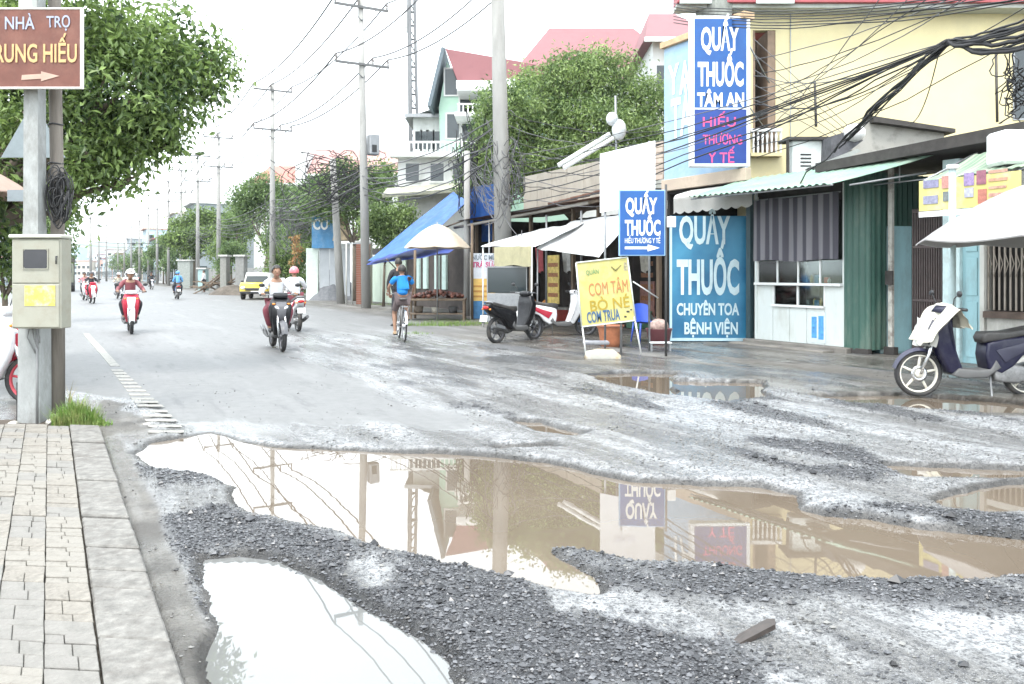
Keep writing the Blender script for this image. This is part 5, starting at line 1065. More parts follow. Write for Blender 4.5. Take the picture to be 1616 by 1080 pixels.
# sacks, bricks, chair and clutter round the yellow board
t = thing('goods_sack', 'white and yellow printed sack lying flat below the yellow sign', 'sack', G(952,569)); MB(True).prism([(-.30,.0),(-.27,.13),(-.05,.17),(.20,.16),(.30,.08),(.31,.0)], .0, .32, bevel=.04, seg=3).build('sack', mat('yellow white sack', (.42,.41,.37), .6, var=.15, scale=6, dirt=(.50,.30,.04), dscale=3.5, damt=.9), t)
t = thing('cardboard_bundle', 'flat white and grey bundle stacked on the yellow sack', 'bundle', G(945,560)+Vector((0,0,.17))); MB().box(-.26,.2,.05,.32,0,.06,.015).build('bundle', mat('grey white bundle', (.38,.38,.4), .7, var=.2, scale=12, dirt=(.1,.1,.14), dscale=5, damt=.9), t)
t = thing('clay_brazier', 'orange clay brazier standing behind the yellow sign legs', 'brazier', G(963,548)); MB(True).lathe([(0,0),(.17,0),(.20,.1),(.24,.36),(.27,.42),(.25,.43),(.21,.36),(0,.3)],20).build('pot', mat('orange clay', (.42,.16,.08), .85, var=.25, bump=.3), t); MB(True).lathe([(.272,.40),(.285,.42),(.272,.44)],20).build('rim_band', mat('dull clay', (.3,.13,.08), .9), t)
def chair(label, loc, yaw, m, grp=None):
    t = thing('plastic_chair', label, 'chair', loc, yaw, grp); MB(True).grid(lambda u, v: (-.2+.4*u, -.2+.4*v, .42+.02*((u-.5)**2+(v-.5)**2)*4), 6, 6, thick=.02).build('seat', m, t)
    MB(True).grid(lambda u, v: (-.2-.08*v+.05*(2*u-1)**2, -.2+.4*u, .44+.38*v-.05*(2*u-1)**2*v), 8, 5, thick=.02).build('backrest', m, t)
    for (a, b_) in ((-1,-1),(1,-1),(-1,1),(1,1)): MB(True).tube([(a*.18,b_*.18,.42),(a*.22,b_*.22,0)],[.022,.018],6).build('leg', m, t)
    return t
CB = mat('blue plastic', (.03,.08,.42), .4); chair('small dark blue plastic chair in the shade beside the yellow sign', G(1018,541), -1.3, CB); 
t = thing('wash_tub', 'maroon bucket with white cloths piled in it behind the blue banner edge', 'tub', G(1040,545)); MB(True).lathe([(0,.0),(.20,0),(.26,.32),(.28,.34),(.24,.33),(.19,.05),(0,.05)],18).build('tub', mat('maroon plastic', (.20,.07,.08), .5), t); MB(True).ball((0,0,.38),(.2,.2,.16),12).build('pile', mat('mixed pile', (.42,.30,.26), .8, var=.5, scale=14), t)
t = thing('low_stool', 'white low stool on the ground near the maroon tub', 'stool', G(1042,556)); MB().box(-.2,.2,-.1,.1,.16,.19,.01).build('seat', WHITE, t)
for a in (-.17,.17): MB().box(a-.015,a+.015,-.08,.08,0,.16).build('leg', STEEL, t)
# ---- dark open shopfronts further left, hoarding above
t = rth('open_shopfront', 'long dark open shopfront with timber posts under a beige hoarding', 'shop', 12.6, 20)
sA, sB = s1_+.05, opl(752,12.6)
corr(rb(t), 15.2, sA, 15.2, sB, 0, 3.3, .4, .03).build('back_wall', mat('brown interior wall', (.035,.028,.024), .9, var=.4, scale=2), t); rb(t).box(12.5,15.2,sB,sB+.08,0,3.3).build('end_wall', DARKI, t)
for px in (752,780,838,905,945,1040): s_ = opl(px,12.5); rb(t).box(12.45,12.55,s_-.05,s_+.05,0,3.25,.006).build('post', TIMB, t)
rb(t).tube([(12.0,sB+.5,3.05),(12.0,opl(930,12.0),3.30)],.05,8).build('eave_beam', mat('grey timber', (.28,.26,.23), .8), t); rb(t).tube([(12.0,opl(930,12.0),3.30),(12.0,sA,3.42)],.045,8).build('eave_beam', TIMB, t)
rb(t).add([(11.8,sA,3.42),(11.8,sB,3.25),(15.3,sB,3.5),(15.3,sA,3.6)],[(0,1,2,3)]).build('roof', RUSTR, t)
ha, hb = opl(826,12.95), opl(948,12.95); n = 5
for i in range(n):
    u0 = hb+(ha-hb)*i/n; u1 = hb+(ha-hb)*(i+1)/n; rb(t).box(12.95,12.99,u0+.01,u1-.01,3.42,4.55+.0*i,.003).build('hoarding_panel', BEIGE, t)
for i in range(7): z_ = 3.7+.13*i; rb(t).box(12.5,12.54,opl(1046,12.5),opl(985,12.5),z_,z_+.115,.004).build('slat', mat('pinkish timber slat', (.46,.38,.32), .8, var=.15), t)
for q_ in range(5): s_ = opl(870+18*q_,12.3); rb(t).tube([(12.2,s_,3.45+.03*q_),(12.6,s_-.9,3.55+.04*q_)],.04,6).build('scrap_timber', RUSTR, t)
for px in (770,800,860,915): s_ = opl(px,11.9); rb(t).tube([(11.95,s_,0),(11.95,s_,3.1)],.03,7).build('pole', STEEL, t)
# shelves and goods glimpsed in the dark
for i,(px,py,l,w_,h_,c) in enumerate([(868,500,12.9,.55,1.45,(.55,.42,.12)),(1015,520,13.4,.5,.7,(.25,.12,.10))]):
    s_ = opl(px,l); q = rth('menu_board', 'yellow and brown menu board standing inside the dark shop behind the white motorbike' if i == 0 else 'low reddish cupboard in the dark shop left of the banner', 'board' if i==0 else 'cupboard', l, s_); mb = rb(q); mb.box(l-.03,l,s_-w_,s_+w_*.2,.55 if i==0 else 0,.55+h_); mb.build('panel', mat('goods board %d' % i, c, .6, var=.4, scale=8), q)
    for k_ in range(4): rb(q).box(l-.036,l-.031,s_-w_*.9,s_+w_*.1,.75+k_*.3,.75+k_*.3+.12).build('printed_line', mat('brown print %d' % i, (.25,.10,.04), .6, var=.6, scale=20), q)
t = thing('milk_tea_sign', 'tall white orange and blue menu board under the left awning', 'sign', Vector((at(766,0,26).x,26,0))); YS = 26
a, b_ = rel(743,400), rel(790,505); ya = rel(0,440)[1]; yb = rel(0,475)[1]
MB().box(a[0],b_[0],0,.06,yb,ya).build('orange_panel', mat('orange yellow print', (.72,.48,.14), .5, var=.15, scale=6), t); MB().box(a[0],b_[0],0,.06,ya,a[1]).build('white_panel', mat('white print', (.66,.70,.76), .5), t); MB().box(a[0],b_[0],0,.06,.03,yb).build('blue_panel', mat('blue print', (.06,.22,.45), .5, var=.3, scale=8), t)
for x_ in (a[0],b_[0]): MB().box(x_-.03,x_+.03,-.02,.08,0,a[1]+.03).build('frame', WALLW, t)
sg('NƯỚC MÍA',765,410,7,40,mat('grey print letters',(.2,.25,.3),.5)); sg('TRÀ SỮA',765,422,8,40,mat('red print letters',(.55,.06,.2),.5)); 
for k_ in range(3): x_, z_ = rel(764,452+k_*8); MB().box(x_-.38,x_+.38,-.006,0,z_-.03,z_+.03).build('print_line', mat('brown orange print', (.5,.25,.06), .5), t)
# awnings
t = rth('white_awning', 'white tarpaulin awning with a cream valance over the left parked scooters', 'awning', 10.8, 18.5)
WT = mat('white tarpaulin', (.74,.75,.76), .5, var=.05, dirt=(.55,.54,.5), dscale=1.5, damt=.5, trans=.25)
def sheet(tt, A, B, C_, D, m, sag=.08, name='cloth', wr_=.03, nu=26, nv=16, seed=0, th=.008):
    A, B, C_, D = map(Vector, (A,B,C_,D))
    rb(tt, True).grid(lambda u, v: tuple(A.lerp(B,u).lerp(D.lerp(C_,u),v)-Vector((0,0,sag*math.sin(math.pi*u)*math.sin(math.pi*v)*1.2))+Vector((0,0,wr_*mnoise.noise(Vector((u*5+seed,v*3,seed)))+wr_*.4*math.sin(u*22+3*v)*math.sin(math.pi*v)))), nu, nv, thick=th).build(name, m, tt)
sheet(t, (9.8,19.75,2.18),(9.9,17.0,2.10),(11.9,17.9,2.78),(11.9,20.2,2.72), WT, seed=2)
rb(t, True).grid(lambda u, v: (9.82+.01*math.sin(u*30), 19.0-1.95*u, 2.13-.02*u-.47*v-.02*math.sin(u*9)*v), 26, 6, thick=.005).build('valance', mat('cream valance', (.62,.58,.38), .7, var=.12, scale=5), t)
for s_ in (19.7,17.1): rb(t).tube([(9.85,s_,0),(9.85,s_,2.16)],.022,7).build('pole', WHITE, t)
t = rth('white_awning', 'plain white cloth awning sagging left of the small blue pharmacy sign', 'awning', 11, 16.5)
sheet(t, (10.1,17.3,2.06),(10.0,14.5,1.80),(12.05,15.9,2.92),(12.1,18.9,2.86), WT, seed=5, sag=.14)
rb(t).tube([(10.1,17.25,0),(10.1,17.25,2.04)],.02,7).build('pole', STEEL, t)
# ---- parked scooters
scooter('motor_scooter', 'black parked scooter seen from behind under the left white awning', G(806,541)+Vector((.1,.25,0)), math.radians(50), P_BLACK, P_BLACK, mat('dark alloy', (.10,.10,.11), .4, .5), group='parked scooters', lean=0)
q = scooter('motor_scooter', 'white and red parked motorbike just right of the black scooter', G(884,532)+Vector((0,.2,0)), math.radians(12), P_WHITE, P_RED, mat('dark alloy', (.10,.10,.11), .4, .5), group='parked scooters')
t = thing('glass_cart', 'glass fronted drinks cart with metal shelves behind the parked scooters', 'cart', Vector((at(800,0,20.5).x,20.5,0)))
MB().box(-.5,.5,0,.5,.25,.95,.01).build('cabinet', STEEL, t); 
for x_ in (-.49,.49):
    for y_ in (0,.48): MB().box(x_-.012,x_+.012,y_,y_+.024,.95,1.6).build('upright', STEEL, t)
MB().box(-.5,.5,0,.5,1.6,1.63).build('top', STEEL, t); MB().box(-.48,.48,.01,.016,.97,1.6).build('pane', glassm(), t); MB().box(-.48,.48,.02,.46,1.25,1.265).build('shelf', STEEL, t)
for x_ in (-.4,.4): MB(True).lathe([(0,-.02),(.11,-.02),(.12,0),(.11,.02),(0,.02)],14,'X',(x_,.2,.12)).build('wheel', RUBBER, t)
# right hand scooter, big and close
cx = G(1453,627).x; Yc = 9.667
sc_ = scooter('motor_scooter', 'navy scooter parked at the right edge with a pale raincoat over its handlebars', (cx+.63*.98, Yc+.02, 0.0), math.pi-.03, P_NAVY, mat('violet grey paint', (.03,.03,.055), .4, coat=.1), CREAM, group='parked scooters', lean=0)
t = thing('raincoat', 'crumpled pale cream raincoat draped over the handlebars of the navy scooter', 'raincoat', (cx+.63*.98, Yc+.02, 0.0), math.pi-.03)
RC = mat('cream raincoat', (.58,.56,.46), .5, var=.08, scale=5, dirt=(.42,.42,.38), dscale=6, damt=.6)
mb = MB(True)
def rc(u, v):
    y = -.37+.74*u; k_ = (v-.45)/.55 if v > .45 else (v-.45)/.45      # v runs from the front hem over the bar to the rear hem
    n1 = mnoise.noise(Vector((u*6,v*4,2))); n2 = mnoise.noise(Vector((u*13,v*7,8)))
    x = .33-.17*k_+(.03*math.sin(u*19)+.05*n1)*abs(k_); drop = (.30 if k_ > 0 else .50)*(abs(k_)**1.25)*(1-.25*abs(2*u-1))
    return (x+(.10 if k_ < 0 else 0)*abs(k_), y*(1-.18*abs(k_))+.025*n2, 1.09-.02*math.sin(u*3.1)*-1-drop+.03*n1+.012*n2-.05*abs(2*u-1)**2)
mb.grid(rc, 46, 40, thick=.006); mb.build('cloth', RC, t)
mb = MB(True); mb.grid(lambda u, v: (.54+.05*math.sin(u*9)+.05*v-.10*u, -.20+.40*u+.02*math.sin(v*11), .92-.32*v+.05*mnoise.noise(Vector((u*5,v*5,3)))), 18, 18, thick=.005); mb.build('hood', mat('white plastic sheet', (.50,.50,.47), .35, var=.06), t)
# ---- blue tarpaulin stall
t = rth('tarpaulin_stall', 'open stall roofed by a large sagging blue tarpaulin on poles', 'stall', 11.5, 29)
TB = mat('blue tarpaulin', (.03,.14,.48), .45, var=.2, scale=4, dirt=(.10,.25,.55), dscale=3, damt=.6, trans=.25)
A_ = pz(580,412,9.6); B_ = pz(655,393,9.9); C2 = pz(737,318,12.6); D_ = pz(728,296,12.9)
sheet(t, A_, B_, C2, pz(715,303,13.4), TB, seed=7, sag=-.05, wr_=.06)
sheet(t, pz(578,418,9.55), pz(700,402,10.2), pz(735,385,12.5), pz(640,385,12.4), mat('underside blue tarpaulin', (.06,.10,.38), .5, var=.2, trans=.3), seed=8, sag=.05, wr_=.05, name='lower_cloth')
q_ = [pz(735,296,12.8), pz(795,290,12.8), pz(800,375,12.8), pz(740,385,12.8)]
sheet(t, q_[3], q_[2], q_[1], q_[0], TB, seed=9, sag=0, wr_=.12, name='side_cloth')
for (px, l, zt_) in ((655,9.9,2.2),(735,12.7,4.9),(745,11.2,3.0),(690,13,3.6),(800,12.5,3.9)): s_ = opl(px,l); rb(t).tube([(l,s_,0),(l,s_,zt_)],.045,7).build('pole', TIMB, t)
rb(t).tube([(9.7,opl(610,9.7),1.95),(11.2,opl(655,11.2),.9)],.02,6).build('stay', TIMB, t)
rb(t).tube([pz(700,360,11.5), pz(740,345,12.2)],.03,6).build('rafter', TIMB, t); rb(t).tube([pz(690,352,12), pz(735,322,12.5)],.03,6).build('rafter', TIMB, t)
umbrella('market_umbrella', 'beige market umbrella standing under the blue tarpaulin', at(690,0,25).x, 25, 2.25, 2.95, 1.0, 8, mat('beige canvas', (.56,.48,.38), .8, var=.08, dirt=(.62,.6,.56), dscale=2, trans=.25))
t = thing('fruit_stall', 'wooden stall table heaped with dark reddish produce under the beige umbrella', 'stall', Vector((at(692,0,25.5).x,25.5,0)))
MB().box(-.95,.85,-.4,.5,.62,.68,.01).build('table_top', TIMB, t)
for x_ in (-.9,.8):
    for y_ in (-.35,.45): MB().box(x_-.03,x_+.03,y_-.03,y_+.03,0,.62).build('leg', TIMB, t)
MB().box(-.9,.8,-.33,.43,.2,.23).build('lower_shelf', TIMB, t)
PR = stone_mat('dark red produce', (.03,.015,.012), (.16,.05,.035), .5)
r = np.random.default_rng(4); pm = []
for k_ in range(3): pm.append(MB(True).ball((0,0,0),.055,8).mesh('fruit', mat('produce %d' % k_, [(.10,.03,.02),(.05,.02,.015),(.16,.06,.04)][k_], .5)))
for k_ in range(120):
    x_ = r.uniform(-.85,.75); y_ = r.uniform(-.35,.4); z_ = .72+max(0, .22*(1-abs(x_)/1.0))*r.random(); o = inst(random.choice(pm), 'fruit', t, (x_,y_,z_), (0,0,0), (r.uniform(.8,1.3),)*3)
for (x_, y_, w_, h_, c_) in ((-.6,-.36,.28,.22,(.10,.08,.06)),(-.1,-.36,.25,.18,(.35,.33,.28)),(.45,-.34,.3,.2,(.06,.06,.06))):
    q = thing('basket', {-.6:'brown basket on the lower shelf at the left of the produce stall',-.1:'pale basket in the middle of the produce stall shelf',.45:'black basket on the lower shelf at the right of the produce stall'}[x_], 'basket', Vector((at(692,0,25.5).x+x_,25.5+y_+.3,.23))); MB(True).lathe([(0,0),(w_*.4,0),(w_*.5,h_),(w_*.46,h_),(w_*.36,.03),(0,.03)],14).build('basket', mat('basket '+str(c_), c_, .8, var=.3, scale=40), q)
for (px,py,rx,n_,h_) in ((690,515,1.2,700,.28),(735,512,.7,300,.22),(655,528,.5,160,.12),(575,470,.5,200,.3),(600,482,.8,160,.18)): c_ = G(px,py); grass('grass', c_.x, c_.y, rx, .35, n_, h_, GRM, px)
p = G(628, 519); p.y = 22.5; p.x = at(629,0,22.5).x
JS = dict(pel=(0,0,.92), che=(.0,0,1.25), neck=(.0,0,1.46), head=(.02,0,1.60), shl=(0,.18,1.38), shr=(0,-.18,1.38), ell=(.03,.26,1.13), elr=(.03,-.26,1.13), wrl=(.13,.24,.92), wrr=(.13,-.24,.92), hil=(0,.09,.90), hir=(0,-.09,.90), knl=(.03,.11,.50), knr=(.03,-.11,.50), anl=(-.02,.12,.09), anr=(-.02,-.12,.09), tol=(.11,.13,.04), tor=(.11,-.13,.04))
person('person', 'person in black standing beyond the cyclist under the blue tarpaulin', p, FWD, JS, C_DARK, C_DARK, 'hair', sleeves='long', sc=1.08, grip=False)

# clutter seen in the dark shopfronts
r = random.Random(8)
items = [('red plastic crate stacked in the shade behind the white motorbike','crate',880,(.45,.08,.06)),('grey cardboard box on the floor of the dark shop, left of centre','box',895,(.35,.33,.30)),('blue jerrycan by the timber post under the second awning','jerrycan',915,(.05,.15,.4)),('white styrofoam box beside the yellow signboard','box',928,(.6,.6,.58)),('brown cupboard behind the yellow signboard','cupboard',960,(.18,.11,.07)),('dark green cool box behind the blue chair','cool box',1008,(.06,.16,.1)),('silver pot on the floor near the blue chair','pot',1028,(.5,.5,.5)),('pale bag hanging inside the dark shop above the blue chair','bag',1015,(.5,.48,.42)),('red cloth hanging inside the dark shop right of the milk tea board','cloth',850,(.35,.06,.07)),('white cloth hanging in the dark shop over the white motorbike','cloth',892,(.55,.55,.53)),('orange gas bottle standing at the back beside the menu board','gas bottle',862,(.5,.2,.04))]
for i, (lab, cat, px, c_) in enumerate(items):
    l_ = 12.9+r.random()*.5; s_ = opl(px, l_); m_ = mat('clutter %d' % i, c_, .6, var=.25, scale=9); q = rth(cat.replace(' ','_'), lab, cat, l_, s_)
    if cat in ('bag','cloth'): z0 = 1.5; rb(q, True).grid(lambda u, v: (l_+.04*math.sin(u*14)+.03*v, s_-.25+.5*u*(1-.2*v), z0+.75*(1-v)+.04*math.sin(u*9)), 20, 8, thick=.01).build('cloth', m_, q)
    elif cat in ('pot','gas bottle','jerrycan'): h_ = .35 if cat != 'gas bottle' else .6; rb(q, True).lathe([(0,.04),(.17,.04),(.18,.1),(.18,h_*.8),(.1,h_),(.05,h_+.04),(0,h_+.04)],14,'Z',(l_,s_,0)).build('vessel', m_, q)
    else: h_ = {'crate':.32,'box':.4,'cupboard':1.3,'cool box':.45}[cat]; rb(q).box(l_-.2,l_+.2,s_-.28,s_+.28,.04,.04+h_,.015).build('carcass', m_, q); rb(q).box(l_-.21,l_+.21,s_-.29,s_+.29,.04+h_-.05,.04+h_+.0,.01).build('lid', m_, q)
ordw = ['first','second','third','fourth','fifth','sixth','seventh','eighth','ninth','tenth','eleventh','twelfth','thirteenth','fourteenth','fifteenth','sixteenth','seventeenth','eighteenth','nineteenth','twentieth']
# ================================================================ YELLOW HOUSE
YW = mat('cream yellow plaster', (.64,.56,.33), .85, var=.06, scale=1.2, bump=.15, dirt=(.50,.45,.31), dscale=.7, damt=.6)
YH = 19.4
t = thing('yellow_house', 'two storey cream yellow house with red roof edge behind the pharmacy', 'house', (at(1400,0,YH).x, YH, 0), 0)
def hq(px, py): q = at(px, py, YH); return (q.x-t.location.x, q.z)
xL = hq(1178,0)[0]; xR = xL+13; zt = hq(0,20)[1]; w0, w1 = hq(1188,0)[0], hq(1224,0)[0]; wz0, wz1 = hq(0,243)[1], hq(0,48)[1]
def hb(*a, **k): return MB().box(*a, **k)
MB().box(xL,w0,0,.2,2.5,zt).build('wall', YW, t); MB().box(w1,xR,0,.2,2.5,zt).build('wall', YW, t); MB().box(w0,w1,0,.2,2.5,wz0).build('wall', YW, t); MB().box(w0,w1,0,.2,wz1,zt).build('wall', YW, t)
MB().box(xL,xL+.2,.2,8,2.5,zt).build('side_wall', YW, t); MB().box(xL+.2,xR,7.8,8,2.5,zt).build('rear_wall', YW, t)
BRR = mat('brown reveal', (.24,.17,.12), .8, var=.2); MB().box(w1-.18,w1,.02,1.1,wz0,wz1).build('reveal', BRR, t); MB().box(w0,w0+.06,.02,1.1,wz0,wz1).build('reveal', BRR, t); MB().box(w0,w1,.9,1.0,wz0,wz1).build('doorway', DARKI, t); MB().box(w0+.1,w1-.25,.84,.9,wz0,wz1-.4).build('pane', glassm(), t)
rl = thing('balcony_rail', 'x', 'x'); bpy.data.objects.remove(rl)
for i in range(7): x_ = w0-.02+(w1-w0+.1)*i/6; MB(True).lathe([(.02,0),(.03,.1),(.018,.25),(.035,.4),(.02,.5)],8,'Z',(x_,-.12,wz0+.0)).build('baluster', WHITE, t)
MB().box(w0-.1,w1+.1,-.17,-.07,wz0+.5,wz0+.57).build('balcony_rail', WHITE, t); MB().box(w0-.1,w1+.1,-.2,0,wz0-.08,wz0).build('balcony_slab', YW, t)
RR = mat('red roof edge', (.34,.07,.08), .55, var=.12, scale=2, dirt=(.25,.05,.06), dscale=3)
xF = hq(1062,0)[0]
MB().box(xF,xR,-.55,.0,zt+.06,zt+.55,.01).build('fascia', RR, t); MB().box(xF,xR,-.45,.0,zt-.03,zt+.06).build('soffit', mat('pale soffit', (.45,.47,.44), .8), t)
MB().add([(xL+.3,-.55,zt+.55),(xR,-.55,zt+.55),(xR,4,zt+1.6),(xL+.3,4,zt+1.6),(xR,8,zt+.5),(xL+.3,8,zt+.5)],[(0,1,2,3),(3,2,4,5)]).build('roof', RR, t)
for a, b_ in ((1182,1240),(1065,1125)): MB().box(hq(a,0)[0],hq(b_,0)[0],-.60,-.552,zt+.02,zt+.5).build('pale_fascia_panel', mat('mint panel', (.50,.58,.56), .6), t)
a, b_ = hq(1598,75), hq(1640,190); MB().box(a[0],b_[0],-.02,.0,b_[1],a[1]).build('window_frame', STEEL, t); MB().box(a[0]+.05,b_[0]-.05,-.03,-.02,b_[1]+.05,a[1]-.05).build('pane', glassm(), t)
for px, y0, y1 in ((1276,135,205),(1556,88,198)):
    a = hq(px,y0); b_ = hq(px+2,y1); MB().tube([(b_[0],-.4,b_[1]),(a[0],-.4,a[1])],.03,6).build('iron_pole', mat('dark iron', (.06,.055,.05), .6), t)
MB().tube([(hq(1247,0)[0],-.02,wz1+.6),(hq(1247,0)[0],-.02,2.5)],.012,5).build('drain_pipe', mat('blue grey pipe', (.35,.38,.40), .6), t)
# column left of the sign and red roof tip
t = rth('grey_column', 'rough grey concrete column rising behind the tall blue sign', 'column', 13, 14.6); rb(t).box(13,13.5,14.2,14.9,3.4,8.6,.02).build('shaft', mat('mottled concrete', (.22,.23,.21), .9, var=.4, scale=6, bump=.5), t)
# roof clutter over the kiosk
YS = 16.5
t = thing('air_conditioner', 'white air conditioner unit with black vent on the kiosk roof', 'air conditioner', (at(1285,0,YS).x, YS, 0)); 
a, b_ = rel(1250,222), rel(1310,270); MB().box(a[0],b_[0],0,.35,b_[1]-.1,a[1],.02).build('casing', mat('white casing', (.72,.76,.74), .5), t)
for i in range(4): z_ = rel(0,243+i*6)[1]; MB().box(rel(1263,0)[0],rel(1280,0)[0],-.012,0,z_-.03,z_).build('vent_slot', DARK, t)
MB().box(a[0]-.12,rel(1345,0)[0],-.1,.5,a[1],a[1]+.06).build('cover', ROOFD, t); MB().box(a[0]-.12,a[0]-.08,-.08,.0,b_[1]-.1,a[1]).build('bracket', ROOFD, t)
t = thing('roof_wall', 'low patchy grey masonry wall with sloping top behind the roof edge', 'wall', (at(1400,0,17.5).x, 17.5, 0)); YS = 17.5
q = [rel(1345,258), rel(1490,230), rel(1490,206), rel(1375,190), rel(1345,195)]; MB().prism(q, 0, .3).build('wall', mat('patchy render', (.34,.33,.30), .9, var=.4, scale=3, dirt=(.12,.11,.10), dscale=3), t)
q2 = [rel(1372,186), rel(1500,206), rel(1500,212), rel(1372,195)]; MB().prism(q2, -.2, .4).build('coping', ROOFD, t)
YS = 16; t = thing('roof_clutter', 'dark grey boards and crumpled plastic piled on the kiosk roof', 'clutter', (at(1330,0,YS).x, YS, 0))
MB().prism([rel(1310,262),rel(1362,222),rel(1345,205),rel(1312,215)], 0, .5).build('board', mat('dark boards', (.09,.09,.10), .8, var=.4), t); MB(True).ball((rel(1348,0)[0],.0,rel(0,210)[1]),(.22,.2,.18),10).build('plastic_bundle', WHITE, t); MB().prism([rel(1285,262),rel(1350,236),rel(1356,240),rel(1300,266)], -.1, .6).build('sheet', mat('grey sheet', (.3,.32,.3), .6), t)
# unidentified white fitting with two pipes over the shops; its form is guessed
YS = 20; t = thing('roof_fitting', 'rounded pale fitting of unclear use on a thin mast above the awnings', 'fitting', (at(972,0,YS).x, YS, 0)); LM2 = mat('pale lamp casing', (.55,.57,.58), .4, var=.2, scale=10)
MB(True).ball((rel(966,0)[0],0,rel(0,188)[1]),(.15,.15,.17),12).build('upper_ball', LM2, t); MB(True).ball((rel(977,0)[0],0,rel(0,205)[1]),(.18,.16,.26),12).build('housing', LM2, t); MB().tube([(rel(975,0)[0],.1,3.2),(rel(972,0)[0],.1,rel(0,150)[1])],.03,6).build('mast', STEEL, t)
for i, (x0,y0,x1,y1) in enumerate([(880,264,962,212),(888,268,968,218)]):
    a, b_ = rel(x0,y0), rel(x1,y1); MB().tube([(a[0],-.3,a[1]),(b_[0],0,b_[1])],.055,8).build('pipe', WHITE, t)
# ================================================================ HOUSES BEYOND
PG = mat('pale green wall', (.33,.50,.40), .85, var=.08, scale=.8, dirt=(.42,.52,.46), dscale=.6); PKR = mat('faded red roof', (.22,.085,.092), .7, var=.12, scale=1.5, dirt=(.17,.07,.075), dscale=1.5); PW2 = mat('white render', (.62,.63,.62), .85, var=.08, scale=1, dirt=(.4,.4,.38), dscale=.9, damt=.7, stretch=(1,1,.4))
def roofprism(mb, x0, x1, y0, y1, z0, zr, ov=.4, th=.12):
    """gable roof, ridge along y"""
    c = (x0+x1)/2
    for s in (-1, 1):
        e = x0-ov if s < 0 else x1+ov; ze = z0-(zr-z0)/(c-x0)*ov; q = [(c,y0-ov,zr),(e,y0-ov,ze),(e,y1+ov,ze),(c,y1+ov,zr)]; q = [Vector(p) for p in q]; d = Vector((0,0,th)); mb.add(q+[p-d for p in q],[(0,1,2,3),(7,6,5,4),(0,4,5,1),(1,5,6,2),(2,6,7,3),(3,7,4,0)])
    return mb
def window(t, x, y, z, w_, h_, fm=None, face='-y'):
    W = lambda a: (lambda mb: mb)(a); fm = fm or PW2
    if face == '-y': f = MB().box(x-w_/2-.08,x+w_/2+.08,y-.06,y,z-.08,z+h_+.08).build('window', fm, t); MB().box(x-w_/2,x+w_/2,y-.075,y-.06,z,z+h_).build('pane', glassm(), f)
    else: f = MB().box(x-.06,x,y-w_/2-.08,y+w_/2+.08,z-.08,z+h_+.08).build('window', fm, t); MB().box(x-.075,x-.06,y-w_/2,y+w_/2,z,z+h_).build('pane', glassm(), f)
    return f
# green gabled house (gable turned to the left, long roof to the right)
YG = 42; t = thing('green_house', 'three storey pale green house with steep gable and faded red roof', 'house', at(735,0,YG)*1.0, .0); t.location.z = 0; g0 = t.location
def gq(px, py): q = at(px, py, YG); return (q.x-g0.x, q.z)
gx = gq(702,0)[0]; zr = gq(0,82)[1]; ze = gq(0,170)[1]; xe = gq(683,0)[0]
MB().prism([(gx,0.),(gq(900,0)[0],0.),(gq(900,0)[0],gq(0,150)[1]),(gq(724,0)[0],gq(0,140)[1]),(gx+.1,zr-.5),(gx-.3,ze)], 0, 9).build('wall', PG, t)
# roof slopes: dark underside of the left overhang and the red slope on the right
A_, B_, C2, D_ = gq(702,80), gq(681,160), gq(730,140), gq(780,108)
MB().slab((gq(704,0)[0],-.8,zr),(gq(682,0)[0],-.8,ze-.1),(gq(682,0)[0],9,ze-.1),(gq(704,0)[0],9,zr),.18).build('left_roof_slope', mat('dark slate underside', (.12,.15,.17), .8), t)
MB().add([(gq(704,0)[0],-.6,zr),(gq(726,0)[0],-.8,gq(0,140)[1]),(gq(900,0)[0],-.8,gq(0,118)[1]-0),(gq(880,0)[0],3.5,zr+.1)],[(0,1,2,3)]).build('roof', PKR, t)
MB().box(gq(722,0)[0],gq(800,0)[0],-.95,-.75,gq(0,146)[1],gq(0,134)[1]).build('eave_board', WHITE, t)
for (x0,x1,y0,y1,m_) in ((726,790,158,152,PW2),(722,775,196,190,PW2)): MB().box(gq(x0,0)[0],gq(x1,0)[0],-2.2,0,gq(0,y0)[1],gq(0,y1)[1]).build('balcony_slab', m_, t)
for i in range(8): x_ = gq(728+7*i,0)[0]; MB().box(x_-.03,x_+.03,-2.15,-2.08,gq(0,190)[1],gq(0,178)[1]).build('baluster', WHITE, t)
MB().box(gq(726,0)[0],gq(785,0)[0],-2.18,-2.05,gq(0,179)[1],gq(0,177)[1]).build('balcony_rail', WHITE, t)
for (px,py,w_,h_) in ((712,150,.6,1.3),(715,218,.6,1.2),(742,232,.8,2.0),(765,232,.8,2.0),(740,180,.9,1.2)): x_, z_ = gq(px,py); window(t, x_, 0, z_, w_, h_)
# white building with tall narrow windows to its left
YG = 44; t = thing('white_house', 'white two storey house with tall narrow windows left of the green gable', 'house', (at(670,0,YG).x, YG, 0)); g0 = t.location
x0, x1 = gq(652,0)[0], gq(700,0)[0]; zt_ = gq(0,182)[1]
MB().box(x0,x1,0,7,0,zt_).build('wall', PW2, t); MB().add([(x0-.4,-.5,zt_-.25),(x1+.2,-.5,zt_+.5),(x1+.2,7,zt_+.5),(x0-.4,7,zt_-.25)],[(0,1,2,3)]).build('roof', mat('grey roof', (.3,.31,.31), .8), t)
MB().box(x0-.4,x1+.3,-.55,-.45,zt_-.2,zt_-.02).build('eave', STEEL, t)
for px in (660,670,679,690): x_, z_ = gq(px,236); window(t, x_, 0, z_, .3, .95)
for px in (660,684): x_, z_ = gq(px,330); window(t, x_, 0, z_, .8, 1.5)
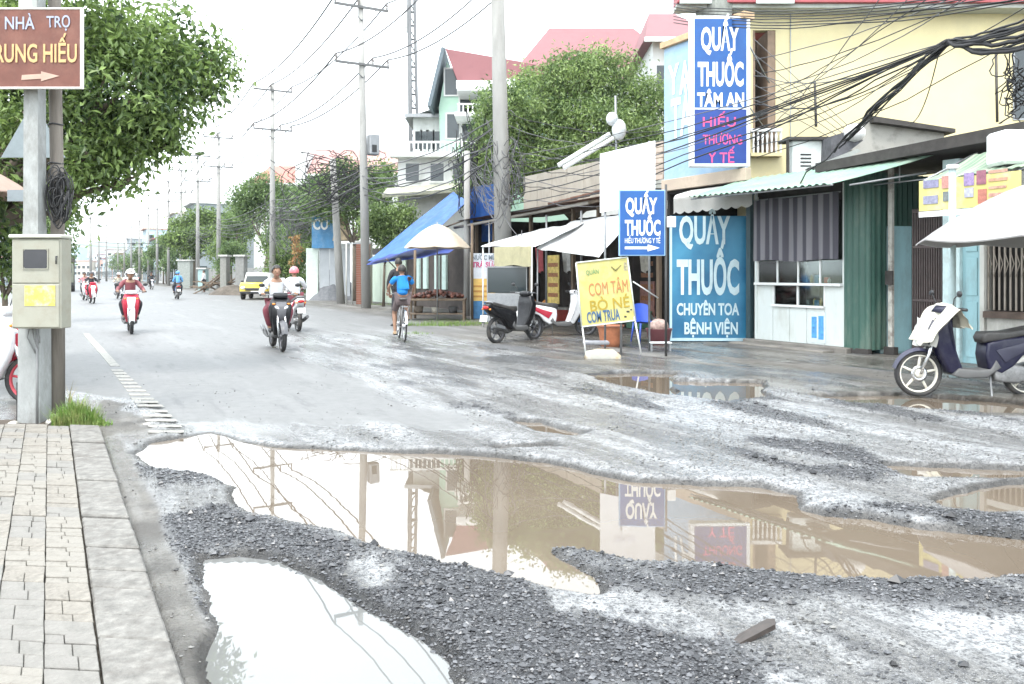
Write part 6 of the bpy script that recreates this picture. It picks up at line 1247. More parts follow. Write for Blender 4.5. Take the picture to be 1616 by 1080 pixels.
# low house with broken balcony in front
YG = 38; t = thing('balcony_house', 'low white house with dark window and tiled canopy behind the blue tarpaulin', 'house', (at(690,0,YG).x, YG, 0)); g0 = t.location
x0, x1 = gq(628,0)[0], gq(770,0)[0]; MB().box(x0,x1,0,6,0,gq(0,245)[1]).build('wall', PW2, t); MB().slab((x0-.5,-1.5,gq(0,312)[1]),(x1,-1.5,gq(0,300)[1]),(x1,0,gq(0,285)[1]),(x0-.5,0,gq(0,297)[1]),.15).build('canopy', mat('mossy canopy', (.36,.36,.28), .9, var=.3), t)
MB().box(x0-.3,x1,-.6,0,gq(0,250)[1],gq(0,243)[1]).build('balcony_slab', WHITE, t)
for i in range(22): x_ = x0-.2+i*.2; MB().box(x_-.025,x_+.025,-.58,-.53,gq(0,243)[1],gq(0,228)[1]).build('baluster', WHITE, t)
MB().box(x0-.3,x0+4.3,-.6,-.5,gq(0,229)[1],gq(0,226)[1]).build('balcony_rail', WHITE, t)
for px in (651,690,725): x_, z_ = gq(px,286); window(t, x_, 0, z_, .6, .8)
# big red roofs
def redroof(label, px0, px1, pyr, pye, Y, inset=.12, ex=0, wallm=PW2, roofm=PKR, win=3):
    t = thing('house', label, 'house', (at((px0+px1)/2,0,Y).x, Y, 0)); q = lambda px, py: (at(px,py,Y).x-t.location.x, at(px,py,Y).z)
    x0, x1 = q(px0,0)[0], q(px1,0)[0]; ze = q(0,pye)[1]; Y2 = Y+4; zr = CH-(pyr-HY)/F*Y2; w_ = (x1-x0)*inset
    MB().box(x0+.4,x1-.4,0,8,0,ze).build('wall', wallm, t)
    MB().add([(x0,-.6,ze),(x1,-.6,ze),(x1-w_,4,zr),(x0+w_,4,zr),(x1,8.6,ze),(x0,8.6,ze)],[(0,1,2,3),(3,2,4,5),(1,4,2),(0,3,5),(0,5,4,1)]).build('roof', roofm, t)
    MB().box(x0-.05,x1+.05,-.7,-.6,ze-.18,ze).build('gutter', WHITE, t)
    for i in range(win): x_ = x0+(x1-x0)*(i+1)/(win+1); window(t, x_, 0, max(.9,ze-2.2), .9, 1.2)
    return t
redroof('house with a wide faded red hipped roof above the big tree', 815, 1075, 45, 112, 43, .22)
redroof('house with a narrow faded red roof just left of the tall blue sign', 1015, 1130, 22, 66, 34, .3, win=2)
PR2 = mat('very faded pink roof', (.36,.21,.19), .8, var=.12, scale=1.2)
redroof('long low house with a faded pink roof behind the transformer pole', 470, 640, 236, 276, 74, .03, roofm=PR2, win=5)
redroof('small house with a brick pink hipped roof left of the long low one', 395, 470, 262, 290, 92, .2, roofm=mat('brick pink roof', (.36,.15,.12), .8, var=.1))
t = thing('white_gable', 'tall white gable wall beside the long pink roof', 'wall', (at(475,0,73).x, 73, 0)); YS = 73; MB().prism([rel(466,300),rel(482,300),rel(480,236),rel(466,234)], 0, 6).build('wall', PW2, t)
# ---- trees on the right
tree('spreading_tree', 'large spreading light green tree behind the dark open shops', Vector((at(900,0,31).x,31,0)), [lob(800,175,48,29),lob(850,150,52,31),lob(905,128,52,31),lob(965,125,50,32),lob(1020,165,48,31),lob(860,215,55,30),lob(930,205,62,30),lob(1000,220,52,30),lob(790,235,45,29),lob(1045,235,35,30),lob(835,270,45,29),lob(925,80+25,30,32),lob(900,262,50,29),lob(960,270,40,28.5)], 52000, .17, LEAF3, 31, r0=.22, clump=.34, hang=.1)
tree('garden_tree', 'dull green tree rising in front of the green house by the leaning pole', Vector((at(765,0,32).x,32,0)), [lob(770,200,26,32),lob(750,250,30,32),lob(780,290,32,31.5),lob(745,300,26,32),lob(765,160,14,32)], 7000, .16, LEAF2, 32, r0=.12, clump=.28)
tree('palm_like_shrub', 'bushy pale green shrub above the brick pillar', Vector((at(605,0,36).x,36,0)), [lob(600,345,24,36),lob(625,350,22,36),lob(585,355,20,36),lob(610,372,20,36),lob(640,335,15,36)], 6000, .18, LEAF3, 33, r0=.06, clump=.28)
tree('leafy_tree', 'dense dark tree behind the transformer pole', Vector((at(560,0,43).x,43,0)), [lob(590,285,28,43),lob(545,275,26,43),lob(520,295,28,43),lob(565,310,30,43),lob(500,325,24,43),lob(610,275,20,44),lob(540,330,28,43),lob(600,315,20,42)], 13000, .2, LEAF2, 34, r0=.14, clump=.4)
tree('leafy_tree', 'round green tree standing over the yellow vehicle', Vector((at(415,0,62).x,62,0)), [lob(385,310,26,62),lob(420,300,28,62),lob(455,315,24,62),lob(400,335,26,62),lob(445,345,26,60),lob(475,340,22,60),lob(470,375,24,56),lob(435,380,22,58),lob(500,370,20,54)], 16000, .26, LEAF2, 35, r0=.16, clump=.5)
tree('almond_tree', 'low layered bright green tree above the far grey gateway', Vector((at(305,0,86).x,86,0)), [lob(285,355,18,86,.5),lob(315,345,22,86,.6),lob(335,370,18,84,.6),lob(275,378,20,84,.5),lob(305,372,22,84,.6),lob(330,345,16,86),lob(345,395,14,82),lob(300,395,16,84,.5)], 11000, .3, LEAF1, 36, r0=.18, clump=.6, asp=.5)
tree('leafy_tree', 'small tree between the far grey gateway and the yellow vehicle', Vector((at(365,0,66).x,66,0)), [lob(365,395,14,66),lob(352,420,12,66),lob(375,350,16,68)], 4000, .24, LEAF2, 37, r0=.08, clump=.4)
tree('leafy_tree', 'bushy tree filling the gap between the layered tree and the rod pole', Vector((at(375,0,72).x,72,0)), [lob(372,345,20,72),lob(360,370,20,72),lob(385,365,18,72),lob(350,395,16,72),lob(375,400,16,70)], 6000, .26, LEAF3, 41, r0=.1, clump=.45)
tree('leafy_tree', 'bushy tree behind the weathered light blue board', Vector((at(492,0,50).x,50,0)), [lob(485,310,22,50),lob(505,300,22,50),lob(478,345,20,50),lob(500,350,20,50),lob(480,375,16,50)], 7000, .22, LEAF2, 42, r0=.1, clump=.4)
tree('leafy_tree', 'hazy low tree beyond the layered tree on the right verge', Vector((at(258,0,112).x,112,0)), [lob(262,385,14,112),lob(250,395,12,112),lob(272,398,12,112),lob(240,402,9,112)], 3000, .34, LEAF2, 43, r0=.1, clump=.6)
tree('hedge', 'overgrown hedge behind the riders beside the yellow vehicle', Vector((at(450,0,50).x,50,0)), [lob(445,420,18,50),lob(465,410,20,50),lob(475,440,18,48),lob(440,400,16,52),lob(480,400,16,48),lob(430,435,12,52)], 8000, .2, LEAF1, 38, r0=.06, clump=.4)
tree('flowering_shrub', 'shrub with orange flowers beside the blue shop board', Vector((at(467,0,46).x,46,0)), [lob(467,380,8,46),lob(469,395,8,46),lob(466,410,7,46)], 260, .2, leafmat('orange flower', (.30,.12,.05), (.40,.30,.12)), 39, r0=.03, clump=.2)
# ================================================================ right verge between stall and yellow vehicle
t = thing('grey_gate', 'pale wall panel and grey sheet fence behind the sand heap', 'fence', (at(520,0,44).x, 44, 0)); YS = 44
a, b_ = rel(483,392), rel(502,466); MB().box(a[0],b_[0],0,.25,0,a[1],.02).build('pillar', mat('pale green panel', (.50,.56,.51), .6), t)
a, b_ = rel(503,388), rel(552,466)
for i in range(3): MB().box(a[0]+(b_[0]-a[0])*i/3+.01,a[0]+(b_[0]-a[0])*(i+1)/3-.01,.1,.14,0,a[1]-.15).build('sheet_panel', mat('grey sheet panel', (.38,.40,.42), .5, var=.08, scale=2), t)
MB().box(a[0],b_[0],.08,.16,a[1]-.15,a[1]+.1).build('top_rail', mat('pale grey cloth', (.5,.52,.52), .7), t)
t = thing('shop_board', 'weathered light blue board with white letters above the grey sheet fence', 'sign', (at(506,0,43.8).x, 43.8, 0)); YS = 43.8
a, b_ = rel(492,326), rel(527,392); MB().box(a[0],b_[0],0,.15,b_[1],a[1],.01).build('board', mat('weathered blue board', (.06,.22,.42), .6, var=.2, scale=2, dirt=(.3,.45,.6), dscale=1.5), t); sg('MÁY L',509,340,13,28); sg('CƠ',506,362,16,24)
YS = 43; t = thing('tied_tarpaulin', 'brown and tan tarpaulin bundled round a tilted frame beside the blue board', 'tarpaulin', (at(540,0,YS).x, YS, 0)); MB().prism([rel(524,380),rel(552,380),rel(548,352),rel(540,318),rel(533,330)], 0, .6, bevel=.1).build('bundle', mat('tan tarpaulin', (.42,.33,.22), .8, var=.4, scale=1.5, dirt=(.14,.11,.09), dscale=1.2), t)
def heap(name, label, cat, px, py, rx, ry, rz_, m, seed, nn=36, **k):
    c = G(px, py); t = thing(name, label, cat, c); o = lump('mass', (0,0,0), rx, ry, rz_, m, seed, nn, .3); o.parent = t; return t
heap('sand_heap', 'grey heap of sand and gravel poured against the fence', 'heap', 528, 474, 1.5, 1.3, 1.55, mat('grey sand', (.15,.155,.165), .95, var=.25, scale=5, bump=1), 5)
t = thing('brick_pillar', 'square red brick pillar with thin gate posts beside the sand heap', 'pillar', (at(573,0,38.5).x, 38.5, 0)); BRK = mat('red brick', (.30,.13,.09), .9, var=.3, scale=9, dirt=(.2,.12,.1), dscale=6); MORT = mat('mortar', (.36,.33,.29), .95)
MB().box(-.33,.33,.02,.66,0,2.9).build('core', MORT, t)
bk = [MB().box(-.105+r_,.105,-.02,.05,-.035,.035).mesh('brick', BRK) for r_ in (0,.004)]
for r_ in range(34):
    for c_ in range(3):
        x_ = -.22+c_*.22+(.05 if r_%2 else -.05)*0; inst(bk[(r_+c_)%2], 'brick', t, (x_, .0+random.uniform(-.008,.008), .06+r_*.084))
MB().box(-.38,.38,-.05,.70,2.9,2.98).build('cap', CONCL, t)
for x_ in (-.72,-.45): MB().tube([(x_,-.3,0),(x_,-.3,2.9)],.035,6).build('gate_post', CONCL, t)
MB().box(-.75,.4,-.32,-.28,2.82,2.88).build('top_bar', STEEL, t)
t = rth('pale_green_doors', 'row of tall pale green door panels under the left end of the blue tarpaulin', 'wall', 13.6, 34); n = 6
sa, sb = opl(640,13.6), opl(583,13.6)
for i in range(n): u0 = sa+(sb-sa)*i/n; u1 = sa+(sb-sa)*(i+1)/n; rb(t).box(13.6,13.66,u0+.02,u1-.02,.05,2.35,.01).build('door_panel', mat('pale green door paint', (.48,.56,.46), .6, var=.1, scale=1.5), t)
rb(t).box(13.66,16,sa-3,sb,2.4,2.7).build('roof_edge', ROOFD, t); rb(t).box(13.7,13.9,opl(745,13.7),sa,0,2.4).build('rear_wall', DB, t)
for px in (660,672,690,702): s_ = opl(px,13.65); rb(t).box(13.6,13.69,s_-.2,s_+.2,.8,2.2).build('pale_panel', mat('pale mint panel', (.45,.58,.54), .6), t)
# yellow vehicle
YC = 58
p = G(402, 478); p = Vector((at(402,0,45).x,45,0)); VY = mat('yellow car paint', (.68,.50,.05), .3, coat=.6, var=.05)
t = thing('yellow_car', 'yellow and white small car facing us on the right verge', 'car', p, -TH*.0+.12)
MB(True).prism([(-.80,.35),(.80,.35),(.82,.6),(.80,.85),(.76,.95),(-.76,.95),(-.80,.85),(-.82,.6)], 0, 3.6, bevel=.08).build('body', VY, t)
MB(True).prism([(-.74,.95),(.74,.95),(.60,1.50),(-.60,1.50)], .75, 3.3, bevel=.06).build('cabin', mat('white car paint', (.72,.72,.70), .3, coat=.5), t)
MB().add([(-.64,.72,.98),(.64,.72,.98),(.53,.76,1.43),(-.53,.76,1.43)],[(0,1,2,3)]).build('windscreen', glassm(), t); MB().box(-.5,.5,-.06,0,.52,.66,.02).build('grille', DARK, t); MB().box(-.78,.78,-.08,.02,.35,.48,.03).build('bumper', DARK, t)
for x_ in (-.62,.62): MB(True).ball((x_,-.02,.68),(.13,.06,.09),10).build('headlight', LENS, t)
for x_ in (-.74,.74):
    for y_ in (.65,2.9): MB(True).lathe([(0,-.1),(.26,-.1),(.31,-.07),(.31,.07),(.26,.1),(0,.1)],16,'X',(x_,y_,.31)).build('wheel', RUBBER, t)
for x_ in (-.84,.84): MB(True).ball((x_,.9,1.02),(.08,.04,.06),8).build('mirror', DARK, t)
MB().box(-.2,.2,-.07,-.05,.40,.50).build('number_plate', PLATE, t)
# timber debris and grey gateway
t = thing('timber_heap', 'heap of brown broken boards leaning beside the far verge', 'heap', G(340,464))
r = random.Random(5)
for i in range(26): a_ = r.uniform(-.5,.9); x_ = r.uniform(-1.5,1.2); L_ = r.uniform(1,2.2); mb = MB(); mb.M = Matrix.Translation((x_,r.uniform(-.6,.6),.35+r.random()*.5))@Matrix.Rotation(a_,4,'Z')@Matrix.Rotation(r.uniform(-.7,.5),4,'Y'); mb.box(-L_/2,L_/2,-.08,.08,-.03,.03); mb.build('board', TIMB, t)
heap('rubble_heap', 'low heap of grey brown rubble behind the yellow car', 'heap', 365, 466, 1.5, 1.0, .7, mat('brown rubble', (.10,.085,.07), .95, var=.4, scale=3, bump=1), 9)
for i, (px, py0, py1, w_, c_, lab) in enumerate([(290,412,462,20,(.26,.28,.26),'pale grey gateway block beyond the far layered tree'),(318,425,462,12,(.30,.42,.42),'blue green gate leaf beside the far gateway'),(378,405,455,14,(.22,.22,.21),'grey concrete wall pier behind the rubble heap'),(352,405,440,10,(.22,.22,.2),'dark narrow pier beside the rubble heap')]):
    Y = 80-10*i if i < 2 else 58; t = thing('wall_pier', lab, 'wall', (at(px,0,Y).x, Y, 0)); YS = Y; a, b_ = rel(px-w_/2,py0), rel(px+w_/2,py1); MB().box(a[0],b_[0],0,.8,0,a[1],.03).build('pier', mat('pier %d' % i, c_, .85, var=.2), t); MB().box(a[0]-.1,b_[0]+.1,-.1,.9,a[1],a[1]+.12).build('cap', CONCL, t)
t = thing('grey_fence', 'long grey wall along the verge beyond the yellow car', 'wall', RL(12.8,60)); t.rotation_euler = (0,0,TH)
for i in range(12): MB().box(0,.15,i*2.5,i*2.5+2.4,0,1.9).build('wall_panel', mat('grey wall panel', (.30,.30,.29), .9, var=.2, scale=1), t)
# ================================================================ POLES AND LINES
PC = mat('pole concrete', (.30,.295,.28), .85, var=.15, scale=1.5, dirt=(.17,.165,.155), dscale=.8, damt=.7, stretch=(1,1,.3)); INS = mat('insulator', (.16,.14,.13), .4)
POLES = []
def epole(px, l, H, label, arms=((12.4,2.3),(10.05,2.3)), r0=.19, r1=.10, rod=0, lean=(0,0), grp='concrete power poles down the right side', sc=1.0):
    Y = l/(CT*(px-CXP)/F+ST); X = (px-CXP)/F*Y; t = thing('power_pole', label, 'utility pole', (X,Y,0), TH, grp)
    lx = lambda z: (lean[0]*z/H, lean[1]*z/H, z)
    MB(True).tube([lx(-.1), lx(H*.5), lx(H)], [r0, (r0+r1)/2, r1], 10).build('shaft', PC, t)
    if rod: MB().tube([lx(H), lx(H+rod)], .025, 5).build('lightning_rod', STEEL, t)
    pts = []
    for (z, w_) in arms:
        c = Vector(lx(z)); dz = .05*(w_ > 0)
        MB().box(c.x-w_/2, c.x+w_/2, c.y-.17, c.y-.09, z-.05, z+.05).build('crossarm', mat('dark crossarm', (.12,.12,.12), .6), t)
        for s in (-1, 1): MB().tube([(c.x+s*w_*.28,c.y-.13,z-.04),(c.x,c.y-.13,z-.55)], .02, 5).build('brace', STEEL, t)
        for k_, u in enumerate((-.97, -.12 if z > 11 else .38, .95)):
            x_ = c.x+u*w_/2*1.0; MB(True).lathe([(.02,0),(.05,.05),(.03,.09),(.06,.14),(.03,.2),(.045,.25),(0,.28)],8,'Z',(x_,c.y-.13,z+.05)).build('insulator', INS, t); pts.append(t.matrix_basis @ Vector((0,0,0)) + Vector((math.cos(TH)*x_-math.sin(TH)*(c.y-.13), math.sin(TH)*x_+math.cos(TH)*(c.y-.13), z+.32)))
    POLES.append((t, pts)); return t
for i, (px, H, rod, lab) in enumerate([(797,13.6,0,'thick concrete pole rising behind the dark open shops'),(578,13.0,0,'power pole with a grey transformer box above the blue board'),(430,12.9,2.2,'power pole with a lightning rod over the yellow vehicle'),(345,12.9,2,'power pole right above the far layered tree'),(312,12.6,0,'power pole just left of the layered tree'),(286,12.4,0,'fifth power pole along the line, slim and hazy'),(266,12.4,1,'sixth power pole along the line, slim and hazy'),(248,12,0,'seventh power pole along the hazy line'),(234,12,0,'eighth power pole along the hazy line'),(220,12,0,'ninth power pole along the hazy line'),(207,12,0,'tenth power pole along the hazy line'),(196,12,0,'eleventh power pole along the hazy line'),(186,12,0,'farthest power pole along the hazy line')]):
    epole(px, 11, H, lab, rod=rod, lean=((-.35 if i == 0 else (-.25 if i == 1 else 0)), 0), r0=.27 if i == 0 else .2, r1=.15 if i == 0 else .11)
for px, H, lab in ((156,10,'short pole at the far end of the road, left one'),(168,11,'short pole at the far end of the road, right one'),(143,9,'short pole at the far left end of the road')): epole(px, 3+(px-143)*.16, H, lab, arms=((H-.6,1.8),), grp='short poles at the far end of the road')
# transformer box
tp = POLES[1][0]; MB().box(.06,.48,-.32,.12,6.35,7.2,.04).build('transformer_box', mat('grey box', (.26,.27,.28), .5), tp); MB().box(.14,.34,-.335,-.32,6.45,6.75).build('box_vent', DARK, tp)
def wire(A, B, sag, r, m=WIREG, name='power_line', label=None, group=None, n=14, cat='cable', wob=0, seed=0):
    A, B = Vector(A), Vector(B); pts = []
    for i in range(n+1):
        u = i/n; p = A.lerp(B, u); p.z -= sag*4*u*(1-u)
        if wob: p += Vector((0,0,wob*mnoise.noise(Vector((u*6,seed,1)))))+Vector((wob*mnoise.noise(Vector((u*5,seed,7))),0,0))
        pts.append(p)
    mb = MB(True); c = pts[0].copy(); mb.tube([p-c for p in pts], r, 4); o = mb.build(name, m); o.location = c; o['label'] = label; o['category'] = cat
    if group: o['group'] = group
    return o
tier = ['outer upper','middle upper','inner upper','outer lower','middle lower','inner lower']
near = RL(11, 8, 0); fakept = [near+Vector((math.cos(TH)*x_, math.sin(TH)*x_, z+.3)) for z, u3 in ((12.4,(-1.1,-.1,1.1)),(10.05,(-1.1,.4,1.1))) for x_ in u3]
spans = [('towards the camera from the thick pole', fakept, POLES[0][1])]+[('between '+n_, POLES[i][1], POLES[i+1][1]) for i, n_ in enumerate(['the thick pole and the transformer pole','the transformer pole and the rod pole','the rod pole and the next','the fourth and fifth poles','the fifth and sixth poles','the sixth and seventh poles'])]
for n_, a, b_ in spans:
    for k_ in range(6): wire(a[k_], b_[k_], .55, .024 if n_.startswith('towards') else (.032 if 'thick' in n_ else .042), label='%s power line %s' % (tier[k_], n_), group='power lines on the crossarms')
# low tangled telecom lines along the poles
side = ['topmost','second from the top','third from the top','fourth from the top','fifth from the top','sixth from the top','seventh from the top','lowest']
def lowpt(i, k_, z0): t = POLES[i][0].location; return Vector((t.x+.15*math.sin(k_*2.3), t.y-.15, z0-.16*k_))
for i in range(5):
    for k_ in range(8): wire(lowpt(i,k_,5.9 if i else 6.0), lowpt(i+1,k_,5.8), .35+.12*(k_ % 4), .020, WIREM if k_ % 2 else WIREG, 'telephone_line', '%s low telephone line of span %s' % (side[k_], ['from the thick pole','from the transformer pole','from the rod pole','over the layered tree','beyond the layered tree'][i]), 'low telephone lines', wob=.12, seed=i*9+k_)
# tangle knots on the poles
def tangle(label, c, rx, rz_, n, seed, r=.014, m=WIREM):
    t = thing('cable_tangle', label, 'cable tangle', c); rr = random.Random(seed); mb = MB(True)
    for k_ in range(n):
        a0 = rr.uniform(0,6); cx_, cz_ = rr.gauss(0,rx*.35), rr.gauss(0,rz_*.3); A1, A2 = rr.uniform(.3,1)*rx*.6, rr.uniform(.3,1)*rz_*.6; ph = rr.uniform(0,3)
        mb.tube([(cx_+A1*math.cos(a+a0), rr.uniform(-.1,.1)+.2*math.sin(a), cz_+A2*math.sin(a*1.0+ph)) for a in np.linspace(0,rr.uniform(3.5,6.5),12)], r, 4)
    mb.build('cables', m, t, kind='stuff'); return t
tangle('dense tangle of black cables hanging between the transformer pole and the trees', at(530,290,38), 2.4, 1.6, 46, 1, .018)
tangle('thick knot of cables on the leaning brown pole behind the blue tarpaulin', at(740,260,29), .6, 1.8, 30, 2, .016)
tangle('knot of cables round the thick concrete pole', at(795,275,23), .7, 1.5, 22, 3, .012, WIREG)
tangle('grey bundle of cables hanging on the rod pole near the hedge', at(462,345,47), 1.6, 2.0, 28, 4, .018, WIREG)
tangle('black coil of cable hanging at the right edge of the yellow wall', at(1607,130,12.2), .22, .5, 20, 5, .01)
epole(538, 11.6, 6.9, 'short leaning brown pole wrapped in cables beside the blue board', arms=(), r0=.2, r1=.14, lean=(-.4,0), grp=None)['category'] = 'utility pole'
epole(737, 12.0, 5.6, 'short dark pole behind the blue tarpaulin peak', arms=(), r0=.12, r1=.1, grp=None)
for i in range(18):
    a = at(742,250+i*1.5,29); b_ = at(795,270+i*5,23.3); wire(a, b_, .2+.1*(i%4), .009, WIREG, 'telephone_line', '%s slack grey strand between the dark pole and the thick pole' % ordw[i], 'slack grey lines between the dark pole and the thick pole', wob=.15, seed=i)
# cable fan from the upper right corner to the left
K = at(1497,66,11.6)
for i in range(9): wire(at(1700,-6+4*i,10.2), K+Vector((.02*math.sin(i*2),.02*math.cos(i*3),.025*math.sin(i*5))), .06+.03*i, .017+.006*(i%3), WIREM, 'cable', '%s thick black cable of the bundle in the upper right corner' % ordw[i], 'bundled cables at the upper right', wob=.05, seed=i)
for i in range(7): wire(K+Vector((.02*i-.06,0,.02*math.sin(i))), at(1352-i*7,210+i*6,15.5), -.02-.05*(i%3), .014+.006*(i%3), WIREM, 'cable', '%s thick black cable dropping from the knot to the kiosk roof' % ordw[i], 'cables dropping to the kiosk roof', wob=.09, seed=20+i)
wire(K, at(1262,292,14.2), -.05, .014, WIREM, 'cable', 'black cable running from the knot down along the green awning', None, wob=.15, seed=3)
wire(at(1480,90,12), at(1435,195,14), .25, .008, WIREM, 'cable', 'thin looped cable hanging right of the cable bundle', None)
lefts = [(800,250),(800,262),(800,275),(801,290),(801,300),(802,312),(1190,120),(1190,165),(1188,205),(1186,235),(800,325),(803,335)]
for i, (x_, y_) in enumerate(lefts):
    Yb = 23.3 if x_ < 900 else 16.8
    wire(K+Vector((0,0,.03*math.sin(i*3))), at(x_,y_,Yb), .12+.10*(i%4), .009+.0025*(i%3), WIREM if i%3 else WIREG, 'cable', ('%s thin line from the knot to the thick pole behind the shops' % ordw[i] if x_ < 900 else '%s thin line from the knot to the tall blue sign' % ordw[i-6]), 'thin lines from the knot to the thick pole' if x_ < 900 else 'thin lines to the tall blue sign', wob=.07, seed=40+i)
tops = [(1640,-60),(1600,-40),(1560,-30),(1500,-30),(1450,-20),(1660,-20),(1400,-20),(1690,10)]
for i, (x_, y_) in enumerate(tops): wire(at(x_,y_,11.5), at(1190+(i%3)*4,95+i*22,16.9), .15+.07*(i%3), .009, WIREM if i%2 else WIREG, 'cable', '%s thin line sloping over the yellow wall from above the frame' % ordw[i], 'thin lines over the yellow wall', wob=.05, seed=60+i)
for i in range(5): wire(at(1190,62+24*i,16.7), at(1345,205+i*9,16.2), -.02*i, .007, WIREG, 'cable', '%s thin line crossing down from the blue sign to the kiosk roof' % ordw[i], 'thin lines down to the kiosk roof', seed=i)
for i in range(7): wire(at(1620+10*i,-25+3*i,10.5), at(1063,6+5*i,19), .25, .01, WIREM, 'cable', '%s dark line passing along the red roof edge' % ordw[i], 'dark lines along the red roof edge', wob=.05, seed=80+i)
for i in range(8): wire(at(803,180+18*i,23.2), at(1060,205+14*i,19.5), .25+.1*(i%3), .010, WIREG if i%2 else WIREM, 'telephone_line', '%s line from the top crossing in front of the spreading tree' % ordw[i], 'lines in front of the spreading tree', wob=.1, seed=90+i)
wire(at(60,372,90), at(330,380,95), .6, .03, WIREM, 'cable', 'dark line crossing the far road low over the riders')
wire(at(60,376,92), at(330,384,95), .8, .02, WIREG, 'cable', 'grey line crossing the far road below the dark one')
# communications mast
MASTM = mat('mast steel', (.12,.125,.13), .6)
t = thing('radio_mast', 'tall slim grey lattice mast with antenna panels left of the green house', 'mast', Vector((at(655,0,60).x,60,0)))
for a_ in range(3): x_, y_ = .42*math.cos(a_*2.09+.3), .42*math.sin(a_*2.09+.3); MB().tube([(x_,y_,0),(x_*.6-.35,y_*.6,24)],.12,5).build('leg', MASTM, t)
for z_ in np.arange(.5,23.5,1.0):
    k_ = 1-.4*z_/24; q_ = [Vector((.42*k_*math.cos(a_*2.09+.3)-.35*z_/24,.42*k_*math.sin(a_*2.09+.3),z_)) for a_ in range(3)]; mb = MB(); mb.tube(q_+[q_[0]],.05,4); mb.tube([q_[0],q_[1]+Vector((0,0,1))],.045,4); mb.build('lattice_ring', MASTM, t)
for a_ in range(3): x_, y_ = .75*math.cos(a_*2.09)-.32, .75*math.sin(a_*2.09); MB().box(x_-.14,x_+.14,y_-.08,y_+.08,19.2,21.2,.03).build('antenna_panel', PW2, t)
# ================================================================ FAR TOWN, TRUCK, HILL
FW = [mat('far wall %d' % i, c_, .9, var=.1, scale=.5) for i, c_ in enumerate([(.60,.61,.60),(.50,.54,.58),(.55,.50,.42),(.40,.50,.55),(.48,.30,.25),(.30,.34,.36)])]
r = random.Random(12); kinds = ['white','pale blue','beige','grey blue','brick red','dark grey']
fn = 0
placed = []
for s_ in range(100, 420, 9):
    for sd_ in (1, -1):
        if sd_ < 0 and s_ < 110: continue
        w_ = r.uniform(6.5,8.8); h_ = r.choice([3.4,4,6.5,7,9.5]) if sd_ > 0 else r.choice([3.4,6.5,9]); k_ = r.randrange(6); l_ = 13.2 if sd_ > 0 else -6.5
        t = rth('town_house', '', 'house', l_, s_, 'far houses lining the road'); mb = rb(t); x1 = l_+8*sd_; mb.box(min(l_,x1),max(l_,x1),s_,s_+w_,0,h_).build('wall', FW[k_], t)
        rb(t).box(min(l_-.5*sd_,x1),max(l_-.5*sd_,x1),s_-.2,s_+w_+.2,h_,h_+.25).build('roof', PKR if r.random() < .3 else FW[(k_+1)%6], t)
        nf = max(1,int(h_//3))
        for fl in range(nf):
            for q_ in range(3):
                yy = s_+w_*(q_+.5)/3; xf = l_-.05*sd_; rb(t).box(min(xf,l_+.02*sd_),max(xf,l_+.02*sd_),yy-.7,yy+.7,(.3 if fl == 0 else .9)+fl*3.1,2.4+fl*3.1).build('window', glassm(), t)
                rb(t).box(l_+.8*sd_+q_*2.2*sd_-.5,l_+.8*sd_+q_*2.2*sd_+.5,s_-.05,s_+.02,.9+fl*3.1,2.3+fl*3.1).build('window', glassm(), t)
        placed.append((t, kinds[k_], nf, sd_, s_))
cnt = {}
for t, kn, nf, sd_, s_ in placed:
    key = (kn, nf, sd_); cnt[key] = cnt.get(key, 0)+1; t['label'] = '%s %s storey house, %s such on the %s of the far road' % (kn, ['','one','two','three'][nf], ordw[cnt[key]-1], 'right' if sd_ > 0 else 'left')
# houses closing the view at the far bend
nth = 0
for i in range(14):
    px = 112+i*10; Y = r.uniform(430,520); w_ = r.uniform(5,12); h_ = r.choice([8,10,13,16]); k_ = r.randrange(4)
    t = thing('far_building', '%s building closing the far end of the road, %s from the left' % (kinds[k_], ordw[i]), 'building', (at(px,0,Y).x, Y, 0), r.uniform(-.2,.2), 'buildings closing the far end of the road')
    MB().box(-w_/2,w_/2,0,9,0,h_).build('wall', FW[k_], t); MB().box(-w_/2-.3,w_/2+.3,-.3,9.3,h_,h_+.5).build('roof', FW[(k_+2)%5], t)
    for fl in range(int(h_//3.2)):
        for q_ in range(3): x_ = -w_/2+w_*(q_+.5)/3; MB().box(x_-.7,x_+.7,-.08,.02,.9+fl*3.2,2.4+fl*3.2).build('window', glassm(), t)
for i, (l_, s_, h_) in enumerate([(12.5,108,5),(12.8,125,6.5),(12.5,150,5.5),(13,175,7),(12.8,200,6),(-5,130,7),(-5.5,165,8),(-5,210,8),(12.5,240,7),(-5,260,9)]):
    c = RL(l_,s_); tree('roadside_tree', '%s of the small hazy trees along the far road on the %s' % (ordw[i], 'right' if l_ > 0 else 'left'), c, [(c+Vector((0,0,h_*.65)),h_*.33),(c+Vector((.9,0,h_*.5)),h_*.26),(c+Vector((-1,0,h_*.55)),h_*.25),(c+Vector((0,0,h_*.85)),h_*.2)], 1500, .45, LEAF2, 50+i, r0=.15, clump=.7, group='small trees along the far road')
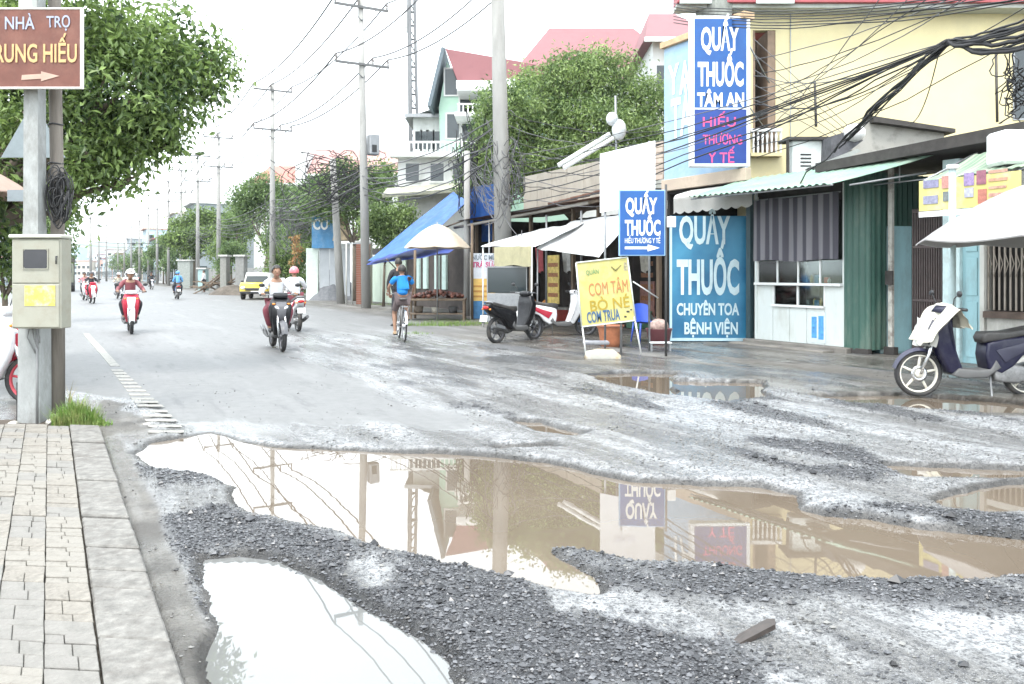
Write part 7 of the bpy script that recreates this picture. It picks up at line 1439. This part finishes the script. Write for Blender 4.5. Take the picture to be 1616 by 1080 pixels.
# dark truck parked on the left and white cars down the road
def car(name, label, loc, yaw, body, w_=1.75, L_=4.2, h_=1.45, group=None, van=False):
    t = thing(name, label, 'van' if van else 'car', loc, yaw, group)
    MB(True).prism([(-L_/2,.35),(L_/2,.35),(L_/2,.75),(L_/2-.9,.92),(-L_/2+.2,.95),(-L_/2,.8)], w_/2, bevel=.08).build('body', body, t)
    if van: P = [(-L_/2+.05,.9),(L_/2-.9,.9),(L_/2-1.3,h_+.45),(-L_/2+.1,h_+.5)]
    else: P = [(-L_/2+.5,.9),(L_/2-1.1,.9),(L_/2-1.8,h_),(-L_/2+1.1,h_)]
    MB(True).prism(P, w_/2*.92, bevel=.07).build('cabin', body, t)
    for s in (-1,1): MB().add([(P[0][0]+.25,s*w_*.468,.98),(P[1][0]-.25,s*w_*.468,.98),(P[2][0]-.05,s*w_*.462,P[2][1]-.12),(P[3][0]+.1,s*w_*.462,P[3][1]-.12)],[(0,1,2,3)]).build('side_window', glassm(), t)
    MB().add([(P[1][0]+.03,-w_*.40,.98),(P[1][0]+.03,w_*.40,.98),(P[2][0]+.06,w_*.36,P[2][1]-.1),(P[2][0]+.06,-w_*.36,P[2][1]-.1)],[(0,1,2,3)]).build('windscreen', glassm(), t); MB().add([(P[0][0]-.03,-w_*.40,1.0),(P[0][0]-.03,w_*.40,1.0),(P[3][0]-.06,w_*.36,P[3][1]-.1),(P[3][0]-.06,-w_*.36,P[3][1]-.1)],[(3,2,1,0)]).build('rear_window', glassm(), t)
    for x_ in (-L_/2+.75, L_/2-.8):
        for s in (-1,1): MB(True).lathe([(0,-.1),(.25,-.1),(.31,-.07),(.31,.07),(.25,.1),(0,.1)],16,'Y',(x_,s*(w_/2-.05),.31)).build('wheel', RUBBER, t)
    for s in (-1,1): MB(True).ball((L_/2-.03,s*w_*.36,.66),(.05,.16,.08),8).build('headlight', LENS, t); MB(True).ball((-L_/2+.0,s*w_*.38,.75),(.04,.12,.1),8).build('tail_light', RLENS, t)
    return t
PWH = mat('white car paint', (.72,.72,.70), .3, coat=.5); PDK = mat('dark car paint', (.06,.065,.07), .3, coat=.5)
car('white_car', 'white car coming down the far end of the road', RL(8.5,130), ONC, PWH); car('white_van', 'white van far up the road beyond the dark scooter', RL(4.5,175), ONC, PWH, van=True, L_=4.8); car('dark_car', 'dark car parked at the far right verge', RL(9.8,145), FWD, PDK); car('white_car', 'white car half hidden behind the left pole', Vector((at(-175,0,16.5).x,16.5,0)), math.radians(8), PWH)
p = Vector((at(98,0,66).x,66,0)); t = thing('cargo_truck', 'dark cargo truck parked far down the left side behind the meter box', 'truck', p, TH)
MB().box(-1.1,.9,0,4.5,.8,2.9,.05).build('cargo_bed', mat('dark tarpaulin', (.07,.065,.055), .9, var=.3), t); MB(True).prism([(-1.05,.5),(.85,.5),(.85,1.6),(.75,2.3),(-.95,2.3),(-1.05,1.6)], -1.6, -.1, bevel=.08).build('cab', mat('dull green cab', (.16,.17,.13), .5), t); MB().box(-.85,.65,-1.63,-1.6,1.5,2.15).build('windscreen', glassm(), t); MB().box(-1.0,.8,-1.66,-1.55,.5,.75).build('bumper', DARK, t)
for x_ in (-.9,.75):
    for y_ in (-.9,3.4): MB(True).lathe([(0,-.15),(.4,-.15),(.46,-.1),(.46,.1),(.4,.15),(0,.15)],16,'X',(x_,y_,.46)).build('wheel', RUBBER, t)
# left white scooter, close at the frame edge
scooter('motor_scooter', 'white and red scooter parked at the left edge behind the pole', Vector((at(-48,0,8.9).x,8.9,.02)), math.radians(8), P_WHITE, P_RED, mat('red rim', (.5,.06,.08), .4), group='parked scooters')
# far-off people near the verge
for px, py, c1, lab in ((322,462,C_WHITE,'person in a white shirt standing far off at the right verge'),(352,458,C_DARK,'person in dark clothes standing far off by the rubble')): person('person', lab, G(px,py), FWD+1.2, JS, c1, C_DARK, 'hair', sleeves='long', sc=1.0, grip=False)
# hill
mb = MB(True); hx0, hx1 = at(-300,0,2600).x, at(900,0,2600).x
def hf(u, v):
    x_ = hx0+(hx1-hx0)*u; y_ = 2200+900*v; z_ = 95*math.exp(-((x_+1330)/420)**2)+45*math.exp(-((x_+600)/500)**2)+60*math.exp(-((x_+2100)/400)**2); return (x_, y_, -2+z_*math.sin(math.pi*min(1,max(0,v)))*(1+.12*mnoise.noise(Vector((u*20,v*4,0)))))
mb.grid(hf, 90, 14); mb.build('hill', mat('hill forest', (.05,.09,.05), .95, var=.3, scale=.02), kind='structure')

# broken board and bits lying in the mud
t = thing('broken_board', 'short broken dark plank lying in the wet mud at the lower right', 'board', G(1190,1018), .45)
mb = MB(); mb.M = Matrix.Rotation(-.22,4,'Y'); mb.add([(-.10,-.02,.0),(.09,-.025,.0),(.115,.0,.01),(.10,.03,.0),(-.05,.025,0),(-.115,.005,0),(-.10,-.02,.018),(.09,-.025,.02),(.115,.0,.024),(.10,.03,.018),(-.05,.025,.02),(-.115,.005,.016)],[(5,4,3,2,1,0),(6,7,8,9,10,11),(0,1,7,6),(1,2,8,7),(2,3,9,8),(3,4,10,9),(4,5,11,10),(5,0,6,11)]); mb.v = [(x,y,z+.035) for x,y,z in mb.v]; mb.build('plank', mat('wet dark timber', (.045,.035,.03), .5, var=.4, scale=20), t)
# ================================================================ haze: one even box of air
hm = bpy.data.materials.new('air'); hm.use_nodes = True; N = hm.node_tree.nodes; N.clear(); o_ = N.new('ShaderNodeOutputMaterial'); pv = N.new('ShaderNodeVolumePrincipled'); pv.inputs['Color'].default_value = (.93,.97,1,1); pv.inputs['Density'].default_value = .00022; pv.inputs['Anisotropy'].default_value = .2
hm.node_tree.links.new(pv.outputs[0], o_.inputs['Volume'])
hz = MB().box(-3200,3200,-60,3300,-3,125).build('haze', hm, kind='stuff')
